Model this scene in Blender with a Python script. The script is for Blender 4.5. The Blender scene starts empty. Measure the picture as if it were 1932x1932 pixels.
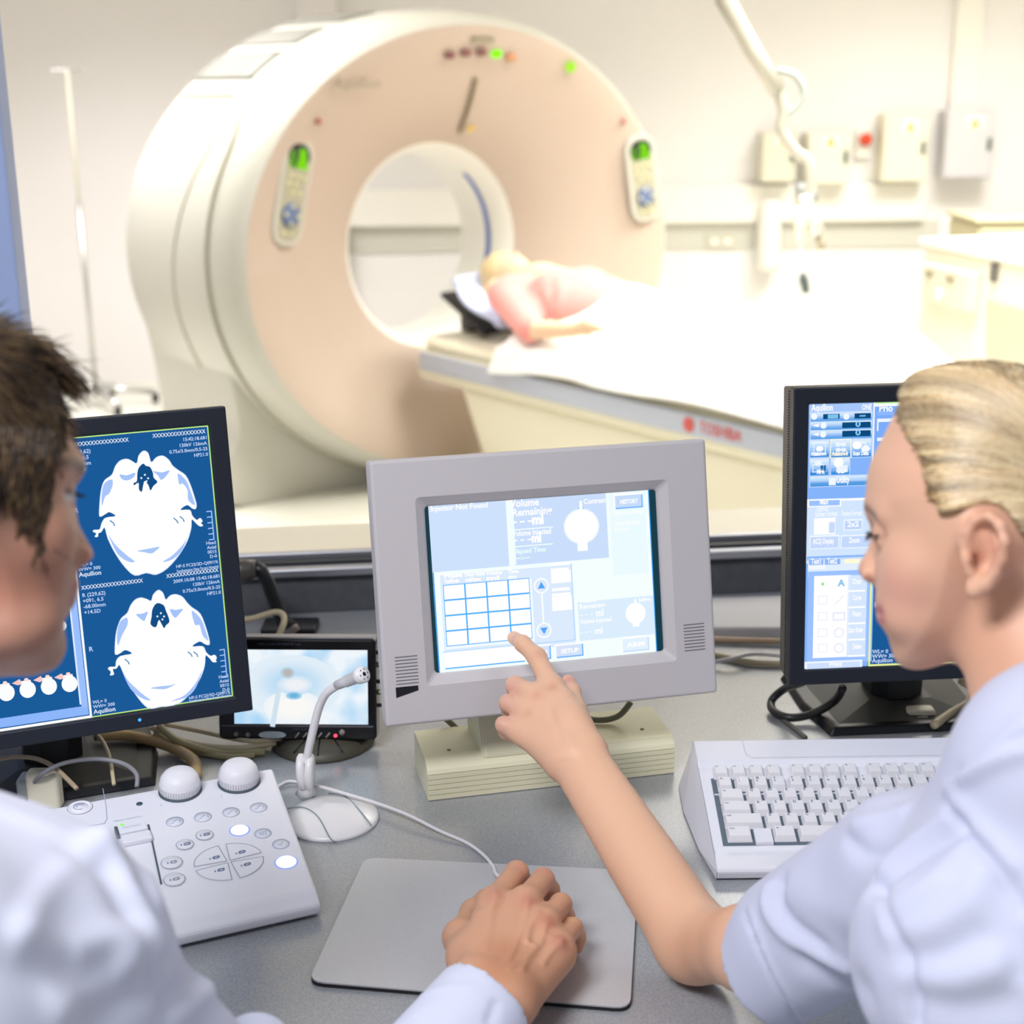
import bpy, bmesh, math, random
import numpy as np
from mathutils import Vector, Matrix
random.seed(7); RNG = np.random.default_rng(7)
S = bpy.context.scene
COL = S.collection
# ---------------------------------------------------------------- camera
CAMZ = 1.51; FPX = 2800.0; PITCH = math.radians(16.2); ROLL = math.radians(0.65)
cd = bpy.data.cameras.new('camera'); cam = bpy.data.objects.new('camera', cd); COL.objects.link(cam)
cd.sensor_fit = 'HORIZONTAL'; cd.sensor_width = 24.0; cd.lens = 24.0*FPX/1932
cam.matrix_world = Matrix.Translation((0, 0, CAMZ)) @ Matrix.Rotation(math.pi/2-PITCH, 4, 'X') @ Matrix.Rotation(-ROLL, 4, 'Z')
cd.dof.use_dof = True; cd.dof.focus_distance = 1.52; cd.dof.aperture_fstop = 3.4
cd.clip_start = 0.05; cd.clip_end = 60
S.camera = cam
# ---------------------------------------------------------------- view, world, lights
S.view_settings.view_transform = 'Standard'; S.view_settings.look = 'None'
S.view_settings.gamma = 1.0; S.view_settings.use_curve_mapping = False
S.view_settings.exposure = 0.0
W = bpy.data.worlds.new('world'); S.world = W; W.use_nodes = True
bg = W.node_tree.nodes['Background']; bg.inputs[0].default_value = (0.88, 0.92, 1.0, 1); bg.inputs[1].default_value = 0.27

def area(name, loc, size, power, color, rot=(0, 0, 0), spread=180):
    l = bpy.data.lights.new(name, 'AREA'); l.shape = 'RECTANGLE'; l.size, l.size_y = size
    l.energy = power; l.color = color; l.spread = math.radians(spread)
    o = bpy.data.objects.new(name, l); COL.objects.link(o); o.location = loc; o.rotation_euler = rot
    return o
WARM = (1.0, 0.98, 0.945)
area('scan_room_lamp', (-1.2, 5.0, 2.72), (1.2, 1.2), 27, WARM, spread=118)
area('scan_room_lamp', (1.2, 4.6, 2.72), (1.4, 1.2), 80, WARM, spread=128)
area('scan_room_lamp', (2.2, 5.8, 2.72), (1.2, 0.8), 80, WARM, spread=130)
area('scan_room_lamp', (-1.7, 6.0, 2.72), (1.0, 0.8), 46, (.98, .95, .99), spread=115)
area('control_room_lamp', (-0.75, 0.05, 2.55), (0.8, 0.5), 46, (0.97, 0.96, 1.0), rot=(math.radians(12), 0, 0))
area('control_room_lamp', (1.3, 0.6, 2.62), (0.9, 0.6), 9, (0.86, 0.91, 1.0))

# ---------------------------------------------------------------- geometry of the view turned into places in the room
_R = cam.matrix_world.to_3x3()
def ray(px, py):
    return _R @ Vector(((px-966)/FPX, -(py-966)/FPX, -1.0))
def PY(px, py, y):            # point at distance y down the room
    d = ray(px, py); return Vector((0, 0, CAMZ)) + d*(y/d.y)
def PZ(px, py, z):            # point at height z
    d = ray(px, py); return Vector((0, 0, CAMZ)) + d*((z-CAMZ)/d.z)
def PM(M, px, py, off=0.0):   # local xy of a point on the plane z=off of a frame M
    Mi = M.inverted(); o = Mi @ Vector((0, 0, CAMZ)); d = Mi.to_3x3() @ ray(px, py)
    t = (off-o.z)/d.z; p = o+d*t; return p.x, p.y
DZ = 0.74                     # desk top height

# ---------------------------------------------------------------- helpers: objects
def tag(o, label, cat, group=None, kind=None):
    if label: o['label'] = label
    if cat: o['category'] = cat
    if group: o['group'] = group
    if kind: o['kind'] = kind
    return o
def empty(name, M=None):
    o = bpy.data.objects.new(name, None); COL.objects.link(o); o.empty_display_size = .05
    if M is not None: o.matrix_world = M if isinstance(M, Matrix) else Matrix.Translation(M)
    return o
def link(name, me, parent=None, M=None):
    o = bpy.data.objects.new(name, me); COL.objects.link(o)
    if parent is not None:
        o.parent = parent
    if M is not None: o.matrix_local = M
    return o
def mesh_obj(name, verts, faces, mats, parent=None, M=None, smooth=False, mi=None, bevel=0, seg=2, sub=0, edge=40):
    me = bpy.data.meshes.new(name); me.from_pydata([tuple(v) for v in verts], [], [tuple(f) for f in faces])
    if not isinstance(mats, (list, tuple)): mats = [mats]
    for m in mats: me.materials.append(m)
    if mi is not None: me.polygons.foreach_set('material_index', mi)
    if smooth: me.polygons.foreach_set('use_smooth', [True]*len(me.polygons))
    me.update()
    o = link(name, me, parent, M)
    if bevel:
        b = o.modifiers.new('bevel', 'BEVEL'); b.width = bevel; b.segments = seg; b.limit_method = 'ANGLE'; b.angle_limit = math.radians(edge)
        b.harden_normals = False
    if sub:
        s = o.modifiers.new('sub', 'SUBSURF'); s.levels = sub; s.render_levels = sub
    return o
class MB:
    """collects shapes, then links them as one mesh"""
    def __init__(s): s.v = []; s.f = []; s.m = []; s.sm = []
    def add(s, vs, fs, mi=0, M=None, smooth=False):
        n = len(s.v)
        for v in vs:
            v = Vector(v); s.v.append(tuple(M @ v if M is not None else v))
        for f in fs: s.f.append(tuple(i+n for i in f)); s.m.append(mi); s.sm.append(smooth)
        return s
    def box(s, lo, hi, mi=0, M=None):
        x0, y0, z0 = lo; x1, y1, z1 = hi
        return s.add([(x0,y0,z0),(x1,y0,z0),(x1,y1,z0),(x0,y1,z0),(x0,y0,z1),(x1,y0,z1),(x1,y1,z1),(x0,y1,z1)],
                     [(0,3,2,1),(4,5,6,7),(0,1,5,4),(1,2,6,5),(2,3,7,6),(3,0,4,7)], mi, M)
    def prism(s, pts, z0, z1, mi=0, M=None, top=None, smooth=False):
        """polygon extruded in z; top = polygon of the far face when it tapers"""
        n = len(pts); top = top or pts
        vs = [(p[0], p[1], z0) for p in pts]+[(p[0], p[1], z1) for p in top]
        fs = [tuple(reversed(range(n))), tuple(range(n, 2*n))]
        s.add(vs, fs, mi, M)
        k = len(s.v)-2*n
        for i in range(n):
            j = (i+1) % n; s.f.append((k+i, k+j, k+n+j, k+n+i)); s.m.append(mi); s.sm.append(smooth)
        return s
    def lathe(s, prof, n=32, mi=0, M=None, smooth=True, caps=True, ang=2*math.pi):
        vs = []; closed = abs(ang-2*math.pi) < 1e-6; m = n if closed else n+1
        for r, z in prof:
            for i in range(m):
                a = ang*i/n; vs.append((r*math.cos(a), r*math.sin(a), z))
        fs = []
        for j in range(len(prof)-1):
            for i in range(n):
                k = (i+1) % m; fs.append((j*m+i, j*m+k, (j+1)*m+k, (j+1)*m+i))
        if caps:
            if prof[0][0] > 1e-6: fs.append(tuple(reversed(range(m))))
            if prof[-1][0] > 1e-6: fs.append(tuple(range((len(prof)-1)*m, len(prof)*m)))
        return s.add(vs, fs, mi, M, smooth)
    def tube(s, pts, r, n=8, mi=0, smooth=True, caps=True, flat=1.0):
        pts = [Vector(p) for p in pts]; N = len(pts); vs = []
        rs = r if isinstance(r, (list, tuple)) else [r]*N
        t0 = (pts[1]-pts[0]).normalized(); up = Vector((0, 0, 1)) if abs(t0.z) < .9 else Vector((1, 0, 0))
        a = t0.cross(up).normalized()
        for i in range(N):
            t = (pts[min(i+1, N-1)]-pts[max(i-1, 0)])
            if t.length < 1e-9: t = t0
            t.normalize(); a = (a-t*a.dot(t))
            if a.length < 1e-6: a = t.orthogonal()
            a.normalize(); b = t.cross(a)
            for k in range(n):
                w = 2*math.pi*k/n; vs.append(pts[i]+(a*math.cos(w)+b*math.sin(w)*flat)*rs[i])
        fs = [(i*n+k, i*n+(k+1) % n, (i+1)*n+(k+1) % n, (i+1)*n+k) for i in range(N-1) for k in range(n)]
        if caps: fs += [tuple(reversed(range(n))), tuple(range((N-1)*n, N*n))]
        return s.add(vs, fs, mi, None, smooth)
    def build(s, name, mats, parent=None, M=None, **kw):
        o = mesh_obj(name, s.v, s.f, mats, parent, M, mi=s.m, **kw)
        o.data.polygons.foreach_set('use_smooth', [bool(x) or kw.get('smooth', False) for x in s.sm]); o.data.update()
        return o
def rrect(x0, y0, x1, y1, r, n=5):
    r = min(r, abs(x1-x0)/2-1e-5, abs(y1-y0)/2-1e-5); out = []
    for cx, cy, a0 in ((x1-r, y1-r, 0), (x0+r, y1-r, 90), (x0+r, y0+r, 180), (x1-r, y0+r, 270)):
        for i in range(n+1):
            a = math.radians(a0+90*i/n); out.append((cx+r*math.cos(a), cy+r*math.sin(a)))
    return out
def circ(cx, cy, rx, ry=None, n=24):
    ry = ry or rx; return [(cx+rx*math.cos(2*math.pi*i/n), cy+ry*math.sin(2*math.pi*i/n)) for i in range(n)]
def spline(pts, n=6, closed=False):
    """Catmull-Rom through points of any dimension"""
    P = np.array([list(p) for p in pts], float); N = len(P); out = []
    rng = range(N) if closed else range(N-1)
    for i in rng:
        p0 = P[(i-1) % N] if closed else P[max(i-1, 0)]; p1 = P[i]; p2 = P[(i+1) % N]; p3 = P[(i+2) % N] if closed else P[min(i+2, N-1)]
        for k in range(n):
            t = k/n; out.append(.5*((2*p1)+(-p0+p2)*t+(2*p0-5*p1+4*p2-p3)*t*t+(-p0+3*p1-3*p2+p3)*t**3))
    if not closed: out.append(P[-1])
    return [tuple(float(c) for c in q) for q in out]
def frame(o, yaw, tilt):
    """plane frame: x right, y up, z out of the face; leaning back by tilt"""
    c, s = math.cos(yaw), math.sin(yaw); u = Vector((c, s, 0)); n = Vector((s, -c, 0))
    v = Vector((0, 0, 1))*math.cos(tilt)-n*math.sin(tilt); w = u.cross(v)
    M = Matrix((u, v, w)).transposed().to_4x4(); M.translation = Vector(o); return M

# ---------------------------------------------------------------- helpers: materials
def lin(c):
    if isinstance(c, str): c = tuple(int(c[i:i+2], 16)/255 for i in (1, 3, 5))
    return tuple(x/12.92 if x <= .04045 else ((x+.055)/1.055)**2.4 for x in c)
_mats = {}
def mat(name, color, rough=.5, metal=0, spec=.5, noise=None, bump=None, sss=0, coat=0, sheen=0, alpha=1, coatr=.03):
    if name in _mats: return _mats[name]
    m = bpy.data.materials.new(name); m.use_nodes = True; nt = m.node_tree; b = nt.nodes['Principled BSDF']
    c = lin(color); b.inputs['Base Color'].default_value = (*c, 1); b.inputs['Roughness'].default_value = rough
    b.inputs['Metallic'].default_value = metal; b.inputs['Specular IOR Level'].default_value = spec
    b.inputs['Coat Weight'].default_value = coat; b.inputs['Coat Roughness'].default_value = coatr; b.inputs['Sheen Weight'].default_value = sheen
    if sss:
        b.inputs['Subsurface Weight'].default_value = sss; b.inputs['Subsurface Radius'].default_value = (.6, .2, .1); b.inputs['Subsurface Scale'].default_value = .012
    tc = nt.nodes.new('ShaderNodeTexCoord')
    if noise:                       # (scale, second colour, low, high)
        n = nt.nodes.new('ShaderNodeTexNoise'); n.inputs['Scale'].default_value = noise[0]; n.inputs['Detail'].default_value = 3
        r = nt.nodes.new('ShaderNodeValToRGB'); r.color_ramp.elements[0].position = noise[2]; r.color_ramp.elements[1].position = noise[3]
        r.color_ramp.elements[0].color = (*c, 1); r.color_ramp.elements[1].color = (*lin(noise[1]), 1)
        nt.links.new(tc.outputs['Object'], n.inputs['Vector']); nt.links.new(n.outputs[0], r.inputs[0]); nt.links.new(r.outputs[0], b.inputs['Base Color'])
    if bump:                        # (scale, strength, distance)
        n2 = nt.nodes.new('ShaderNodeTexNoise'); n2.inputs['Scale'].default_value = bump[0]; n2.inputs['Detail'].default_value = 4
        bp = nt.nodes.new('ShaderNodeBump'); bp.inputs['Strength'].default_value = bump[1]; bp.inputs['Distance'].default_value = bump[2]
        nt.links.new(tc.outputs['Object'], n2.inputs['Vector']); nt.links.new(n2.outputs[0], bp.inputs['Height']); nt.links.new(bp.outputs[0], b.inputs['Normal'])
    _mats[name] = m; return m
def emis(name, color, k=1.0):
    if name in _mats: return _mats[name]
    m = bpy.data.materials.new(name); m.use_nodes = True; nt = m.node_tree; nt.nodes.clear()
    o = nt.nodes.new('ShaderNodeOutputMaterial'); e = nt.nodes.new('ShaderNodeEmission')
    e.inputs[0].default_value = (*lin(color), 1); e.inputs[1].default_value = k
    nt.links.new(e.outputs[0], o.inputs[0]); _mats[name] = m; return m
def vcol_mat(name, rough=.5, sss=0.0, bump=None, spec=.4, sheen=0, sub_r=(.8, .25, .12), voro=None):
    m = bpy.data.materials.new(name); m.use_nodes = True; nt = m.node_tree; b = nt.nodes['Principled BSDF']
    a = nt.nodes.new('ShaderNodeAttribute'); a.attribute_name = 'Col'; nt.links.new(a.outputs['Color'], b.inputs['Base Color'])
    b.inputs['Roughness'].default_value = rough; b.inputs['Specular IOR Level'].default_value = spec; b.inputs['Sheen Weight'].default_value = sheen
    if sss:
        b.inputs['Subsurface Weight'].default_value = sss; b.inputs['Subsurface Radius'].default_value = sub_r; b.inputs['Subsurface Scale'].default_value = .01
    if bump:
        tc = nt.nodes.new('ShaderNodeTexCoord'); n2 = nt.nodes.new('ShaderNodeTexNoise'); n2.inputs['Scale'].default_value = bump[0]; n2.inputs['Detail'].default_value = 4
        bp = nt.nodes.new('ShaderNodeBump'); bp.inputs['Strength'].default_value = bump[1]; bp.inputs['Distance'].default_value = bump[2]
        nt.links.new(tc.outputs['Object'], n2.inputs['Vector']); nt.links.new(n2.outputs[0], bp.inputs['Height']); nt.links.new(bp.outputs[0], b.inputs['Normal'])
    return m

# ---------------------------------------------------------------- helpers: lettering
_txt = {}
def text_poly(s, bold=0.0):
    key = (s, bold)
    if key not in _txt:
        c = bpy.data.curves.new('t', 'FONT'); c.body = s; c.size = 1.0; c.fill_mode = 'FRONT'; c.resolution_u = 2; c.offset = bold
        o = bpy.data.objects.new('t', c); COL.objects.link(o)
        bpy.context.view_layer.update()
        me = bpy.data.meshes.new_from_object(o.evaluated_get(bpy.context.evaluated_depsgraph_get()))
        vs = [v.co.copy() for v in me.vertices]; fs = [tuple(p.vertices) for p in me.polygons]
        bpy.data.objects.remove(o); bpy.data.curves.remove(c); bpy.data.meshes.remove(me)
        w = max((v.x for v in vs), default=0)
        _txt[key] = (vs, fs, w)
    return _txt[key]
class Canvas(MB):
    """flat picture drawn in the x-y plane of a frame, layers a hair apart"""
    def __init__(s): super().__init__(); s.z = 0.0; s.mats = []; s.names = {}
    def mi(s, c, k=1.0):
        if isinstance(c, bpy.types.Material): key = c.name
        else: key = ('screen_%s_%g' % (c, k))
        if key not in s.names:
            s.names[key] = len(s.mats); s.mats.append(c if isinstance(c, bpy.types.Material) else emis(key, c, k))
        return s.names[key]
    def layer(s, d=.00006): s.z += d
    def poly(s, pts, c, k=1.0):
        s.add([(p[0], p[1], s.z) for p in pts], [tuple(range(len(pts)))], s.mi(c, k))
    def rect(s, x0, y0, x1, y1, c, k=1.0): s.poly([(x0, y0), (x1, y0), (x1, y1), (x0, y1)] if (x1-x0)*(y1-y0) > 0 else [(x0, y0), (x0, y1), (x1, y1), (x1, y0)], c, k)
    def line(s, pts, w, c, k=1.0, closed=False):
        n = len(pts)
        for i in range(n if closed else n-1):
            a = Vector(pts[i]).to_2d(); b = Vector(pts[(i+1) % n]).to_2d(); d = b-a
            if d.length < 1e-7: continue
            d.normalize(); q = Vector((-d.y, d.x))*w/2; e = d*w*.3
            s.poly([a-q-e, b-q+e, b+q+e, a+q-e], c, k)
    def text(s, txt, x, y, h, c, k=1.0, w=None, bold=.0, shear=0.0, ang=0.0, align='l'):
        vs, fs, tw = text_poly(txt, bold)
        if not fs: return
        sc = h/.70; sx = (w/tw) if w else sc; W_ = tw*sx
        ox = {'l': 0, 'c': -W_/2, 'r': -W_}[align]; ca, sa = math.cos(ang), math.sin(ang)
        out = []
        for v in vs:
            a = v.x*sx+ox+shear*v.y*sc; b = v.y*sc; out.append((x+a*ca-b*sa, y+a*sa+b*ca, s.z))
        s.add(out, fs, s.mi(c, k))
    def done(s, name, parent, M=None):
        return s.build(name, s.mats, parent, M)
def decal(name, txt, M, x, y, h, m, parent, w=None, align='c', z=.0003, shear=0, bold=0):
    c = Canvas(); c.z = z; c.text(txt, x, y, h, m, w=w, align=align, shear=shear, bold=bold); return c.done(name, parent, M)

# ================================================================ materials
M_wall = mat('warm_white_wall', '#efecea', .6)
M_wallL = mat('cool_white_wall', '#ece8e6', .6)
M_ceil = mat('ceiling_white', '#e3ded6', .8)
M_floor = mat('cream_vinyl_floor', '#e2e0d4', .35, noise=(3, '#d8d6c9', .35, .7))
M_trim = mat('pale_trunking', '#f2efe6', .4)
M_gant = mat('scanner_ivory', '#c2c0b5', .32, coat=.1)
M_gface = mat('scanner_face', '#bdab9b', .4)
M_gdark = mat('scanner_seam', '#a6a392', .6)
M_vent = mat('scanner_vent', '#74736a', .6)
M_jamb = mat('blue_grey_frame', '#a4b6e0', .5)
M_alu = mat('brushed_aluminium', '#b9bbc4', .35, metal=.9)
M_grey = mat('charcoal_panel', '#53555c', .5, noise=(60, '#4a4c50', .3, .7))
M_sillw = mat('beige_sill', '#e2dccd', .4)
M_steel = mat('steel', '#c9c9c5', .3, metal=.8)
M_cream = mat('cream_enamel', '#e9e3cc', .45)
M_black = mat('black_plastic', '#0d1018', .4)
M_blkbez = mat('black_bezel', '#141b28', .45, bump=(900, .1, .0004))
M_white = mat('white_plastic', '#e6e6ee', .42)
M_cable = mat('beige_cable', '#cdbfa0', .5)
M_cablew = mat('white_cable', '#e3e1e4', .4)
M_cableb = mat('black_cable', '#26272a', .4)

# ================================================================ scan room shell
def struct(o): o['kind'] = 'structure'; return o
YW = 7.75
A6 = math.radians(5.6)                       # the partition and desk run at this angle
PU = Vector((math.cos(A6), math.sin(A6), 0)); PN = Vector((-math.sin(A6), math.cos(A6), 0))
P0 = Vector((0, 2.155, 0))
MP = Matrix((PU, PN, Vector((0, 0, 1)))).transposed().to_4x4(); MP.translation = P0      # x along partition, y away, z up
struct(MB().box((-4.2, -1.2, -.05), (4.2, YW+.3, 0)).build('floor', M_floor))
struct(MB().box((-4.2, 2.0, 2.9), (4.2, YW+.3, 2.96)).build('ceiling', M_ceil))
struct(MB().box((-4.2, YW, 0), (4.2, YW+.12, 2.9)).build('wall_back', M_wall))
struct(MB().box((-3.2, 2.6, 0), (-3.1, YW, 2.9)).build('wall_left', M_wallL))
struct(MB().box((3.9, 2.9, 0), (4.02, YW, 2.9)).build('wall_right', M_wall))
# shallow pier on the back wall behind the scanner
a = PY(560, 0, YW-.1); b = PY(634, 0, YW-.1)
struct(MB().box((a.x, YW-.1, 0), (b.x, YW, 2.9)).build('trim_1', M_wallL))
# trunking along the back wall
z1 = PY(1400, 350, YW-.06).z; z0 = PY(1400, 420, YW-.06).z
xs_ = PY(560, 400, YW).x
struct(MB().box((xs_, YW-.06, z0), (PY(1740, 400, YW).x, YW, z1)).build('trim_2', M_trim, bevel=.006))
zb = PY(1400, 470, YW-.012).z
struct(MB().box((xs_, YW-.012, zb), (PY(1770, 440, YW).x, YW, z0)).build('trim_3', mat('grey_dado', '#cfcdc2', .6), bevel=.003))  # shadow below the trunking, painted as a thin grey band
xa = PY(1800, 100, YW-.05).x; xb = PY(1853, 100, YW-.05).x
struct(MB().box((xa, YW-.05, PY(1820, 215, YW).z), (xb, YW, 2.9)).build('trim_4', M_trim, bevel=.004))

# partition with the viewing window
ws = .829 + 0*DZ                                   # sill height
ZS = DZ+.082
struct(MB().box((-3.3, .0, 0), (4.2, .10, DZ-.03)).build('wall_front', M_wall, M=MP))
struct(MB().box((-3.3, -.005, DZ-.03), (4.2, .10, ZS-.018)).build('trim_5', M_grey, M=MP, bevel=.002))
struct(MB().box((-3.3, -.02, ZS-.022), (4.2, .0, ZS-.008)).build('trim_6', M_alu, M=MP, bevel=.003))
struct(MB().box((-3.3, .0, ZS-.02), (4.2, .022, ZS-.004), 0).build('trim_7', mat('black_gasket', '#23262b', .6), M=MP))
struct(MB().box((-3.3, .022, ZS-.02), (4.2, .036, ZS+.004), 0).build('trim_8', M_alu, M=MP, bevel=.002))
struct(MB().box((-3.3, .036, ZS-.04), (4.2, .19, ZS-.002), 0).build('trim_9', M_sillw, M=MP, bevel=.004))
xl = (MP.inverted() @ PY(38, 350, 2.15)).x+.002
struct(MB().box((-3.3, -.02, ZS), (xl, .04, 2.9)).build('wall_front_left', M_jamb, M=MP, bevel=.004))
struct(MB().box((1.35, -.02, ZS), (4.2, .14, 2.9)).build('wall_front_right', M_wall, M=MP))
struct(MB().box((xl, -.02, 2.35), (1.35, .14, 2.9)).build('wall_front_top', M_wall, M=MP))
def glass_mat():
    m = bpy.data.materials.new('window_glass'); m.use_nodes = True; nt = m.node_tree; nt.nodes.clear()
    o = nt.nodes.new('ShaderNodeOutputMaterial'); t = nt.nodes.new('ShaderNodeBsdfTransparent'); g = nt.nodes.new('ShaderNodeBsdfGlossy')
    f = nt.nodes.new('ShaderNodeFresnel'); f.inputs[0].default_value = 1.35; x = nt.nodes.new('ShaderNodeMixShader')
    t.inputs[0].default_value = (.985, .99, .985, 1); g.inputs[1].default_value = .02
    nt.links.new(f.outputs[0], x.inputs[0]); nt.links.new(t.outputs[0], x.inputs[1]); nt.links.new(g.outputs[0], x.inputs[2]); nt.links.new(x.outputs[0], o.inputs[0]); return m
struct(mesh_obj('window_1', [(xl, .029, ZS), (1.35, .029, ZS), (1.35, .029, 2.35), (xl, .029, 2.35)], [(0, 1, 2, 3)], glass_mat(), M=MP))
# blinds-style ceiling light panels in the scan room
for i, (x, y, sx, sy) in enumerate(((-1.2, 5.0, 1.2, 1.2), (1.2, 4.6, 1.4, 1.2), (2.2, 5.8, 1.2, .8), (-1.7, 6.0, 1.0, .8))):
    t = empty('ceiling_light', (x, y, 2.83)); tag(t, ['square lit ceiling panel left of the ring scanner', 'wide lit ceiling panel above the patient bed', 'lit ceiling panel nearest the back right corner', 'lit ceiling panel near the back left corner'][i], 'light', 'ceiling panels')
    MB().box((-sx/2-.04, -sy/2-.04, 0), (sx/2+.04, sy/2+.04, .07)).build('frame', M_trim, t)
    MB().box((-sx/2, -sy/2, -.004), (sx/2, sy/2, 0)).build('diffuser', emis('panel_glow', '#fff6e0', 1.0), t)

# ================================================================ ring scanner
GA = math.radians(38.0); GN = Vector((math.sin(GA), -math.cos(GA), 0)); GU = Vector((math.cos(GA), math.sin(GA), 0))
GC = PY(818, 474, 5.93); GC.z = .885
MG = Matrix((GU, Vector((0, 0, 1)), GN)).transposed().to_4x4(); MG.translation = GC   # x across face, y up, z out of the face
scan = empty('ring_scanner', MG); tag(scan, 'large ivory ring-shaped body scanner with round tunnel and green displays', 'medical scanner')
SX = 1.19
# profile radius, depth (z, negative = back)
PROF = [(.36, -.30), (.36, -.10), (.368, -.045), (.40, .0), (.44, .035), (.50, .085), (.62, .175), (.74, .250), (.80, .280), (.825, .282), (.850, .262), (.872, .210), (.884, .12), (.890, .0), (.890, -.50), (.86, -.60), (.77, -.66), (.68, -.66), (.46, -.40), (.36, -.30)]
def gsurf(r, z, a, off=0.0):
    sx = 1+(SX-1)*max(0, min(1, (r-.38)/.4)); return ((r+off)*sx*math.cos(a), (r+off)*math.sin(a), z)
def garc(name, prof, a0, a1, m, n=96, smooth=True, off=0):
    vs = []; fs = []; full = abs(a1-a0) > 6.28
    for r, z in prof:
        for i in range(n+(0 if full else 1)): vs.append(gsurf(r, z, a0+(a1-a0)*i/n, off))
    m_ = n if full else n+1
    for j in range(len(prof)-1):
        for i in range(n):
            k = (i+1) % m_; fs.append((j*m_+i, (j+1)*m_+i, (j+1)*m_+k, j*m_+k))
    return mesh_obj(name, vs, fs, m, scan, smooth=smooth)
garc('bore_tunnel', PROF[0:4], 0, 2*math.pi, mat('tunnel_white', '#f1efe6', .35))
garc('front_cover', PROF[3:10], 0, 2*math.pi, M_gface)
garc('housing', PROF[9:], 0, 2*math.pi, M_gant)
# base and side covers
bs = MB(); pts = spline([(-.93, .10), (-.985, -.15), (-.955, -.38), (-.93, -.62), (-.94, -.885), (.94, -.885), (.93, -.6), (.955, -.38), (.985, -.15), (.93, .10), (.6, -.3), (0, -.55), (-.6, -.3)], 5, True)
MB().prism(pts, -.60, .06).build('base_cover', M_gant, scan, bevel=.05, seg=4, smooth=True)
# side cover plate on the left with its shut line
def gtube(name, path, r, m): return MB().tube(path, r, 6).build(name, m, scan)
seam = [gsurf(.893, -.47+i*.052, math.radians(139)) for i in range(9)]
seam += [gsurf(.893, -.02, math.radians(140)), gsurf(.893, .06, math.radians(143)), gsurf(.889, .12, math.radians(150))]
seam += [gsurf(.886, .13, math.radians(a)) for a in range(158, 262, 6)]
gtube('shut_line', spline(seam, 3), .0075, M_gdark)
gtube('shut_line', spline([gsurf(.8915, .02-.19*math.sin(math.radians((a-146)*1.4)), math.radians(a)) for a in range(146, 232, 6)], 3), .005, mat('scanner_seam_soft', '#c5c3b4', .6))
gtube('shut_line', spline([gsurf(.886, .13, math.radians(a)) for a in range(-55, 40, 5)], 2), .0075, M_gdark)
for (a0, a1) in ((101, 109), (113.5, 121), (124.5, 134)):
    vs = []; fs = []
    for j in range(9):
        for i in range(5):
            aa = a0+(a1-a0)*j/8; z0_ = -.50; z1_ = -.05+.0*j
            vs.append(gsurf(.8925, z0_+(z1_-z0_)*i/4, math.radians(aa)))
    for j in range(8):
        for i in range(4): fs.append((j*5+i, (j+1)*5+i, (j+1)*5+i+1, j*5+i+1))
    o = mesh_obj('vent_panel', vs, fs, M_vent, scan, smooth=True); so = o.modifiers.new('s', 'SOLIDIFY'); so.thickness = .006; so.offset = 0
def dish(r):
    for (r0, z0_), (r1, z1_) in zip(PROF[3:13], PROF[4:14]):
        if r <= r1: return z0_+(z1_-z0_)*max(0, (r-r0))/(r1-r0)
    return -.1
def gpl(px, py):               # frame lying on the dished face under a picture point
    z = 0
    for _ in range(12):
        x, y = PM(MG, px, py, z); r = math.hypot(x/SX, y); z = z*.4+.6*dish(min(r, .81))
    r_ = min(r, .77); sl_ = (dish(r_+.03)-dish(r_-.03))/.06; z += .004; rad = Vector((x, y, 0)).normalized()
    sl_ *= .45; z += .008; n = Vector((-rad.x*sl_, -rad.y*sl_, 1)).normalized(); yy = (Vector((0, 1, 0))-n*n.y).normalized(); xx = yy.cross(n)
    M = Matrix((xx, yy, n)).transposed().to_4x4(); M.translation = (x, y, z); return M
def gp(px, py, z=None):
    t = gpl(px, py).translation; return t.x, t.y
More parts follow.
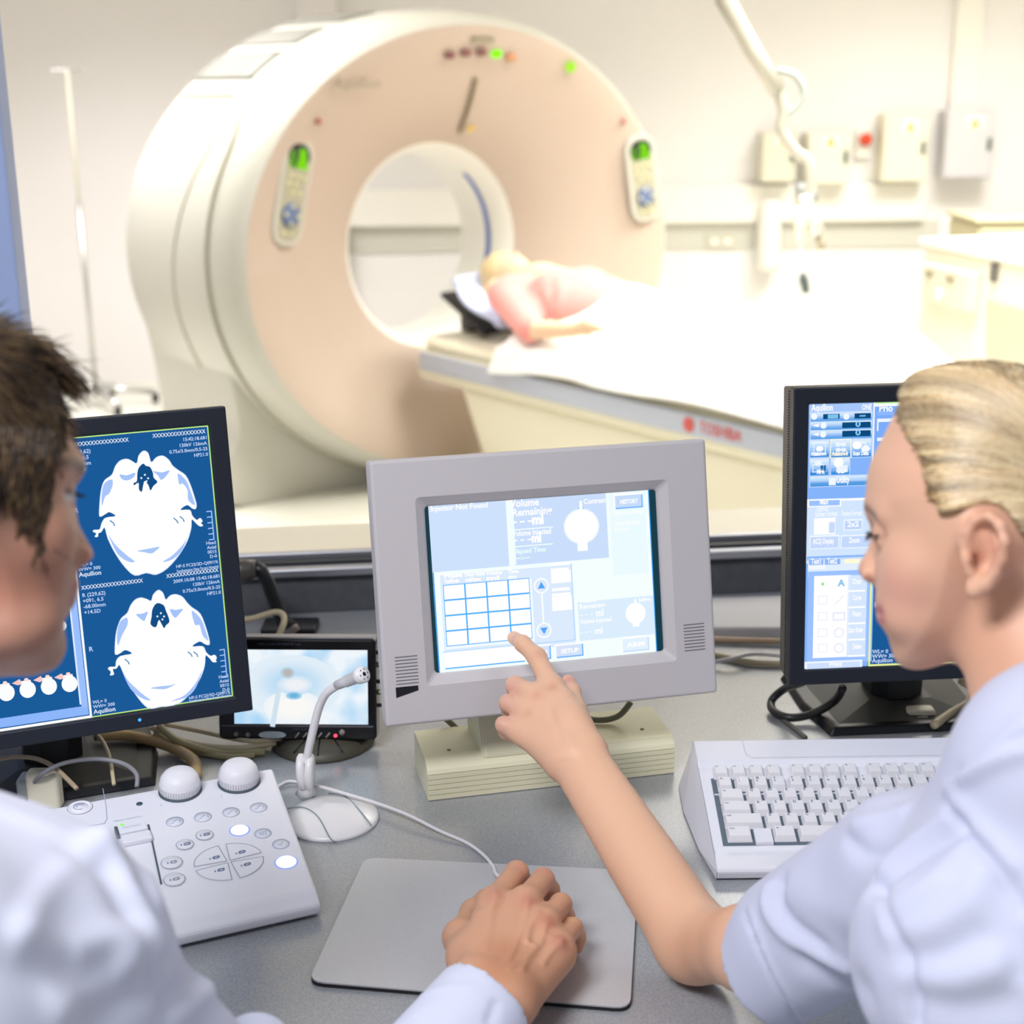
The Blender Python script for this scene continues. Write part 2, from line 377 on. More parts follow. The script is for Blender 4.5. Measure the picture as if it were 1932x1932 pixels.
# control panels left and right of the bore
M_pan = mat('control_panel_grey', '#a9a48e', .5); M_blue = mat('panel_blue', '#5e6f96', .5)
for side, (cx, cy, w, h, lean) in enumerate(((545, 362, 78, 186, .20), (1207, 336, 60, 150, -.18))):
    x0, y0 = gp(cx, cy+h/2); x1, y1 = gp(cx, cy-h/2); X = (x0+x1)/2; Yc = (y0+y1)/2; H = y1-y0; Wd = H*.33
    MR = gpl(cx, cy) @ Matrix.Rotation(-lean, 4, 'Z')
    cp = MB().prism(rrect(-Wd/2-.018, -H/2-.018, Wd/2+.018, H/2+.018, Wd/2+.01, 8), -.02, .016).build('control_panel', M_gant, scan, MR, bevel=.008)
    MB().prism(rrect(-Wd/2, -H/2, Wd/2, H/2, Wd/2-.004, 8), 0, .0175).build('keypad', M_pan, cp)
    MB().prism(rrect(-Wd/2+.004, H*.24, Wd/2-.004, H/2-.004, Wd/2-.01, 8), 0, .0185).build('display_glass', M_black, cp)
    c = Canvas(); c.z = .0192
    for k in range(6):
        yy = H*.44-k*H*.034; ww = Wd*(.17+.03*k)
        c.rect(-.004-Wd*.06*(k > 3)-0*ww, yy, ww+.01*(1), yy-H*.028, '#8df000', 1.0)
        if k > 0: c.rect(-Wd*.40, yy, -Wd*.20, yy-H*.024, '#6fc400', 1.0)
    c.done('readout', cp)
    for (bx, by) in ((-.25, .16), (.05, .16), (.3, .16), (-.28, .08), (0, .08), (-.1, 0), (.22, 0), (-.2, -.42), (.12, -.42)):
        MB().lathe([(.009, .017), (.008, .0215), (0, .022)], 12, M=Matrix.Translation((bx*Wd, by*H, 0))).build('button', mat('panel_button', '#cfcf9c', .5), cp)
    MB().lathe([(Wd*.38, .017), (Wd*.36, .026), (Wd*.2, .027), (0, .027)], 24, M=Matrix.Translation((-.02*Wd, -.23*H, 0))).build('direction_pad', M_blue, cp)
    for q in range(4): MB().lathe([(.008, .026), (.007, .03), (0, .03)], 10, M=Matrix.Translation((-.02*Wd+.26*Wd*math.cos(q*math.pi/2), -.23*H+.26*Wd*math.sin(q*math.pi/2), 0))).build('button', mat('panel_button', '#cfcf9c', .5), cp)
for px, py, c_, n_ in ((845, 104, '#7c4a48', 0), (875, 100, '#7c4a48', 0), (905, 99, '#7c4a48', 0), (933, 102, '#8dff10', 1), (960, 108, '#c58a5e', 0)):
    x, y = gp(px, py, .0)
    MB().lathe([(.026, 0), (.024, .006), (0, .008)], 16, M=gpl(px, py) @ Matrix.Scale(.6, 4, (0, 1, 0))).build('indicator_lamp', emis('lamp_green', '#8dff10', 1.3) if n_ else mat('lamp_'+c_[1:], c_, .4), scan)
MB().lathe([(.022, 0), (.02, .012), (0, .014)], 16, M=gpl(1072, 126)).build('status_lamp', emis('lamp_lime', '#b4f53c', 1.1), scan)
for px, py in ((597, 229), (1172, 229)):
    MB().lathe([(.012, 0), (.011, .008), (0, .009)], 12, M=gpl(px, py)).build('warning_lamp', mat('dull_red', '#b86a63', .5), scan)
pa = [tuple(gpl(x, y).translation) for x, y in ((895, 150), (888, 182), (878, 216), (865, 250))]
MB().tube(spline(pa, 4), .011, 8, flat=.6).build('laser_slot', mat('slot_dark', '#8f836a', .6), scan)
c = Canvas(); c.z = .005; c.poly([(-.012, -.018), (.016, .012), (-.02, .012)], mat('warning_yellow', '#d6b23c', .6)); c.done('warning_sticker', scan, gpl(886, 243))
MB().box((-.014, -.028, 0), (.014, .028, .008)).build('socket', mat('socket_brown', '#7c7352', .6), scan, gpl(1122, 467))
MB().box((-.03, -.045, 0), (.02, .045, .005)).build('latch_plate', mat('latch_tan', '#d9c3a9', .6), scan, gpl(638, 502))
decal('lettering', 'Aquilion', gpl(660, 165), 0, 0, .04, mat('logo_grey', '#8d8775', .6), scan, w=.22, z=.022, shear=.25)
MB().box((-.05, -.008, -.004), (.05, .008, .004)).build('name_plate', mat('plate_grey', '#938a73', .6), scan, gpl(908, 76))
x, y = gp(870, 160)
# blue strip inside the tunnel
vs = []; fs = []
for i in range(25):
    a_ = math.radians(48-i*2.9)
    for d_ in (-.13, -.095): vs.append((.3585*math.cos(a_), .3585*math.sin(a_), d_))
for i in range(24): fs.append((2*i, 2*i+1, 2*i+3, 2*i+2))
mesh_obj('tunnel_strip', vs, fs, mat('strip_blue', '#6d80c0', .4), scan)

# ================================================================ patient table
TZ = .585
TA = GN; TU = GU
MT = Matrix((TA, TU, Vector((0, 0, 1)))).transposed().to_4x4(); MT.translation = Vector((GC.x, GC.y, TZ))   # x along the table away from the scanner, y across (away from us), z up
tb = empty('patient_table', MT); tag(tb, 'long white scanner bed with grey side rails and red lettering', 'medical table')
x0t = .24; x1t = 2.75
pl = rrect(x0t, -.27, x1t, .27, .12, 6)
MB().prism(pl, -.035, 0).build('tabletop', M_cream, tb, bevel=.012)
MB().prism([(x0t+.02, -.275), (x1t, -.275), (x1t, .275), (x0t+.02, .275)], -.155, -.035).build('table_body', M_cream, tb, bevel=.025, seg=4)
for s_ in (-1, 1):
    MB().box((x0t+.06, s_*.283-.008, -.115), (x1t-.05, s_*.283+.008, -.045)).build('side_rail', mat('rail_grey', '#b6bccb', .35, metal=.2), tb, bevel=.006)
MRl = MT @ Matrix.Translation((0, -.2925, 0)) @ Matrix.Rotation(math.pi/2, 4, 'X')
lx, ly = PM(MRl, 1300, 765); lx2, _ = PM(MRl, 1376, 765)
cv = Canvas(); mr = mat('logo_red', '#cf5a55', .5); cv.poly(circ(lx, -.08, .024, .024, 20), mr); cv.text('TOSHIBA', lx+.045, -.095, .034, mr, w=(lx2-lx)*1.05, bold=.02); cv.done('lettering', tb, Matrix.Translation((0, -.2925, 0)) @ Matrix.Rotation(math.pi/2, 4, 'X'))
MB().prism([(.62, -.235), (2.55, -.235), (2.55, .235), (.62, .235)], -.42, -.155, top=[(.50, -.25), (2.65, -.25), (2.65, .25), (.50, .25)]).build('lift_column', M_cream, tb, bevel=.02)
MB().box((.55, -.31, -TZ+.075), (2.85, .31, -.40)).build('lift_cover', mat('cover_beige', '#ded6bf', .5), tb, bevel=.03, seg=3)
MB().box((.42, -.34, -TZ+.0), (3.0, .34, -TZ+.085)).build('foot_plinth', M_cream, tb, bevel=.03, seg=3)
# headrest with pad
hd = tag(empty('head_rest', MT @ Matrix.Translation((.36, 0, .002))), 'black-framed head rest at the scanner end of the bed', 'head rest')
sl = math.radians(-24)
MB().box((-.16, -.13, .0), (.14, .13, .02), 0, Matrix.Translation((0, 0, .07)) @ Matrix.Rotation(-sl, 4, 'Y')).build('tray', M_black, hd, bevel=.008)
MB().box((-.12, -.05, 0), (-.06, .05, .1)).build('bracket', M_black, hd)

# ================================================================ things in the scan room
# drip stand at the far left
pb = PZ(183, 768, 0.0); yb = min(pb.y, 7.3); pt = PY(122, 133, yb); px_ = PY(183, 760, yb).x
st = tag(empty('drip_stand', (px_, yb, 0)), 'thin pale drip stand against the white wall left of the scanner', 'drip stand')
zt = pt.z
MB().tube([(0, 0, .05), (0, 0, zt*.62)], .013, 10).build('pole', M_steel, st)
MB().tube([(0, 0, zt*.62), (0, 0, zt)], .008, 8).build('pole', M_cream, st)
MB().tube([(-.08, 0, zt+.02), (-.07, 0, zt), (.07, 0, zt), (.08, 0, zt+.02)], .006, 8).build('hook_bar', M_steel, st)
for k in range(5):
    a_ = k*2*math.pi/5+.3
    l = MB().tube([(0, 0, .10), (.28*math.cos(a_), .28*math.sin(a_), .055)], .014, 8).build('leg', M_steel, st)
    MB().lathe([(.001, -.012), (.025, -.012), (.025, .012), (.001, .012)], 14, M=Matrix.Translation((.28*math.cos(a_), .28*math.sin(a_), .027)) @ Matrix.Rotation(math.pi/2, 4, 'Y')).build('caster', M_black, l)
# ceiling-hung jointed arm
YA = 5.0
def A_(px, py): return PY(px, py, YA)
arm = tag(empty('ceiling_boom', A_(1365, -120)), 'pale jointed arm hanging from the ceiling beside the wall cabinets', 'medical arm')
iv = Matrix.Translation(-A_(1365, -120))
def rel(ps): return [iv @ Vector(p) for p in ps]
top = A_(1300, -150); top.z = 2.9
MB().tube(rel([top, A_(1365, -10), A_(1420, 95), A_(1468, 172)]), .028, 12).build('upper_arm', mat('boom_grey', '#b9b5a4', .5), arm)
MB().tube(rel([A_(1352, 0), A_(1395, 70), A_(1452, 170)]), .008, 8).build('spring_rod', M_gdark, arm)
MB().tube(rel(spline([A_(x, y) for x, y in ((1468, 172), (1478, 210), (1474, 245), (1500, 285), (1524, 305), (1527, 350), (1520, 378))], 4)), .019, 10).build('lower_arm', mat('boom_grey', '#b9b5a4', .5), arm)
MB().tube(rel(spline([A_(x, y) for x, y in ((1466, 132), (1500, 142), (1516, 172), (1505, 198), (1484, 216))], 5)), .011, 10).build('hose', mat('hose_grey', '#a5aaa2', .5), arm)
MB().tube(rel([A_(1510, 345), A_(1513, 378)]), .02, 10).build('grip', mat('grip_grey', '#8d8f8c', .5), arm)
MB().tube(rel([A_(1532, 355), A_(1536, 380)]), .012, 10).build('grip', mat('grip_grey', '#8d8f8c', .5), arm)
MB().tube(rel([A_(1505, 380), A_(1530, 380)]), .03, 12).build('injector_head', mat('boom_pale', '#cfccc0', .5), arm, bevel=.004)
MB().tube(rel([A_(1520, 385), A_(1545, 440)]), .022, 10).build('syringe', mat('boom_pale', '#cfccc0', .5), arm)
MB().tube(rel([A_(1508, 388), A_(1512, 460)]), [.03, .012], 10).build('syringe', mat('syringe_beige', '#dcd6c0', .4), arm)
MB().tube(rel([A_(1546, 445), A_(1550, 470)]), .014, 8).build('tip', mat('tip_brown', '#a3977c', .5), arm)
MB().tube(rel([A_(1511, 460), A_(1512, 515)]), .006, 8).build('cord', M_cablew, arm)
MB().tube(rel([A_(1514, 515), A_(1516, 528), A_(1521, 552)]), [.008, .016, .012], 10).build('plug', mat('plug_dark', '#3f4a48', .5), arm)
# wall cabinets
def cab(px0, py0, px1, py1, color, name, label, key=True, dep=.16, st=None):
    Y = YW-dep; a = PY(px0, py1, Y); b = PY(px1, py0, Y); w = b.x-a.x; h = b.z-a.z
    c = tag(empty(name, (a.x+w/2, Y+dep, a.z)), label, 'wall cabinet', 'cabinets on the back wall')
    m = mat('cabinet_'+color[1:], color, .45)
    MB().box((-w/2, -dep, 0), (w/2, 0, h)).build('body', m, c, bevel=.006)
    d = MB().box((-w/2+.008, -dep-.008, .008), (w/2-.008, -dep, h-.008)).build('door', m, c, bevel=.003)
    if key:
        MB().box((w*.34, -dep-.02, h*.42), (w*.34+.018, -dep-.008, h*.42+.06)).build('latch', mat('latch_dark', '#5d6a5c', .5), d)
    cv = Canvas(); cv.rect(-.035+st*w, h*.74, .045+st*w, h*.93, mat('sticker_white', '#f4f1e8', .6)); cv.layer(.0004)
    cv.poly([(-.02+st*w, h*.76), (.03+st*w, h*.76), (.005+st*w, h*.76+.045)], mat('warning_yellow', '#d6b23c', .6))
    cv.done('warning_sticker', d, Matrix.Translation((0, -dep-.0085, 0)) @ Matrix.Rotation(math.pi/2, 4, 'X'))
    return c
cab(1435, 250, 1503, 345, '#dedac6', 'wall_cabinet', 'leftmost and smallest cream wall cabinet, behind the hanging arm', st=.1)
cab(1520, 250, 1607, 350, '#e4e0cf', 'wall_cabinet', 'cream wall cabinet just left of the red knob', st=.0)
cab(1662, 215, 1755, 345, '#e8e3cd', 'wall_cabinet', 'tall cream wall cabinet between the red knob and the grey cabinet', st=.05)
cab(1778, 208, 1882, 338, '#cfcdd0', 'wall_cabinet', 'rightmost wall cabinet with a light grey door', st=.05)
p = PY(1632, 263, YW-.04)
k = tag(empty('stop_button', (p.x, YW, p.z)), 'red knob on a small pale wall box between the cabinets', 'stop button')
MB().box((-.04, -.04, -.09), (.03, 0, .05)).build('box', M_trim, k, bevel=.005)
MB().lathe([(.026, 0), (.032, .015), (.03, .03), (0, .034)], 16, M=Matrix.Translation((0, -.04, 0)) @ Matrix.Rotation(math.pi/2, 4, 'X')).build('knob', mat('signal_red', '#e0451c', .4), k)
# dispenser with curved cover under the arm
p = PY(1452, 440, YW-.10)
k = tag(empty('wall_dispenser', (p.x, YW, p.z-.2)), 'white curved dispenser hanging on the back wall behind the jointed arm', 'dispenser')
MB().box((-.055, -.055, .02), (.055, 0, .34)).build('back_plate', M_trim, k, bevel=.01)
MB().lathe([(.02, 0), (.055, .015), (.06, .05), (.06, .32), (.05, .36), (0, .37)], 20, M=Matrix.Translation((0, -.09, 0))).build('cover', M_trim, k)
p = PY(1360, 455, YW-.01)
k = tag(empty('wall_socket', (p.x, YW-.012, p.z)), 'beige double socket plate on the grey dado right of the scanner', 'socket')
MB().box((-.075, -.012, -.035), (.075, 0, .035)).build('plate', mat('socket_beige', '#c9c6b4', .5), k, bevel=.003)
for s_ in (-1, 1): MB().box((s_*.035-.02, -.015, -.015), (s_*.035+.02, -.012, .015)).build('outlet', M_trim, k)
# white console cabinet at the right edge
p0 = PY(1745, 462, 6.2); p1 = PY(1938, 505, 5.45)
dx = Vector((p1.x-p0.x, p1.y-p0.y, 0)); ya = math.atan2(dx.y, dx.x); Lc = 1.7; hc = (p0.z+p1.z)/2
MC = Matrix.Translation((p0.x, p0.y, 0)) @ Matrix.Rotation(ya, 4, 'Z')
pc = tag(empty('equipment_cabinet', MC), 'cream equipment cabinet with control box and vent slats at the right edge', 'equipment cabinet')
MB().box((0, 0, .05), (Lc, .62, hc)).build('body', mat('cabinet_ivory', '#e9e5d2', .4), pc, bevel=.012)
MB().box((-.02, -.02, hc), (Lc, .64, hc+.03)).build('top', M_trim, pc, bevel=.008)
MF = MC @ Matrix.Rotation(math.pi/2, 4, 'X')
def fc(px, py): return PM(MF, px, py, 0)
x, y = fc(1763, 495); x2, y2 = fc(1848, 590)
bx = MB().box((x, y2, 0), (x2, y, .05)).build('control_box', mat('box_cream', '#dfdac3', .45), pc, Matrix.Rotation(math.pi/2, 4, 'X'), bevel=.008)
for px, py, c_ in ((1778, 513, '#8d846c'), (1818, 523, '#8d846c')):
    u_, v_ = fc(px, py); MB().lathe([(.018, 0), (.016, .02), (0, .022)], 14, M=Matrix.Translation((u_, v_, .05))).build('switch', mat('switch_tan', c_, .5), bx)
u_, v_ = fc(1796, 555); MB().lathe([(.026, 0), (.022, .018), (0, .022)], 16, M=Matrix.Translation((u_, v_, .05))).build('knob', mat('chrome_knob', '#f4f4ee', .15, metal=.6), bx)
u_, v_ = fc(1880, 512); MB().box((u_-.018, v_-.04, 0), (u_+.018, v_+.035, .02)).build('latch', mat('latch_steel', '#77736f', .4, metal=.5), pc, Matrix.Rotation(math.pi/2, 4, 'X'), bevel=.004)
mb = MB()
for i in range(11):
    u_, v_ = fc(1862, 568+i*12); mb.box((u_, v_-.006, 0), (u_+.62, v_+.006, .006))
mb.build('vent_slats', mat('slat_shade', '#cdc8b0', .5), pc, Matrix.Rotation(math.pi/2, 4, 'X'))  # slats in a darker beige than the cabinet body
p = PY(1842, 450, 6.6); 
k = tag(empty('storage_box', (p.x, 6.6, 0)), 'low beige box standing behind the cream equipment cabinet', 'box')
hb = PY(1842, 422, 6.6).z
MB().box((0, 0, 0), (.9, .45, hb)).build('body', mat('box_beige', '#cfc6a2', .6), k, bevel=.03)
MB().box((-.01, -.01, hb), (.91, .46, hb+.02)).build('lid', mat('box_beige', '#cfc6a2', .6), k, bevel=.006)

# ================================================================ desk
M_desk = mat('speckled_grey_laminate', '#8a919c', .30, spec=.8, coat=.7, coatr=.22, noise=(420, '#a3a4a4', .35, .65))
YF = .80
dk = tag(empty('desk', (0, YF, 0)), 'grey speckled control room worktop under the monitors and keyboard', 'desk')
iD = Matrix.Translation((0, -YF, 0)) @ MP
def dp(x, y): v = iD @ Vector((x, y, 0)); return (v.x, v.y)
MB().prism([(-1.9, .0), (1.9, .0), dp(1.9, -.006), dp(-1.9, -.006)], DZ-.03, DZ).build('worktop', M_desk, dk, bevel=.004)
for x in (-1.5, 1.5):
    MB().box((x-.03, .12, 0), (x+.03, .9, DZ-.03)).build('leg', mat('desk_leg', '#9a9ca0', .5, metal=.4), dk, bevel=.004)

# ================================================================ monitors
def shell(x0, y0, x1, y1, ox0, oy0, ox1, oy1, z0, z1, r=.008, lip=None, mi=0):
    """a picture-frame solid: outer rectangle, opening, from z0 (back) to z1 (face)"""
    m = MB(); O = [(x0, y0), (x1, y0), (x1, y1), (x0, y1)]; I = [(ox0, oy0), (ox1, oy0), (ox1, oy1), (ox0, oy1)]
    lip = lip or (0, 0); L = [(ox0+lip[0], oy0+lip[0]), (ox1-lip[0], oy0+lip[0]), (ox1-lip[0], oy1-lip[0]), (ox0+lip[0], oy1-lip[0])]
    vs = [(*p, z1) for p in O]+[(*p, z1) for p in I]+[(*p, z1-lip[1]) for p in L]+[(*p, z0) for p in O]+[(*p, z0) for p in L]
    fs = []
    for i in range(4):
        j = (i+1) % 4
        fs += [(i, j, 4+j, 4+i), (4+i, 4+j, 8+j, 8+i), (j, i, 12+i, 12+j), (8+i, 8+j, 16+j, 16+i), (12+i, 16+i, 16+j, 12+j)]
    return m.add(vs, fs, mi)

# ---- touch monitor
MTm = frame((-.0891, 1.5206, CAMZ-.4307), .2256, .2117)
tm = tag(empty('touch_monitor', MTm), 'chunky grey touch monitor on a cream ribbed foot, showing an injector form', 'monitor')
M_tm = mat('monitor_grey', '#c4c0c2', .55, bump=(1200, .15, .0003))
M_foot = mat('cream_foot', '#e8e4c4', .5, bump=(1500, .1, .0003))
shell(-.0617, -.2344, .3110, .0487, -.0155, -.1943, .265, .0075, -.022, .0105, lip=(.0118, .0095)).build('front_bezel', M_tm, tm, bevel=.0035, seg=3)
mb = MB().prism(rrect(-.05, -.222, .299, .038, .01), -.022, -.075, top=rrect(.0, -.19, .25, .01, .01)); mb.build('rear_housing', M_tm, tm, bevel=.003)
MB().prism([(-.0037, -.1893), (.2532, -.1893), (.2532, .0035), (-.0037, .0035)], -.010, .0000).build('screen_glass', mat('screen_black', '#07404e', .12), tm)
for (lx0, ly0, n_) in ((-.0480, -.1600, 9), (.2745, -.1545, 9)):
    mb = MB()
    for i in range(n_): mb.box((lx0, ly0-i*.0036, .0104), (lx0+.024, ly0-.0009-i*.0036, .0109))
    mb.build('speaker_slots', mat('slot_grey', '#6b6a70', .7), tm)
MB().prism([(-.0490, -.1925), (-.0250, -.1925), (-.0250, -.1975), (-.0490, -.2035)], .0100, .0111).build('sensor_window', M_black, tm)
X = lambda px, py: PM(MTm, px, py, .0005)
c = Canvas(); c.z = .0003
c.poly([X(807.6, 949.3), X(828.3, 1271.3), X(1240, 1231), X(1223.9, 918.4)], '#f6fffd')
Wd = .246; Hd = .1845
c.layer(); c.rect(.0, -Hd, Wd, 0, '#2f9df0'); c.layer(); c.rect(.0012, -Hd+.0012, Wd-.0012, -.001, '#f4fffe')
c.layer()
def zr(Z, ox, oy, sc, x0, y0, x1, y1):  # quad from a zoomed crop given as left-top, right-bottom in the crop
    return [X(ox+x0/sc, oy+y0/sc), X(ox+x0/sc, oy+y1/sc), X(ox+x1/sc, oy+y1/sc), X(ox+x1/sc, oy+y0/sc)]
def U(px, py): return X(px, py)
def rc(pxl, pyt, pxr, pyb, col):      # rectangle from its top-left and bottom-right corners in the picture plane of the screen
    a = U(pxl, pyt); b = U(pxr, pyb); c.rect(a[0], b[1], b[0], a[1], col)
def tx(s, px, py, h, w, col='#ffffff', bold=.03): a = U(px, py); c.text(s, a[0], a[1], h, col, w=w, bold=bold)
rc(808, 949, 961, 1068, '#cfe2fd'); rc(963, 940, 1149, 1052, '#cbdffc'); rc(1149, 925, 1224, 1080, '#ecfbff')
rc(830, 1086, 1086, 1216, '#dcebfd'); rc(1090, 1136, 1236, 1196, '#dceefe')
c.layer(); a = U(962, 938); b = U(967, 1066); c.rect(a[0], b[1], a[0]+.0028, a[1], '#f2ffff')
c.layer()
tx('Injector Not Found', 812, 965, .0056, .0625)
tx('Volume', 963, 957, .0078, .032); tx('Remaining', 966, 974, .0078, .045); tx('- - -', 967, 989, .006, .022, bold=.06); tx('ml', 1004, 989, .010, .013, bold=.06)
tx('Volume Injected', 967, 1012, .0058, .043); tx('- - -', 969, 1023, .005, .02, bold=.06); tx('ml', 1003, 1023, .009, .011, bold=.06)
tx('Elapsed Time', 969, 1045, .0052, .036, '#ecfffb'); tx('--:--', 970, 1057, .005, .018, '#ecfffb')
for px, py, w in ((967, 1000, .045), (967, 1032, .045)): a = U(px, py); c.rect(a[0], a[1]-.0006, a[0]+w, a[1]+.0006, '#f6ffff')
tx('Contrast', 1101, 951, .0055, .025)
def bottle(px, py, rx, ry, neckw, neckh):
    a = U(px, py); c.poly(circ(a[0], a[1], rx, ry, 32), '#ffffff'); c.rect(a[0]-neckw/2, a[1]-ry-neckh, a[0]+neckw/2, a[1]-ry*.8, '#ffffff')
a = U(1096, 963); c.poly([(a[0]-.0055, a[1]-.001), (a[0]+.0055, a[1]-.001), (a[0]+.003, a[1]+.003), (a[0]-.003, a[1]+.003)], '#5bb6ec'); c.layer()
c.poly([(a[0]-.002, a[1]), (a[0]+.002, a[1]), (a[0]+.0015, a[1]+.0105), (a[0]-.0010, a[1]+.0105)], '#ffffff')
a = U(1097, 993); c.poly(circ(a[0], a[1], .0202, .0195, 32), '#eaf6ff'); c.layer(); bottle(1097, 993, .0188, .018, .0115, .009)
bottle(1199, 1157, .0115, .0118, .008, .003); a = U(1199, 1140); c.rect(a[0]-.0012, a[1], a[0]+.0012, a[1]+.006, '#ffffff')
tx('Saline', 1205, 1135, .004, .014)
for t_, px, py, h, w in (('Volume', 1092, 1138, .005, .02), ('Remaining', 1093, 1149, .005, .03), ('- - -', 1094, 1163, .004, .015), ('ml', 1124, 1163, .008, .009), ('Volume Injected', 1094, 1177, .0045, .036), ('- - -', 1095, 1196, .004, .014), ('ml', 1122, 1196, .007, .009)): tx(t_, px, py, h, w)
# buttons
def btn(pl_, pt_, pr_, pb_, txt, base='#d5e3fb', sh='#69b5ff'):
    a = U(pl_, pt_); b = U(pr_, pb_); c.rect(a[0]-.0016, b[1]-.0004, b[0], a[1]+.002, '#ffffff'); c.layer(.00004)
    c.rect(a[0], b[1], b[0], a[1], sh); c.layer(.00004); c.rect(a[0], b[1]+.0015, b[0]-.0014, a[1], base); c.layer(.00004)
    c.text(txt, (a[0]+b[0])/2, (a[1]+b[1])/2-.0018, .0046, '#ffffff', w=(b[0]-a[0])*.66, align='c', bold=.04)
btn(1160, 936, 1213, 957, 'HISTORY', '#c6dcfb'); btn(1049, 1219, 1101, 1237, 'SETUP'); btn(995, 1222, 1040, 1243, 'ARM'); btn(1174, 1206, 1225, 1226, 'ARM', '#e4f3ff', '#c5e0fc')
tx('Fluid not primed', 1155, 972, .0045, .036); tx('Contrast load', 1159, 991, .0042, .028, '#fdfffc'); tx('0.0 ml', 1160, 1003, .0042, .014, '#fdfffc')
# table of white cells
a = U(835, 1103); b = U(1000, 1203); gx0, gy1, gx1, gy0 = a[0], a[1], b[0]+.001, b[1]-.0005
gx0 = U(835, 1103)[0]; gy0 = U(842, 1220)[1]; gx1 = U(998, 1090)[0]; gy1 = U(998, 1090)[1]
c.rect(gx0-.001, gy0-.003, gx1+.0025, gy1-.0005, '#f2fbff'); c.layer(); c.rect(gx0, gy0, gx1, gy1, '#4fb2ff'); c.layer()
for i in range(4):
    for j in range(4):
        cw = (gx1-gx0)/4; ch = (gy1-gy0)/4; c.rect(gx0+i*cw+.0009, gy0+j*ch+.0009, gx0+(i+1)*cw-.0007, gy0+(j+1)*ch-.0008, '#ffffff')
        if i == 0: pass
c.layer()
for t1, t2, px, w in (('Phase', 'Yes/Mode', 838, .02), ('Flow Rate', 'ml/sec', 877, .022), ('Volume', 'ml', 917, .018), ('Time', 'min:s', 958, .012)):
    a = U(px, 1093-(px-838)*.07); c.text(t1, a[0], a[1]+.0015, .0042, '#ffffff', w=w, bold=.05); c.text(t2, a[0], a[1]-.0042, .0042, '#ffffff', w=w*.8, bold=.05)
for (px, py, up) in ((1021, 1105, 1), (1026, 1189, -1)):
    a = U(px, py); c.poly(circ(a[0], a[1], .0085, n=28), '#fbffff'); c.layer(.00004); c.poly(circ(a[0], a[1], .0069, n=28), '#dfeafc'); c.layer(.00004)
    t_ = [(a[0]-.0042, a[1]-.003*up), (a[0]+.0042, a[1]-.003*up), (a[0], a[1]+.0045*up)]; c.poly(t_ if up > 0 else t_[::-1], '#55a8fb')
a = U(1021, 1118); b = U(1026, 1176); c.rect((a[0]+b[0])/2-.0009, b[1], (a[0]+b[0])/2+.0009, a[1], '#fbffff')
a = U(1078, 1063); b = U(1086, 1206); c.rect(b[0]-.0012, b[1], b[0], a[1], '#b5daff'); c.rect(U(840, 1226)[0]-.003, b[1]-.001, b[0], b[1]+.0002, '#b9dcff')
for px, py, w, h in ((1039, 1068, .022, .0035), (1039, 1078, .02, .003), (1040, 1101, .0225, .0135), (1041, 1116, .02, .0035), (1041, 1126, .021, .0035), (1042, 1153, .0225, .0155)):
    a = U(px, py); c.rect(a[0], a[1], a[0]+w, a[1]+h, '#ffffff')
a = U(840, 1262); c.rect(a[0], a[1]-.0004, a[0]+.088, a[1]+.0009, '#4fb2ff')
c.rect(a[0]-.0005, a[1]+.001, a[0]+.088, a[1]+.018, '#ffffff')
c.done('screen_picture', tm)
# foot: ribbed block and sloping neck
MBf = Matrix.Translation((-.097, 1.498, DZ)) @ Matrix.Rotation(math.radians(12.6), 4, 'Z'); Mtf = MTm.inverted() @ MBf
def side_prism(m, pts, x0, x1, mi=0):    # polygon in (y, z) swept along x
    n = len(pts); vs = [(x0, p[0], p[1]) for p in pts]+[(x1, p[0], p[1]) for p in pts]
    fs = [tuple(reversed(range(n))), tuple(range(n, 2*n))]+[(i, (i+1) % n, n+(i+1) % n, n+i) for i in range(n)]
    return m.add([v for v in vs], [tuple(reversed(f)) for f in fs], mi)
prof = []
for i in range(5):
    z = .001+i*.0062; prof += [(0, z), (0, z+.0050), (.0016, z+.0052), (.0016, z+.0061)]
prof += [(0, .032), (.002, .0365), (.010, .0435), (.018, .0455), (.090, .0455), (.092, .0)]
m = side_prism(MB(), prof, 0, .288); m.build('ribbed_foot', M_foot, tm, Mtf)
nk = MB(); nk.add([(.062, .004, .040), (.185, .004, .040), (.185, .085, .040), (.062, .085, .040), (.060, .060, .150), (.165, .060, .150), (.165, .10, .150), (.060, .10, .150), (.070, .026, .082), (.172, .026, .082)],
       [(0, 1, 9, 8), (8, 9, 5, 4), (1, 2, 6, 5, 9), (3, 0, 8, 4, 7), (2, 3, 7, 6), (4, 5, 6, 7), (3, 2, 1, 0)]).build('neck', M_foot, tm, Mtf, bevel=.006, seg=3)
for x in (.03, .258): MB().lathe([(.0025, .0), (.0022, .0008), (0, .0009)], 10, M=Matrix.Translation((x, .03, .0455))).build('screw_cap', mat('screw_dark', '#8d8a72', .5), tm, Mtf)

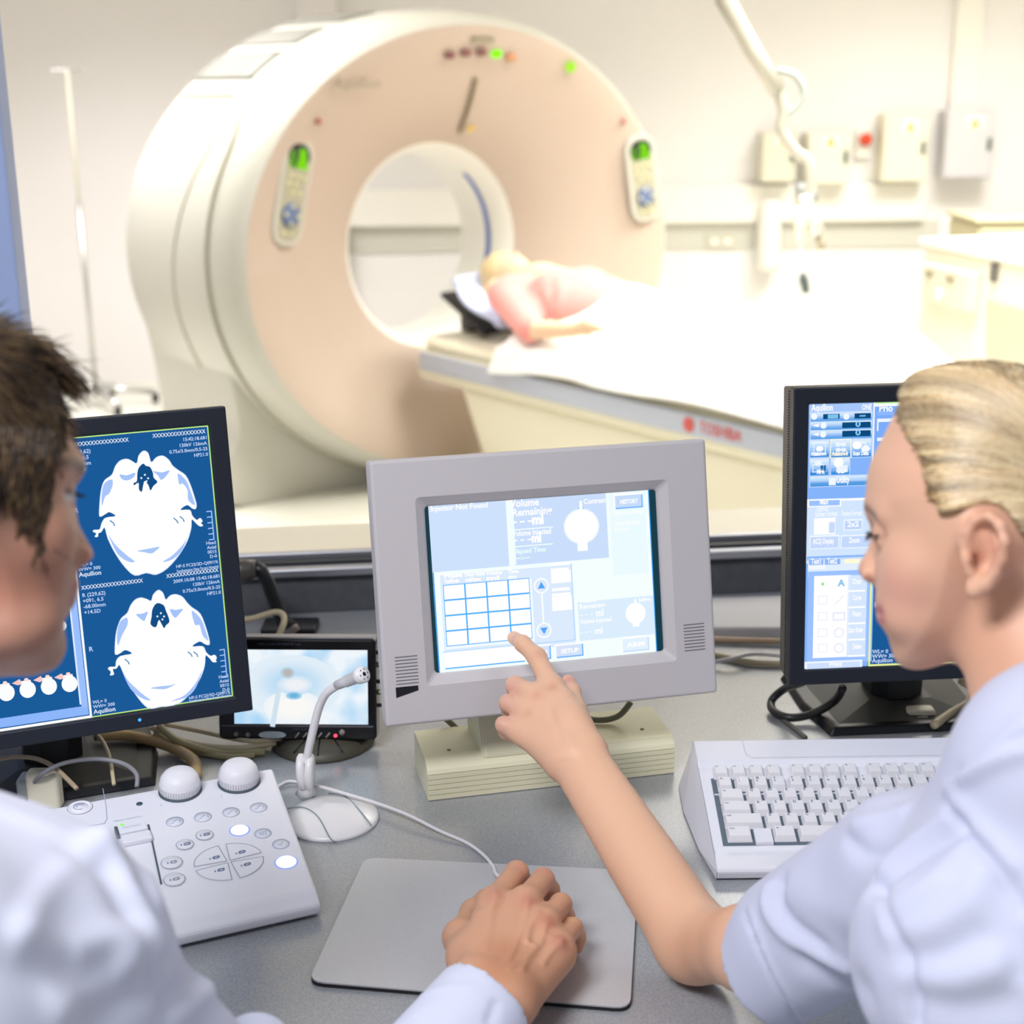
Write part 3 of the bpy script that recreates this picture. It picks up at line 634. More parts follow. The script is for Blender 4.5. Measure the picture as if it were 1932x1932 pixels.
# ---- two big black monitors
def big_monitor(M, label, wl, wr, floor_z, stand_x):
    t = tag(empty('flat_monitor', M), label, 'monitor', None)
    return t
HB = .301
def bez(t, x0, x1, sx0, sx1):
    shell(x0, -.3196, x1, .0192, sx0-.0008, -HB-.0008, sx1+.0008, .0008, -.012, .0042, lip=(.0006, .0036)).build('bezel', M_black if False else M_blkbez, t, bevel=.0018)
    MB().prism(rrect(x0+.001, -.319, x1-.001, .0185, .003), -.012, -.052, top=rrect(x0+.003, -.316, x1-.003, .016, .003)).build('side_housing', mat('side_dark_grey', '#57534f', .5), t, bevel=.001)
    MB().prism(rrect(x0+.03, -.29, x1-.03, -.02, .01), -.052, -.075, top=rrect(x0+.08, -.25, x1-.08, -.06, .01)).build('rear_housing', M_black, t, bevel=.003)
    MB().prism([(sx0-.001, -HB-.001), (sx1+.001, -HB-.001), (sx1+.001, .001), (sx0-.001, .001)], -.004, -.0006).build('screen_glass', mat('screen_navy', '#0a1a33', .15), t)
ML = frame((-.3264, 1.5623, CAMZ-.3528), .3622, .1448)
lm = tag(empty('flat_monitor', ML), 'black flat monitor showing two white skull scans, left of the touch monitor', 'monitor', 'black flat monitors')
LW = .376
bez(lm, -LW-.020, .020, -LW, 0)
MRm = frame((.3274, 1.5975, CAMZ-.3449), .0763, .1001)
rm = tag(empty('flat_monitor', MRm), 'black flat monitor with a blue tool menu, behind the blonde woman', 'monitor', 'black flat monitors')
bez(rm, -.0178, LW+.018, 0, LW)
mb = MB()
for i in range(110): mb.box((-.0182, .014-i*.003, -.020), (-.0172, .0125-i*.003, -.016))
mb.build('vent_row', mat('slot_black', '#2a2a2c', .7), rm)
mb = MB(); lm_led = MB().lathe([(.0018, 0), (.0016, .0006), (0, .0008)], 12, M=Matrix.Translation((-.1029, -.3105, .0042))).build('power_light', emis('blue_led', '#3f8cff', 2.2), lm)
# stands
def stand(t, M, cx, back):
    Mi = M.inverted(); c0 = M @ Vector((cx, -.22, -.05)); yaw = math.atan2(M[1][0], M[0][0])
    D = Vector((-math.sin(yaw), math.cos(yaw), 0)); base = Vector((c0.x, c0.y, DZ))+D*back
    MS = Mi @ (Matrix.Translation(base) @ Matrix.Rotation(yaw, 4, 'Z'))
    MB().prism([(-.105, -.085), (.105, -.085), (.12, .0), (.12, .10), (-.12, .10), (-.12, .0)], .0, .010, top=[(-.10, -.080), (.10, -.080), (.115, .0), (.115, .095), (-.115, .095), (-.115, .0)]).build('base', M_black, t, MS, bevel=.002)
    MB().prism([(-.09, -.07), (.09, -.07), (.10, .08), (-.10, .08)], .010, .022, top=[(-.04, -.03), (.04, -.03), (.04, .05), (-.04, .05)]).build('foot_ramp', mat('dark_ramp', '#3c3d3a', .55), t, MS)
    MB().prism([(-.033, -.015), (-.015, -.033), (.015, -.033), (.033, -.015), (.033, .03), (-.033, .03)], .020, .17).build('neck', M_black, t, MS, bevel=.003, seg=2)
    MB().box((-.03, -back-.0, .13), (.03, .02, .17)).build('hinge', M_black, t, MS, bevel=.003)
stand(lm, ML, -.19, .08); stand(rm, MRm, .165, .11)

# ---- scan picture on the left monitor
NAV = '#0f5c9c'; X = lambda px, py: PM(ML, px, py, 0.0)
c = Canvas(); c.z = .0001
c.rect(-LW, -HB, 0, 0, '#1a5b9a'); c.layer()
dvx = -.1525
c.rect(dvx, -HB, 0, 0, '#7be36a'); c.layer(); c.rect(dvx+.0005, -HB+.0004, -.0004, -.0004, '#e9f59a'); c.layer(); c.rect(dvx+.0012, -HB+.0012, -.0012, -.0012, '#1a5a99'); c.layer()
c.rect(dvx-.0012, -HB, dvx+.0012, 0, '#f4faff'); c.rect(-LW, -HB, dvx, -HB+.0028, '#ffffff')
c.rect(dvx-.0085, -HB+.012, dvx-.002, -.145, '#9cc0ff'); c.rect(dvx-.0102, -HB+.016, dvx-.0085, -.145, '#dcecff'); c.rect(-LW, -HB+.004, dvx-.002, -HB+.014, '#8db6fb')
c.rect(-LW, -HB+.006, -.27, -HB+.010, '#e5efff')
Z1 = lambda pts: [X(130+x/6.44, 760+y/6.44) for x, y in pts]
Z2 = lambda pts: [X(130+x/5.52, 1040+y/5.52) for x, y in pts]
def ccw(p): 
    s_ = sum(p[i][0]*p[(i+1) % len(p)][1]-p[(i+1) % len(p)][0]*p[i][1] for i in range(len(p))); return p if s_ > 0 else p[::-1]
def blob(pts, col, n=5): c.poly(ccw([tuple(q) for q in spline(pts, n, True)]), col)
out1 = [(905, 580), (965, 610), (1000, 718), (1060, 660), (1140, 640), (1215, 690), (1260, 760), (1330, 815), (1420, 880), (1480, 1000), (1530, 1150), (1552, 1240), (1540, 1290), (1500, 1280), (1440, 1240), (1355, 1300), (1470, 1300), (1500, 1370), (1560, 1425), (1600, 1400), (1625, 1440), (1605, 1460), (1632, 1490), (1600, 1503), (1555, 1470), (1495, 1415), (1488, 1520), (1440, 1680), (1340, 1850), (1200, 2010), (1060, 2090), (940, 2070), (800, 2100), (680, 2000), (560, 1830), (470, 1650), (430, 1515), (385, 1575), (350, 1585), (345, 1630), (310, 1625), (330, 1590), (290, 1565), (300, 1545), (370, 1538), (395, 1460), (445, 1395), (565, 1375), (490, 1328), (440, 1350), (385, 1382), (365, 1360), (372, 1200), (390, 1050), (430, 940), (520, 870), (560, 770), (620, 700), (700, 678), (760, 700), (822, 732), (845, 640)]
out2 = [(930, 400), (980, 430), (1008, 500), (1050, 460), (1110, 445), (1180, 470), (1230, 530), (1280, 580), (1370, 650), (1430, 800), (1465, 930), (1460, 975), (1420, 965), (1362, 938), (1285, 990), (1395, 988), (1430, 1050), (1480, 1090), (1520, 1078), (1540, 1110), (1530, 1135), (1540, 1150), (1505, 1155), (1470, 1115), (1425, 1085), (1415, 1190), (1370, 1320), (1280, 1460), (1170, 1570), (1050, 1615), (960, 1620), (860, 1640), (790, 1610), (690, 1490), (590, 1330), (525, 1185), (490, 1222), (450, 1230), (462, 1285), (425, 1290), (435, 1255), (405, 1225), (420, 1205), (480, 1200), (490, 1140), (535, 1090), (655, 1065), (585, 1028), (530, 1060), (490, 1078), (475, 1050), (482, 900), (500, 800), (540, 700), (605, 640), (640, 560), (690, 500), (750, 480), (810, 495), (855, 512), (875, 450)]
for Zf, out, lb, ins, nose, eyes, low in (
    (Z1, out1, None, [[(1325, 860), (1420, 940), (1480, 1080), (1530, 1240), (1450, 1180), (1440, 1060), (1380, 980), (1340, 990)], [(430, 980), (520, 930), (530, 1000), (490, 1100), (440, 1140), (400, 1250), (400, 1100)], [(480, 1600), (560, 1720), (700, 1850), (800, 1930), (700, 1920), (580, 1820)], [(1450, 1570), (1400, 1700), (1260, 1850), (1140, 1930), (1260, 1900), (1380, 1780)]],
     [(900, 738), (935, 765), (985, 780), (1020, 850), (1030, 910), (1075, 960), (1025, 1010), (990, 1065), (965, 1000), (920, 950), (900, 1010), (885, 1080), (850, 1050), (845, 970), (795, 1000), (785, 975), (825, 950), (830, 860), (848, 790)],
     [[(615, 870), (700, 880), (800, 850), (790, 900), (720, 940), (650, 930)], [(1020, 830), (1130, 845), (1220, 820), (1180, 890), (1120, 935), (1080, 880)]], [(830, 1800), (920, 1780), (1000, 1765), (1100, 1750), (1050, 1800), (1000, 1830), (920, 1815)]),
    (Z2, out2, None, [[(1280, 620), (1370, 700), (1420, 820), (1450, 930), (1390, 870), (1360, 770), (1310, 760)], [(530, 740), (600, 690), (610, 760), (550, 880), (510, 980), (500, 860)], [(555, 1250), (620, 1350), (760, 1480), (850, 1550), (760, 1530), (640, 1430)], [(1390, 1230), (1320, 1370), (1200, 1500), (1060, 1560), (1220, 1520), (1320, 1420)]],
     [(915, 540), (985, 560), (1010, 620), (1035, 680), (1045, 735), (1010, 770), (990, 800), (960, 750), (935, 715), (905, 790), (850, 760), (860, 680), (870, 600)],
     [[(700, 655), (760, 650), (820, 630), (800, 690), (780, 725), (730, 690)], [(1050, 605), (1110, 610), (1185, 600), (1150, 650), (1100, 690)]], [(850, 1425), (950, 1405), (1050, 1395), (1110, 1380), (1040, 1420), (980, 1435)])):
    P_ = Zf(out); cx_ = sum(p[0] for p in P_)/len(P_); cy_ = sum(p[1] for p in P_)/len(P_)
    c.layer(.0001); blob(P_, '#dbe8ff', 3)
    c.layer(); blob([(cx_+(p[0]-cx_)*.985, cy_+(p[1]-cy_)*.985) for p in P_], '#ffffff', 3)
    c.layer()
    for q in ins: blob(Zf(q), '#a9c6fb')
    for q in eyes: blob(Zf(q), '#a5c4fb')
    blob(Zf(nose), '#134f86', 3); blob(Zf(low), '#a9c8f6')
    c.layer(); N_ = Zf(nose); nx = sum(p[0] for p in N_)/len(N_); ny = sum(p[1] for p in N_)/len(N_)
    for dx_, dy_ in ((.001, .005), (-.003, .002), (.002, -.002), (.004, .001)): c.poly(circ(nx+dx_, ny+dy_, .0011, n=8), '#e8f2ff')
    for (ex, ey) in ((1385, 1410), (1310, 1430), (540, 1460)) if Zf is Z1 else ((1330, 1070), (1270, 1070), (615, 1148)):
        e = Zf([(ex, ey)])[0]; c.line([(e[0]-.003, e[1]+.003), (e[0], e[1]), (e[0]+.001, e[1]-.003)], .0011, '#2d7fb5')
# scale bars and captions
c.layer()
TXT = '#c9dcff'
for yb_ in (-.0935, -.2475):
    x_ = -.0045; 
    for i in range(6): c.rect(x_-.006, yb_-i*.0062, x_, yb_+.0011-i*.0062, '#a9c6ff')
    c.rect(x_-.0011, yb_-.031, x_, yb_+.0011, '#a9c6ff')
def cap(s, x, y, h=.0042, al='r', w=None, col=TXT): c.text(s, x, y, h, col, w=w, align=al, bold=.015)
for oy in (0, -.152):
    cap('XXXXXXXXXXXXXXXX', -.0035, -.0080+oy, .0042, 'r', .056, '#e9f1ff'); cap('2009.10.08 15:42:18.681' if oy else '15:42:18.681', -.003, -.0145+oy, .0036, 'r'); cap('120kV 126mA', -.003, -.0205+oy, .0036); cap('0.75s/3.0mm/0.5-25', -.003, -.0265+oy, .0036); cap('HP21.0', -.003, -.0325+oy, .0036)
    for i, s_ in enumerate(('Head', 'Axial', '0015', 'D-0')): cap(s_, -.0035, -.1290-i*.0050+oy*.985, .0035)
    cap('HP-S FC23/3D-Q09/1%', -.003, -.1505+oy*.965, .0033); cap('Southampton New Forest Hospital', -.003, -.1555+oy*.955, .0030, w=.045)
    cap('XXXXXXXXXXXXXXXXXX', dvx+.004, -.0065+oy-.003, .0042, 'l', .064, '#e9f1ff')
    for i, s_ in enumerate(('R (229,62)', '+091, 6.5', '-68.00mm', '+14.5D')): cap(s_, dvx+.004, -.0175-i*.0062+oy, .0040, 'l')
    cap('WL= 0', dvx+.003, -.1365+oy*.985, .0036, 'l'); cap('WW= 300', dvx+.003, -.1415+oy*.985, .0036, 'l'); cap('Aquilion', dvx+.003, -.1475+oy*.985, .0048, 'l', col='#e9f1ff')
    cap('R', dvx+.005, -.079+oy*.985, .005, 'l')
# row of small cut-away pictures
for (px, py) in ((131, 1288), (92, 1293), (52, 1299), (12, 1305), (-28, 1311)):
    e = X(px, py); c.poly(circ(e[0], e[1]-.001, .0082, .0090, 18), '#fbfdff'); c.rect(e[0]-.006, e[1], e[0]+.004, e[1]+.009, '#fbfdff')
    c.poly(ccw([(e[0]-.015, e[1]+.008), (e[0]-.007, e[1]+.0115), (e[0]-.004, e[1]+.006), (e[0]-.009, e[1]+.005)]), '#f7c9c9'); c.poly([(e[0]-.003, e[1]+.008), (e[0]+.003, e[1]+.008), (e[0]+.001, e[1]+.0115), (e[0]-.002, e[1]+.0115)], '#fbdcd8')
e = X(120, 1180); c.poly(circ(e[0]-.003, e[1], .006, .006, 14), '#f4faff')
c.done('screen_picture', lm)

# ---- tool menu on the right monitor
c = Canvas(); c.z = .0001; X = lambda px, py: PM(MRm, px, py, 0.0)
Zr = lambda x, y: X(1460+x/7.43, 720+y/7.43)
Zs = lambda x, y: X(1460+x/7.43, 1040+y/7.43)
def R1(x0, y0, x1, y1, col, Z=Zr, ins=0):
    a = Z(x0, y0); b = Z(x1, y1); c.rect(a[0]+ins, b[1]+ins, b[0]-ins, a[1]-ins, col)
def T1(s, x, y, h, w, col='#ffffff', Z=Zr, bold=.03): a = Z(x, y); c.text(s, a[0], a[1], h, col, w=w, bold=bold)
c.rect(0, -HB, LW, 0, '#1a5a99'); c.layer(); c.rect(0, -HB, .0735, 0, '#85b4fb'); c.layer()
c.rect(0, -.155, .0735, -.0955, '#85b4fb')
c.rect(.0735, -.11, LW, 0, '#7cadfa'); c.layer(); c.rect(.0725, -.11, .0742, -.0, '#f4faff'); c.rect(.0742, -.0012, LW, 0, '#b6f58a'); c.rect(.0742, -.0045, LW, -.0012, '#f6fbff')
R1(495, 320, 1380, 425, '#a8c8fd'); c.layer(); T1('Aquilion', 525, 412, .0075, .024, shear if False else '#ffffff'); T1('ONE', 1232, 395, .006, .011)
def grad(x0, y0, x1, y1, cols, Z=Zr):
    n = len(cols)
    for i, q in enumerate(cols): R1(x0, y0+(y1-y0)*i/n, x1, y0+(y1-y0)*(i+1)/n, q, Z)
G4 = ('#d3e7ff', '#bcd8fd', '#9cc4f8', '#5fa3ea')
for (y0, y1) in ((440, 540), (560, 660), (680, 785)): R1(505, y0-12, 1380, y1+10, '#c5dbff'); 
c.layer()
for (y0, y1) in ((440, 540), (560, 660), (680, 785)): grad(515, y0, 1370, y1, G4)
c.layer()
R1(690, 455, 920, 520, '#0b4a7c'); R1(1130, 445, 1358, 512, '#0b4a7c'); R1(958, 572, 1355, 640, '#0b4a7c'); R1(958, 690, 1355, 762, '#0b4a7c')
c.layer(); R1(755, 460, 900, 515, '#7cc4ee'); R1(1200, 470, 1285, 487, '#7cc4ee'); T1('0', 1140, 632, .0062, .006, '#8ed0ff'); T1('0', 1140, 752, .0062, .006, '#8ed0ff')
for x, y in ((565, 490), (1015, 490), (695, 615), (690, 740)): a = Zr(x, y); c.poly(circ(a[0], a[1], .0035, .0035, 16), '#f4faff')
for y in (615, 740): a = Zr(590, y); c.poly([(a[0]-.004, a[1]), (a[0]+.003, a[1]-.002), (a[0]+.003, a[1]+.002)], '#ffffff')
cells = [((505, 830, 770, 1055), 'Axialsure-A'), ((800, 820, 1070, 1055), 'Axialsure-B'), ((1095, 810, 1360, 1050), 'Scan Data'), ((505, 1085, 765, 1310), 'MPR'), ((800, 1080, 1055, 1300), '3D')]
for (q, s_) in cells:
    hl = s_.endswith('B'); R1(q[0]-10, q[1]-10, q[2]+10, q[3]+10, '#fdfce0' if hl else '#c5dbff')
c.layer()
for (q, s_) in cells: grad(*q, ('#dcedff', '#c4dffe', '#a7cdfa', '#7fb5f1', '#3f90dd'))
c.layer()
for (q, s_) in cells:
    x0, y0, x1, y1 = q; hl = s_.endswith('B')
    if len(s_) > 4: T1(s_, x0+12, y1-18, .0045, (abs(Zr(x1, 0)[0]-Zr(x0, 0)[0]))*.84, '#fffbe0' if hl else '#ffffff', bold=.05)
    else: T1(s_, (x0+x1)/2-35, y1-18, .005, .009, bold=.05)
def ring(x, y, w, h, col='#f4faff', t=.0008, Z=Zr): a = Z(x, y); c.line([(a[0]-w, a[1]-h), (a[0]+w, a[1]-h), (a[0]+w, a[1]+h), (a[0]-w, a[1]+h)], t, col, closed=True)
ring(640, 930, .0065, .006); a = Zr(640, 940); c.poly(circ(a[0], a[1], .004, .0032, 16), '#ffffff')
for dx_, dy_ in ((-40, -35), (35, -35), (-40, 40), (35, 40)): a = Zr(940+dx_, 915+dy_); c.poly(circ(a[0], a[1], .0032, .0022, 14), '#eef6ff')
a = Zr(1165, 890); c.poly(circ(a[0], a[1], .0055, .0045, 9), '#ffffff'); a = Zr(1285, 940); c.poly(circ(a[0], a[1], .005, .0035, 16), '#f6fbff'); a = Zr(1240, 855); c.line([(a[0]-.002, a[1]), (a[0]+.003, a[1]), (a[0]+.004, a[1]-.004)], .001, '#ffffff')
a = Zr(620, 1145); c.poly(circ(a[0], a[1], .0042, .003, 14), '#f0f7ff'); ring(620, 1215, .006, .004); a = Zr(690, 1210); c.rect(a[0]-.003, a[1]-.003, a[0]+.003, a[1]+.003, '#1769ab')
a = Zr(905, 1135); c.poly(circ(a[0], a[1], .006, .006, 7), '#ffffff'); a = Zr(960, 1220); c.rect(a[0]-.007, a[1]-.004, a[0]+.006, a[1]+.004, '#e9f3ff')
R1(495, 1325, 1340+200, 1450, '#c5dbff'); c.layer(); grad(508, 1335, 1340+190, 1440, ('#d6eaff', '#b6d6fd', '#86b6f0', '#4a98e0')); c.layer(); T1('Utility', 875, 1418, .0075, .0150); a = Zr(818, 1400); c.rect(a[0]-.004, a[1]-.004, a[0]+.004, a[1]+.004, '#f2f9ff')
T1('Prio', 1470, 420, .0075, .0155); T1('1', 1630, 605, .0075, .004)
for y in (520, 785): R1(1445, y, 2600, y+14, '#f0f7ff')
R1(1445, 520, 1462, 690, '#f0f7ff'); R1(1445, 420, 2600, 440, '#8cb8ff')
# lower page
R1(462, 1650, 1370, 2520, '#d3e6ff'); c.layer(); R1(462, 1650, 940, 1745, '#ffffff'); R1(935, 1640, 1370, 1655, '#ffffff'); c.layer(); R1(492, 1670, 920, 1730, '#9cc3fd'); c.layer()
T1('Main', 640, 1720, .006, .0095); T1('Layout', 600, 1812, .006, .0125, '#f4faff'); T1('Screen Format', 575, 1890, .0058, .0257, '#f4faff'); T1('Frame Format', 945, 1880, .0058, .0234, '#f4faff')
Zt = lambda x, y: X(1212+x/2.683, 660+y/2.683)
def R2(x0, y0, x1, y1, col): R1(x0, y0, x1, y1, col, Zt)
R2(868, 852, 975, 932, '#ffffff'); R2(1018, 858, 1112, 912, '#f0f7ff'); c.layer(); R2(944, 872, 972, 925, '#c8dcfd'); R2(1024, 866, 1108, 906, '#bfd6fc'); c.layer(); T1('2x2', 1036, 895, .006, .013, Z=Zt)
R2(846, 940, 994, 1004, '#f4faff'); R2(1004, 938, 1160, 1000, '#f4faff'); c.layer(); R2(850, 948, 990, 1000, '#c5dafd'); R2(1008, 944, 1156, 996, '#c5dafd'); c.layer(); T1('ACQ Display', 862, 982, .006, .024, Z=Zt); T1('Zoom', 1044, 976, .006, .012, Z=Zt)
R2(832, 1046, 1160, 1054, '#8ab8fb'); R2(838, 1056, 1160, 1140, '#e3efff'); c.layer(); R2(842, 1062, 914, 1086, '#8ab6fa'); R2(922, 1060, 1000, 1084, '#8ab6fa'); R2(1022, 1058, 1100, 1078, '#fffbd8'); c.layer(); T1('Test1', 852, 1083, .0062, .0113, Z=Zt); T1('Test2', 934, 1081, .0062, .0113, Z=Zt); T1('Annotation', 836, 1110, .0055, .020, Z=Zt)
R2(838, 1122, 1158, 1575, '#9cc2ff'); c.layer(); R2(868, 1144, 1042, 1552, '#ffffff'); R2(1040, 1140, 1126, 1544, '#d6e7ff'); c.layer()
for i, s_ in enumerate(('Dot', 'Curve', 'Point', 'Start Ruler', 'Delete')):
    y = 1140+i*82; R2(1040, y+76, 1126, y+82, '#ffffff'); T1(s_, 1062 if len(s_) < 9 else 1040, y+44, .0060, .010 if len(s_) < 9 else .0175, Z=Zt)
c.layer(); a = Zt(911, 1184); c.poly(circ(a[0], a[1], .0012, .0018, 8), '#5fe04a'); T1('A', 988, 1195, .0075, .008, '#7cc3f0', Z=Zt)
for i, y in enumerate((1265, 1348, 1430, 1508)):
    ring(910, y, .005, .0045, '#e6eafc', .0007, Zt)
    if i == 0: a = Zt(995, y); c.line([(a[0]-.005, a[1]-.005), (a[0]+.005, a[1]+.005)], .0008, '#dfe5fb')
    if i == 1: ring(993, y, .0065, .004, '#dfe3fb', .0012, Zt)
    if i >= 2: a = Zt(993, y); c.line(circ(a[0], a[1], .0052, n=20), .001, '#dfe3fb', closed=True)
R2(820, 1578, 1110, 1612, '#f2f8ff'); c.layer(); R2(832, 1586, 1100, 1606, '#cfe1ff'); c.layer(); T1('Print', 944, 1602, .0055, .015, Z=Zt)
a = Zt(1158, 1100)[0]; b = Zt(1142, 1600)[0]; xd = .0738
c.rect(xd-.0002, -HB, xd+.0020, -.19, '#e9f59a'); c.rect(xd, -HB, LW, -HB+.0022, '#e9f59a')
cap2 = lambda s, x, y, h: c.text(s, x, y, h, TXT, bold=.02)
cap2('R', .079, -.232, .006); cap2('WL= 0', .078, -.2862, .0045); cap2('WW= 300', .078, -.2917, .0045); cap2('Aquilion', .078, -.2970, .0050)
c.done('screen_picture', rm)

# ---- small video monitor
def fitq(): pass
MV = frame(PY(470, 1205, 1.655), math.radians(-2.5), .20)
vm = tag(empty('video_monitor', MV), 'small black video monitor with a blurry pale blue picture, between the big monitors', 'monitor')
X = lambda px, py: PM(MV, px, py, 0.0)
xr, yt = X(709, 1206); xl_, yb_ = X(413, 1394); xr2, yb2 = X(705, 1398)
yt = 0; yb_ = (yb_+yb2)/2
MB().prism(rrect(xl_, yb_, xr, yt, .006, 4), -.03, .0).build('casing', mat('gloss_black', '#07090d', .2), vm, bevel=.003, seg=3)
MB().prism(rrect(xl_+.002, yt-.001, xr-.002, yt+.0015, .001), -.028, -.004).build('top_edge', mat('grey_edge', '#8b8d95', .35), vm)
sx0, sy1 = X(440, 1224)[0], X(560, 1226)[1]; sx1 = X(694, 1300)[0]; sy0 = X(560, 1366)[1]
def video_mat():
    m = bpy.data.materials.new('video_picture'); m.use_nodes = True; nt = m.node_tree; nt.nodes.clear()
    o = nt.nodes.new('ShaderNodeOutputMaterial'); e = nt.nodes.new('ShaderNodeEmission'); tc = nt.nodes.new('ShaderNodeTexCoord')
    nz = nt.nodes.new('ShaderNodeTexNoise'); nz.inputs['Scale'].default_value = 26; nz.inputs['Detail'].default_value = 1.5
    r = nt.nodes.new('ShaderNodeValToRGB'); r.color_ramp.elements[0].position = .38; r.color_ramp.elements[0].color = (*lin('#aed8f6'), 1); r.color_ramp.elements[1].position = .62; r.color_ramp.elements[1].color = (*lin('#eef6fc'), 1)
    nt.links.new(tc.outputs['Object'], nz.inputs[0]); nt.links.new(nz.outputs[0], r.inputs[0]); nt.links.new(r.outputs[0], e.inputs[0]); nt.links.new(e.outputs[0], o.inputs[0]); return m
M_vid = video_mat()
MB().prism([(sx0, sy0), (sx1, sy0), (sx1, sy1), (sx0, sy1)], .0002, .0006).build('screen', M_vid, vm)
c = Canvas(); c.z = .0008
cxv, cyv = X(553, 1290)
def soft(cx, cy, rx, ry, c0, c1, n=9):
    r0 = Vector(lin(c0)); r1 = Vector(lin(c1))
    for i in range(n):
        t = i/(n-1); f_ = 1-t*.55; q = r0.lerp(r1, t); q = [x*12.92 if x < .0031 else 1.055*x**(1/2.4)-.055 for x in q]
        c.poly(circ(cx, cy, rx*f_, ry*f_, 36), '#%02x%02x%02x' % tuple(int(max(0, min(1, x))*255) for x in q)); c.layer(.00002)
soft(cxv, cyv-.003, .058, .038, '#e2eff9', '#dcecf8'); soft(cxv, cyv, .045, .028, '#dfedf8', '#b9dcf5'); soft(cxv, cyv-.028, .036, .020, '#eef4f9', '#fbfaf6'); soft(cxv+.003, cyv-.001, .024, .012, '#c6e1f5', '#eff2f8'); soft(cxv-.006, cyv+.0135, .009, .007, '#bfd9ea', '#b6b6b6'); soft(cxv+.001, cyv-.014, .010, .005, '#b9dcf3', '#6ab4dc')
c.line([(cxv-.017, cyv-.008), (cxv-.025, cyv-.05)], .006, '#cfe2f0')
c.done('picture_shapes', vm)
MB().box((xl_+.004, sy0-.0035, 0), (xr-.004, sy0-.0015, .0008)).build('lower_trim', mat('trim_grey', '#55565c', .4), vm)
for px, py in ((446, 1385), (468, 1386)):
    x_, y_ = X(px, py); MB().lathe([(.0028, 0), (.0030, .001), (.0018, .0012), (.0016, .0004), (0, .0004)], 14, M=Matrix.Translation((x_, y_, 0))).build('jack', mat('jack_ring', '#9a938c', .35, metal=.7), vm)
x_, y_ = X(514, 1386); MB().add([(x_+.0165*math.copysign(abs(math.cos(a_))**.8, math.cos(a_)), y_+.0042*math.sin(a_), z_) for z_ in (0, .0014) for a_ in [2*math.pi*i/24 for i in range(24)]], [tuple(range(24, 48))]+[(i, (i+1) % 24, 24+(i+1) % 24, 24+i) for i in range(24)]).build('badge', mat('badge_silver', '#c3cfd6', .3, metal=.5), vm)
for px in (560, 575, 603, 618):
    x_, y_ = X(px, 1387); MB().tube([(x_-.002, y_-.003, .0008), (x_+.003, y_+.003, .0008)], .0011, 6).build('button', mat('button_grey', '#8f8680', .4), vm)
x_, y_ = X(633, 1388); MB().lathe([(.0022, 0), (.002, .001), (0, .0014)], 12, M=Matrix.Translation((x_, y_, 0))).build('power_light', emis('red_led', '#ff3b52', 3.0), vm)
x_, y_ = X(646, 1381); MB().lathe([(.0036, 0), (.0034, .004), (0, .0045)], 14, M=Matrix.Translation((x_, y_, 0))).build('knob', mat('knob_grey', '#8b837e', .4), vm)
decal('lettering', 'WIDE COLOR LCD MONITOR 7 inch', None, X(527, 1212)[0], X(527, 1214)[1]-.002, .0030, mat('ink_grey', '#4d5560', .5), vm, w=.052, z=.0006)
decal('lettering', '16:9/4:3 MODE', None, X(566, 1374)[0], X(566, 1377)[1], .0022, mat('ink_grey', '#4d5560', .5), vm, w=.018, z=.0006)
pf = PZ(600, 1437, DZ); Mf = MV.inverted() @ Matrix.Translation((pf.x, pf.y+.055, DZ))
MB().lathe([(.062, 0), (.063, .004), (.05, .012), (.018, .02), (0, .022)], 28).build('round_foot', mat('foot_dark', '#4a473c', .5), vm, Mf)
mb = MB()
for i in range(12): a_ = i*math.pi/6; mb.tube([(.02*math.cos(a_), .02*math.sin(a_), .0205), (.058*math.cos(a_), .058*math.sin(a_), .010)], .0010, 5)
mb.build('foot_ribs', M_black, vm, Mf)
MB().lathe([(.012, .018), (.012, .06)], 14).build('foot_neck', M_black, vm, Mf)
for i, py in enumerate((1235, 1258, 1290, 1310, 1335)):
    x_, y_ = X(712, py); MB().tube([(xr-.004, y_, -.014), (xr+.006+.003*(i % 2), y_, -.014)], .0035 if i % 2 else .0025, 10).build('side_socket', mat('socket_olive', '#9a9b83', .4, metal=.4) if i % 2 else M_black, vm)

# ================================================================ keyboard
MK = frame((.2159, 1.4512, CAMZ-.7192), .0039, 1.3091)      # x along the key rows, y up the slope, z out of the key tops; origin at the Esc key's top-left corner
kb = tag(empty('keyboard', MK), 'thick pale grey terminal keyboard on the worktop in front of the right monitor', 'keyboard')
M_kb = mat('keyboard_grey', '#e4e5ee', .4); M_key = mat('keycap_grey', '#e6e6ea', .45); M_ink = mat('key_ink', '#55628a', .6); M_well = mat('key_well', '#5d6b78', .6)
u = .01905; LK = .455; x0 = -.0165; xl_ = x0+LK
# body: swept side profile in (y, z) of the keyboard frame, then the two ends
Kz = lambda y, h: None
iMK = MK.inverted()
def dk2(y, zw):               # point on the frame's y-z plane whose world height above the desk is zw: returns z local for given y local
    # world z = O.z + y*v.z + z*w.z
    return (DZ+zw-MK.translation.z-y*MK[2][1])/MK[2][2]
yt_, yb_ = .073, -.139
top_z = -.0085                 # deck lies below the key tops
prof = [(yb_, dk2(yb_, .002)), (yb_, dk2(yb_, .011)), (yb_+.004, dk2(yb_, .0145)), (-.104, top_z-.002), (-.100, top_z), (.022, top_z), (.030, top_z+.004), (.064, top_z+.003), (yt_, top_z-.004), (yt_+.012, dk2(yt_+.012, .002))]
m = MB(); side_prism(m, prof, x0, xl_); 
m.build('body', M_kb, kb, bevel=.002, seg=2)
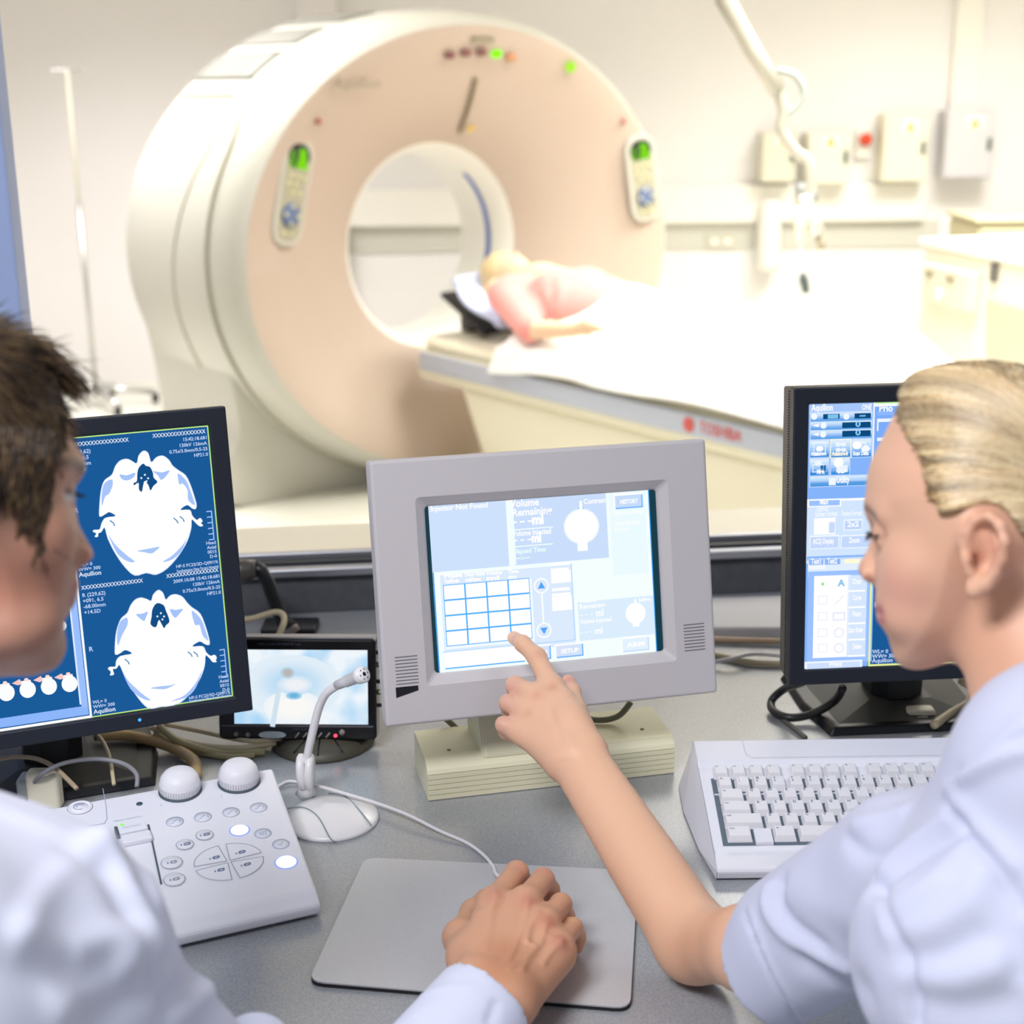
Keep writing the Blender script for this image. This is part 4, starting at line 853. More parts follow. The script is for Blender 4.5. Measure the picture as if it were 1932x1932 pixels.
# bulging left end
ep = [(-.006, yt_, top_z-.006), (-.006, yt_+.01, dk2(yt_+.012, .002)), (-.0055, yb_, dk2(yb_, .002)), (-.004, yb_, dk2(yb_, .011))]
MB().add([(x0, yb_, dk2(yb_, .002)), (x0, yb_, dk2(yb_, .012)), (x0, top_z and .064, top_z+.001), (x0, yt_+.012, dk2(yt_+.012, .002)),
          (x0-.001, yb_+.002, dk2(yb_, .003)), (x0-.010, -.08, dk2(-.08, .002)), (x0-.016, 0, dk2(0, .002)), (x0-.014, .06, dk2(.06, .002))],
         [(0, 1, 4), (1, 2, 5, 4), (2, 6, 5), (2, 7, 6), (2, 3, 7), (0, 4, 5), (0, 5, 6), (0, 6, 7, 3), (3, 2, 1, 0)]).build('end_skirt', M_kb, kb, smooth=False)
# key well
wl = MB(); wl.box((-.0045, -.0975, top_z-.001), (u*15.2, -.0205+.0, top_z+.0006)); wl.box((-.0045, -.0205+.0, top_z-.001), (u*4.1-.0055, .0045+.0, top_z+.0006)); wl.box((u*4.35, -.0205, top_z-.001), (u*8.35, .0045, top_z+.0006)); wl.box((u*8.6, -.0205, top_z-.001), (u*12.6, .0045, top_z+.0006))
wl.build('key_well', M_well, kb)
MB().box((u*1.52, -.0975, top_z), (u*2.46, -.077, top_z+.0045)).build('blank_bar', M_kb, kb)
MB().box((-.004, -.0225, top_z), (u*15.2, -.0212, top_z+.0018)).build('divider', M_kb, kb)
_keys = {}
def key(x, y, w, txt, two=None, h=1.0):
    kk = round(w, 3)
    tw = w*u
    if kk not in _keys:
        b0 = [(.0008, -.0176), (tw-.0014, -.0176), (tw-.0014, .0006), (.0008, .0006)]; t0 = [(.0030, -.0140), (tw-.0036, -.0140), (tw-.0036, -.0006), (.0030, -.0006)]
        o = MB().prism(b0, top_z, -.0006, top=t0).build('key', M_key, kb, bevel=.0009, seg=2); _keys[kk] = o
    else:
        o = _keys[kk].copy(); COL.objects.link(o); o.parent = kb
    o.matrix_local = Matrix.Translation((x*u, -y*u+.0, 0))
    if txt:
        c = Canvas(); c.z = -.0003; big = len(txt) == 1
        if two: c.text(txt, .0042, -.0044, .0026, M_ink, bold=.01); c.text(two, .0042, -.0092, .0028, M_ink, bold=.01)
        else: c.text(txt, .0044 if big else .0040, -.0048, .0034 if big else .0018, M_ink, bold=.01)
        g = c.build('key_legend', c.mats, o)
    return o
fy = -1.0*.98
rowf = [('F1', 0), ('F2', 1), ('F3', 2), ('F4', 3), ('F5', 4.35), ('F6', 5.35), ('F7', 6.35), ('F8', 7.35), ('F9', 8.72), ('F10', 9.72), ('F11', 10.72), ('F12', 11.72)]
for s_, x_ in rowf: key(x_-.12, -1.02, 1, s_)
for i, (a_, b_) in enumerate((('Esc', None), ('!', '1'), ('@', '2'), ('#', '3'), ('$', '4'), ('%', '5'), ('^', '6'), ('&', '7'), ('*', '8'), ('(', '9'), (')', '0'), ('_', '-'), ('+', '='))): key(i-.02, 0, 1, a_, b_)
key(12.98, 0, 2, 'Back')
key(-.02, 1, 1.5, 'Tab')
for i, s_ in enumerate('QWERTYUIOP[]'): key(1.48+i, 1, 1, s_)
key(-.02, 2, 1.75, 'Ctrl')
for i, s_ in enumerate('ASDFGHJKL;'): key(1.73+i, 2, 1, s_)
key(-.02, 3, 2.25, 'Shift')
for i, s_ in enumerate('ZXCVBNM,.'): key(2.23+i, 3, 1, s_)
key(-.02, 4, 1.5, 'Caps'); key(2.5, 4, 1.35, 'Alt'); key(3.87, 4, 7, '')
c = Canvas(); c.z = top_z+.0042; c.line([(.0375, .070), (.0382, .040), (.044, .0335), (.30, .0335)], .0005, mat('panel_line', '#b9bcc8', .6)); c.done('strip_seam', kb)

# ================================================================ control console (left)
# plane of the console's deck from its picture corners: front right lower, back right
zc0 = DZ+.024; zc1 = DZ+.050
A = PZ(600, 1690, zc0); B = PZ(514, 1448, zc1); E_ = PZ(350, 1746, zc0)
ux = (A-E_).normalized(); dp_ = (B-A); vz = (dp_-ux*dp_.dot(ux)).normalized(); wz = ux.cross(vz)
Mc = Matrix((ux, vz, wz)).transposed().to_4x4(); Mc.translation = A
con = tag(empty('control_console', Mc), 'white scanner control console with two big round knobs and lit blue buttons', 'control panel')
X = lambda px, py: PM(Mc, px, py, 0.0)
bx, by = X(514, 1448); fx, fy_ = X(350, 1746)
M_con = mat('console_white', '#e9eaf3', .4)
xL = -.36; yB = by
def cz(x, y, h): # local z for world height h above the desk
    return (DZ+h-Mc.translation.z-x*Mc[2][0]-y*Mc[2][1])/Mc[2][2]
outer = [(0.0, -.001), (bx, yB), (xL, yB+.006), (xL, -.001)]
vs = []
for (x, y) in outer: vs.append((x, y, -.0))
fr = [(0.0, -.001), (xL, -.001)]
m = MB(); n0 = 4
pts_top = [(0.001, .012, 0), (bx, yB, 0), (xL, yB+.004, 0), (xL, .012, 0)]
pts_edge = [(0.002, -.004, -.008), (xL, -.004, -.008)]
bot = [(0.003, -.003, cz(0, 0, .004)), (bx+.003, yB+.004, cz(bx, yB, .002)), (xL, yB+.008, cz(xL, yB, .002)), (xL, -.003, cz(xL, 0, .004))]
V_ = pts_top+pts_edge+bot
m.add(V_, [(0, 1, 2, 3), (3, 5, 4, 0), (5, 9, 6, 4), (4, 6, 7, 1, 0), (1, 7, 8, 2), (9, 8, 7, 6), (2, 8, 9, 5, 3)])
bmx = bmesh.new(); 
o = m.build('body', M_con, con, bevel=.004, seg=3, edge=8)
bmx.free()
M_conline = mat('console_line', '#a3aecb', .6); M_conring = mat('console_ring', '#8b8f9c', .6); M_icon = mat('console_icon', '#6f7fa0', .6)
def cpt(px, py): return X(px, py)
for px, py in ((340, 1475), (451, 1459)):
    x, y = cpt(px, py+17); mk = Matrix.Translation((x, y, 0))
    kn = MB().lathe([(.0205, .001), (.0212, .003), (.0212, .010), (.0200, .0165), (.0165, .0215), (.0110, .0242), (.0, .0252)], 40, M=mk).build('knob', mat('knob_white', '#e9e9ef', .45), con)
    mb = MB()
    for i in range(48):
        a_ = 2*math.pi*i/48; mb.box((-.0005, .0, 0), (.0005, .0009, .0065), 0, mk @ Matrix.Rotation(a_, 4, 'Z') @ Matrix.Translation((0, .0209, .0035)))
    mb.build('grip_ribs', mat('knob_rib', '#c9c8cf', .5), kn)
    MB().lathe([(.0228, 0), (.0228, .0012), (.02, .0014)], 36, M=mk).build('knob_gap', mat('gap_dark', '#4b5a62', .7), kn)
x, y = cpt(263, 1517); MB().lathe([(.0033, 0), (.0033, .0006), (0, .0008)], 16, M=Matrix.Translation((x, y, 0))).build('microphone_hole', mat('hole_teal', '#3d5668', .5), con)
def ringb(name, px, py, rx, col, lit=False, icon=None, raised=True):
    x, y = cpt(px, py); mk = Matrix.Translation((x, y, 0))
    b = MB().lathe([(rx, .0), (rx, .0009), (rx*.93, .0016), (0, .0018)] if raised else [(rx, 0), (rx, .0003), (0, .0004)], 28, M=mk).build(name, emis('lit_button', '#eef4ff', 1.25) if lit else (M_con if raised else mat('flat_button', '#e6e9f5', .4)), con)
    c = Canvas(); c.z = .0020 if raised else .0006
    if lit: c.z = .0004; c.line(circ(x, y, rx*1.06, n=28), .0016, emis('lit_rim', '#8fa6ff', 1.0), closed=True)
    else: c.line(circ(x, y, rx*(1.05 if raised else .97), n=28), .0006, M_conring if raised else M_conline, closed=True); 
    if not lit: c.z = .0020 if raised else .0006
    if icon == 'curve': c.line([(x-.005+i*.001, y-.0025+.005*(1/(1+math.exp(-(i-4)*1.3)))) for i in range(9)], .0007, M_conline); c.rect(x+.0045, y-.002, x+.0058, y+.001, M_conline)
    if icon in ('box', 'folder'):
        for k in range(3 if icon == 'box' else 2): c.line([(x-.001+k*.0008, y-.0018+k*.0005), (x+.004+k*.0008, y-.0018+k*.0005), (x+.004+k*.0008, y+.0014+k*.0005), (x-.001+k*.0008, y+.0014+k*.0005)], .0005, M_icon, closed=True)
        c.rect(x-.0042, y-.0016, x-.0032, y+.0008, M_icon); c.poly([(x-.0048, y+.0006), (x-.0026, y+.0006), (x-.0037, y+.0018)], M_icon)
    if icon == 'tick': c.line([(x-.003, y), (x, y-.002), (x+.002, y+.003)], .0006, M_conline)
    if icon == 'square': c.line([(x-.003, y-.002), (x+.003, y-.002), (x+.003, y+.002), (x-.003, y+.002)], .0006, M_conline, closed=True); c.line([(x, y-.002), (x, y+.002)], .0006, M_conline)
    c.done('button_mark', b)
for px, py in ((330, 1551), (383, 1542), (436, 1533), (488, 1524)): ringb('function_button', px, py, .0090, M_conline, icon='curve', raised=False)
ringb('lit_button', 452, 1567, .0092, None, lit=True); ringb('lit_button', 540, 1627, .0102, None, lit=True)
ringb('function_button', 496, 1573, .0086, None, icon='square', raised=False); ringb('function_button', 530, 1593, .0086, None, icon='tick', raised=False)
for px, py in ((386, 1578), (349, 1596)): ringb('round_button', px, py, .0082, None, icon='box')
for px, py in ((324, 1630), (329, 1662)): ringb('round_button', px, py, .0098, None, icon='folder')
# quartered oval of four arrow buttons
oc = cpt(432, 1627); rxo, ryo = .0335, .0300
for qx in (-1, 1):
    for qy in (-1, 1):
        g_ = .0016; pts = [(oc[0]+qx*g_, oc[1]+qy*g_)]
        for i in range(9):
            a_ = math.radians(4+i*10.2); pts.append((oc[0]+qx*(g_+(rxo-g_)*math.cos(a_)), oc[1]+qy*(g_+(ryo-g_)*math.sin(a_))))
        pts = ccw(pts); b = MB().prism(pts, 0, .0010).build('arrow_button', M_con, con)
        c = Canvas(); c.z = .0012; c.line(pts, .0006, M_conring, closed=True); ix = oc[0]+qx*.013; iy = oc[1]+qy*.011
        for k in range(3): c.line([(ix-.0005+k*.0008, iy-.0018+k*.0005), (ix+.0045+k*.0008, iy-.0018+k*.0005), (ix+.0045+k*.0008, iy+.0012+k*.0005), (ix-.0005+k*.0008, iy+.0012+k*.0005)], .0006, M_icon, closed=True)
        c.rect(ix-.0038, iy-.0018, ix-.0026, iy+.0010, M_icon); c.done('button_mark', b)
# left panel: round pad, seams, rocker keys
x, y = cpt(151, 1524); MB().lathe([(.0125, .0), (.0125, .001), (.0105, .0012), (.0098, .0004), (.0085, .0004), (.008, .0014), (0, .0018)], 30, M=Matrix.Translation((x, y, 0))).build('scan_pad', M_con, con)
c = Canvas(); c.z = .0005; c.line(circ(x, y, .0125, n=30), .001, M_conring, closed=True); c.z = .0021; c.line(circ(x, y, .0062, n=24)[2:20], .0008, M_conline); c.line(circ(x, y, .0035, n=16)[:10], .0008, M_conline)
c.z = .0004; sm_ = [cpt(194, 1488), cpt(200, 1520), cpt(202, 1545), cpt(197, 1554), cpt(150, 1562)]; c.line(sm_, .0007, M_conline); c.done('panel_marks', con)
x, y = cpt(252, 1570); gx = cpt(275, 1640)
kb2 = MB().box((x-.016, y-.006, 0), (x+.014, y+.007, .006)).build('rocker_key', M_con, con, bevel=.0015)
decal('key_legend', 'Noise Reduct', None, x-.001, y+.0012, .0022, M_conline, kb2, w=.018, z=.0062)
MB().box((x-.014, y-.024, 0), (x+.015, y-.009, .006)).build('rocker_key', M_con, con, bevel=.0015)
MB().box((x-.018, y-.007, 0), (x-.015, y+.006, .007)).build('slot', mat('gap_dark', '#4b5a62', .7), con)
MB().add([(x+.0155, y+.007, .0004), (x+.017, y+.007, .0004), (gx[0]+.010, gx[1]-.03, .0004), (gx[0]+.0085, gx[1]-.03, .0004), (x+.0155, y+.007, .0012), (x+.017, y+.007, .0012), (gx[0]+.010, gx[1]-.03, .0012), (gx[0]+.0085, gx[1]-.03, .0012)], [(4, 7, 6, 5), (0, 1, 2, 3), (0, 4, 5, 1), (1, 5, 6, 2), (2, 6, 7, 3), (3, 7, 4, 0)]).build('slot', mat('gap_dark', '#4b5a62', .7), con)
xg, yg = cpt(230, 1559); MB().lathe([(.0016, 0), (.0014, .003), (0, .0036)], 10, M=Matrix.Translation((xg, yg, .0))).build('green_light', emis('green_led', '#8fff6a', 1.2), con)
decal('lettering', 'Noise reduction', None, cpt(232, 1548)[0]+.005, cpt(232, 1548)[1], .0024, M_conline, con, w=.028, z=.0005)
for px, py, s_ in ((304, 1520, 'I'), (418, 1503, '/')): x, y = cpt(px, py); decal('lettering', s_, None, x, y-.002, .004, M_conline, con, z=.0005)

# ================================================================ desk microphone
bc = PZ(626, 1541, DZ+.004)
mc = tag(empty('gooseneck_microphone', (bc.x, bc.y, DZ)), 'white gooseneck desk microphone on a round base, bent toward the woman', 'microphone')
im = Matrix.Translation((-bc.x, -bc.y, -DZ))
M_mic = mat('microphone_white', '#e9e8ea', .3, coat=.2)
rb = (PZ(714, 1541, DZ+.003)-bc).length
MB().lathe([(rb, 0), (rb+.0006, .003), (rb-.002, .0055), (rb*.7, .0095), (rb*.35, .013), (.010, .015), (0, .015)], 48).build('round_base', M_mic, mc)
c = Canvas(); 
def mic_line(pts, name):
    q = []
    for px, py in pts:
        p = im @ PZ(px, py, DZ+.010); r = p.xy.length; z = .0062+(.0152-.0062)*max(0, 1-r/rb)**.8; q.append((p.x, p.y, z+.0006))
    MB().tube(spline(q, 5), .0008, 6).build(name, mat('seam_grey', '#8f9aa0', .6), mc)
mic_line([(543, 1520), (572, 1524), (600, 1545), (622, 1575), (633, 1583)], 'base_seam'); mic_line([(620, 1492), (650, 1500), (678, 1530), (700, 1552)], 'base_seam')
pj = im @ PZ(577, 1490, DZ+.012); pj = Vector((pj.x, pj.y, 0))
yj = bc.y+pj.y
j1 = im @ PY(578, 1450, yj); 
vv = MB().tube([(pj.x, pj.y, .008), (pj.x, pj.y, .020), (pj.x, pj.y, .026)], [.012, .006, .005], 14).build('ankle', M_mic, mc)
jc = im @ PY(577, 1452, yj)
jm = MB()
for sgn in (-1, 1):
    jm.lathe([(.0, -.0045), (.014, -.0045), (.0165, -.002), (.0165, .002), (.014, .0045), (0, .0045)], 24, M=Matrix.Translation(jc+Vector((sgn*.0044, 0, -.003))) @ Matrix.Rotation(math.radians(90+sgn*3), 4, 'Y') @ Matrix.Scale(1.3, 4, (1, 0, 0)))
jm.build('hinge_cheeks', M_mic, mc)
gn = spline([im @ PY(x, y, yj-d) for x, y, d in ((577, 1440, .002), (584, 1406, .004), (597, 1352, .008), (606, 1325, .012), (618, 1306, .018), (640, 1291, .026))], 6)
MB().tube(gn, .0046, 12).build('gooseneck', M_mic, mc)
h0 = im @ PY(636, 1293, yj-.025); h1 = im @ PY(686, 1272, yj-.048)
hd_ = MB().tube([h0, h0.lerp(h1, .3), h0.lerp(h1, .34), h0.lerp(h1, .78), h0.lerp(h1, .82), h1], [.0052, .0056, .0064, .0070, .0088, .0092], 20).build('capsule', M_mic, mc)
dirh = (h1-h0).normalized(); Mh = Matrix.Translation(h1) @ dirh.to_track_quat('Z', 'Y').to_matrix().to_4x4()
MB().lathe([(.0092, -.001), (.0080, .0008), (0, .0012)], 24, M=Mh).build('capsule_face', mat('capsule_face', '#f0f0f2', .35), mc)
g = MB(); g.lathe([(.0023, .0010), (.0020, .0016), (0, .0017)], 12, M=Mh)
for i in range(6): g.lathe([(.0009, .0009), (0, .0014)], 8, M=Mh @ Matrix.Translation((.0055*math.cos(i*math.pi/3), .0055*math.sin(i*math.pi/3), 0)))
g.build('sound_holes', M_black, mc)

# ================================================================ mouse pad, mouse
pq = [PZ(688, 1617, DZ+.005), PZ(1152, 1645, DZ+.005), PZ(1190, 1902, DZ+.005), PZ(581, 1851, DZ+.005)]
pcn = sum(pq, Vector())/4
pd = tag(empty('mouse_pad', (pcn.x, pcn.y, DZ)), 'silver-grey rounded mouse pad lying on the worktop', 'mouse pad')
def rpoly(P, r, n=4):
    out = []; N = len(P)
    for i in range(N):
        p = P[i]; a = (P[i-1]-p).normalized(); b = (P[(i+1) % N]-p).normalized()
        for k in range(n+1):
            t = k/n; q = p+a*r*(1-t)**2+b*r*t*t; out.append((q.x, q.y))
    return out
pp = [Vector((p.x-pcn.x, p.y-pcn.y)) for p in pq]
pp[1] = Vector((PZ(1205, 1642, DZ+.005).x-pcn.x, PZ(1205, 1642, DZ+.005).y-pcn.y))
rp = ccw(rpoly(pp, .014))
MB().prism(rp, 0, .0035).build('rubber_base', mat('pad_rubber', '#15151a', .7), pd)
MB().prism([(p[0]*.997, p[1]*.997) for p in rp], .0035, .0050).build('pad_surface', mat('pad_silver', '#cdced1', .36, metal=.25, noise=(900, '#c4c5c9', .3, .7)), pd)
PADZ = DZ+.005
# mouse under the man's hand
mp = PZ(985, 1738, PADZ); mdir = math.radians(-24)
mo = tag(empty('computer_mouse', Matrix.Translation((mp.x, mp.y, PADZ)) @ Matrix.Rotation(mdir, 4, 'Z')), 'white computer mouse under the hand of the man in the white coat', 'mouse')
def egg(z0, z1, s, sy, off=0): return None
mb = MB(); vs = []; NR, NA = 10, 28
for j in range(NR+1):
    t = j/NR; zz = .001+.027*math.sin(t*math.pi/2); k_ = math.cos(t*math.pi/2)**.55
    for i in range(NA):
        a_ = 2*math.pi*i/NA; vs.append((.027*k_*math.cos(a_)*(1-.12*math.sin(a_)), .047*k_*math.sin(a_), zz))
fs = [(j*NA+i, j*NA+(i+1) % NA, (j+1)*NA+(i+1) % NA, (j+1)*NA+i) for j in range(NR) for i in range(NA)]+[tuple(reversed(range(NA)))]
mb.add(vs, fs, 0, None, True).build('shell', M_white, mo)
MB().tube([(0, .024, .024), (0, .034, .020)], .003, 8).build('scroll_wheel', mat('wheel_grey', '#8a8a90', .5), mo)
# cord of the mouse
cz_ = DZ+.0028
pts = [PZ(x, y, DZ+.0035) for x, y in ((530, 1478), (560, 1474))]
cpts = [(522, 1486, .003), (545, 1474, .004), (580, 1480, .004), (615, 1487, .018), (660, 1500, .0165), (712, 1516, .010), (770, 1538, .010), (830, 1568, .006), (880, 1590, .003), (912, 1613, .0032), (930, 1634, .006), (945, 1656, .010)]
cw_ = [PZ(x, y, DZ+h) for x, y, h in cpts]; tip = Vector((mp.x, mp.y, 0))+Vector((-math.sin(mdir), math.cos(mdir), 0))*.047; cw_.append(Vector((tip.x, tip.y, PADZ+.009)))
cm = tag(MB().tube(spline(cw_, 6), .0019, 8).build('mouse_cable', M_cablew), 'thin white mouse cable running from the microphone base to the hand', 'cable')

# ================================================================ cables and bits on the desk
def cable(pts, r, m, name, label, grp=None):
    P_ = [PZ(p[0], p[1], DZ+p[2]) if len(p) == 3 else Vector(p[:3]) for p in pts]
    return tag(MB().tube(spline(P_, 6), r, 8).build(name, m), label, 'cable', grp)
def cableY(pts, r, m, name, label, grp=None):    # (px, py, distance)
    return tag(MB().tube(spline([PY(*p) for p in pts], 6), r, 8).build(name, m), label, 'cable', grp)
cableY([(435, 1175, 1.93), (480, 1166, 1.95), (520, 1155, 1.96), (536, 1165, 1.95), (530, 1190, 1.93), (512, 1225, 1.92)], .0045, M_cable, 'beige_cable', 'beige cable arching up behind the small video monitor')
cable([(1340, 1206, .006), (1400, 1208, .006), (1480, 1210, .006), (1560, 1212, .006)], .0045, mat('tan_cable', '#b99f82', .5), 'tan_cable', 'tan cable running along the front of the flat pale box')
cable([(1330, 1232, .005), (1370, 1240, .005), (1420, 1250, .005), (1500, 1252, .005), (1580, 1250, .005)], .0046, M_cable, 'beige_cable', 'thick beige cable on the worktop right of the touch monitor')
cable([(1330, 1252, .004), (1375, 1244, .013), (1420, 1234, .014), (1490, 1238, .012), (1580, 1240, .004)], .0030, M_cablew, 'white_cable', 'thin white cable crossing the beige one right of the touch monitor')
cable([(1590, 1298, .06), (1575, 1322, .03), (1535, 1346, .012), (1490, 1354, .008), (1460, 1342, .008), (1456, 1322, .012), (1480, 1300, .03), (1512, 1288, .06), (1540, 1270, .09)], .0052, M_cableb, 'black_cable', 'looped black cable hanging below the right monitor')
cable([(1458, 1335, .006), (1470, 1352, .004), (1500, 1375, .004), (1520, 1392, .004)], .003, mat('grey_cable', '#55544e', .5), 'grey_cable', 'dark grey cable behind the keyboard')
cable([(1815, 1285, .05), (1836, 1300, .03), (1828, 1325, .016), (1795, 1345, .012), (1762, 1368, .012)], .0055, M_cable, 'beige_cable', 'beige plug lead behind the keyboard under the right monitor')
p = PZ(1735, 1362, DZ); k = tag(empty('cable_plug', (p.x, p.y, DZ)), 'cream moulded plug standing just behind the keyboard', 'plug')
MB().prism(rrect(-.018, -.008, .018, .014, .006), 0, .018).build('plug_body', M_cream, k, bevel=.004, seg=3); MB().box((-.006, -.012, .005), (.006, -.008, .012)).build('strain_relief', M_cream, k)
cableY([(1190, 1325, 1.60), (1165, 1352, 1.60), (1120, 1358, 1.60), (1060, 1340, 1.61)], .0038, mat('olive_cable', '#75755f', .5), 'grey_cable', 'dark cable dangling under the touch monitor')
cableY([(840, 1355, 1.60), (862, 1375, 1.61), (880, 1396, 1.63)], .0035, mat('olive_cable', '#75755f', .5), 'grey_cable', 'short dark cable left of the touch monitor neck')
# cables under the left monitor
G_ = 'cables tangled under the left monitor'
cable([(180, 1388, .03), (240, 1388, .02), (300, 1402, .012), (345, 1420, .010), (368, 1440, .010), (370, 1462, .008)], .0068, mat('tan_cable2', '#c6a775', .5), 'tan_cable', 'thick tan cable curving down to the left console knob')
for i, pts in enumerate((((285, 1372, .03), (320, 1390, .012), (380, 1406, .010), (450, 1412, .010), (520, 1402, .010)), ((300, 1368, .03), (340, 1400, .018), (420, 1420, .006), (500, 1418, .006)), ((310, 1366, .03), (380, 1380, .012), (470, 1398, .016), (540, 1392, .012)), ((290, 1385, .02), (350, 1412, .006), (430, 1428, .004), (480, 1424, .004)))):
    cable(pts, (.0036, .0042, .003, .004)[i], mat('khaki_cable', '#b7ad85', .5) if i % 2 else M_cable, 'beige_cable', ('beige cable loop, nearest the round foot of the video monitor', 'khaki cable lying lowest in front of the round foot', 'thin beige cable passing closest under the small video monitor', 'khaki cable sagging lowest between the left monitor and the knobs')[i], G_)
cable([(182, 1385, .04), (195, 1400, .04), (207, 1430, .04), (215, 1480, .035)], .0022, M_cable, 'thin_cable', 'thin beige lead dropping from the left monitor to the console')
cable([(62, 1480, .03), (80, 1460, .05), (120, 1440, .06), (180, 1432, .06), (230, 1440, .055), (257, 1460, .05), (258, 1485, .04)], .0025, mat('grey_lead', '#8f8f98', .5), 'thin_cable', 'thin grey lead looping in an arch behind the console')
cable([(0, 1432, .05), (30, 1428, .05), (70, 1432, .05), (105, 1450, .05), (145, 1488, .045)], .0026, mat('tan_lead', '#b09d85', .5), 'thin_cable', 'thin tan lead crossing from the frame edge to the console')
p = PZ(52, 1480, DZ+.02); k = tag(empty('power_plug', (p.x, p.y, DZ)), 'clear grey plug lying behind the left end of the console', 'plug')
MB().prism(rrect(-.010, -.012, .012, .016, .005), 0, .03).build('plug_body', mat('plug_clear', '#b9bfc2', .3), k, bevel=.004)
p = PZ(85, 1492, DZ+.02); k = tag(empty('cable_plug', (p.x, p.y, DZ)), 'cream plug half hidden by the shoulder of the man', 'plug')
MB().prism(rrect(-.018, -.010, .018, .010, .005), 0, .045).build('plug_body', M_cream, k, bevel=.004)
# pale flat box at the back right of the desk
q = [PZ(1290, 1206, DZ), PZ(1560, 1206, DZ), PZ(1560, 1118, DZ+.02), PZ(1290, 1126, DZ+.02)]; ce = sum(q, Vector())/4
k = tag(empty('flat_box', (ce.x, ce.y, DZ)), 'pale grey flat box on the worktop against the charcoal strip, right of the touch monitor', 'box')
qq = [(v.x-ce.x, v.y-ce.y) for v in q]
MB().prism(rpoly([Vector(v) for v in qq], .012), .0, .018).build('body', mat('flat_box_grey', '#b2b0b2', .5), k, bevel=.003)
# dark clamp arm behind the left monitor
k = tag(empty('clamp_arm', PZ(545, 1210, DZ)), 'black bent clamp arm standing behind the left monitor', 'clamp')
ik = k.matrix_world.inverted() if False else Matrix.Translation(-PZ(545, 1210, DZ))
ys = 1.98
MB().tube([ik @ PY(x, y, ys) for x, y in ((558, 1190), (536, 1176), (520, 1140), (505, 1098), (492, 1076), (478, 1070))], [.011, .011, .0105, .010, .010, .011], 12).build('bent_bar', M_black, k)
MB().tube([ik @ PY(x, y, ys-.01) for x, y in ((482, 1072), (455, 1076), (420, 1088))], [.013, .017, .017], 14).build('sleeve', mat('sleeve_dark', '#4a4744', .35), k)
MB().tube([ik @ PY(540, 1196, ys-.01), ik @ PY(562, 1182, ys-.01)], [.006, .005], 8).build('lever', mat('lever_grey', '#8f8480', .4), k)
pz_ = ik @ PZ(560, 1192, DZ); MB().box((pz_.x-.05, pz_.y-.02, 0), (pz_.x+.03, pz_.y+.03, .012)).build('clamp_plate', M_black, k, bevel=.003)

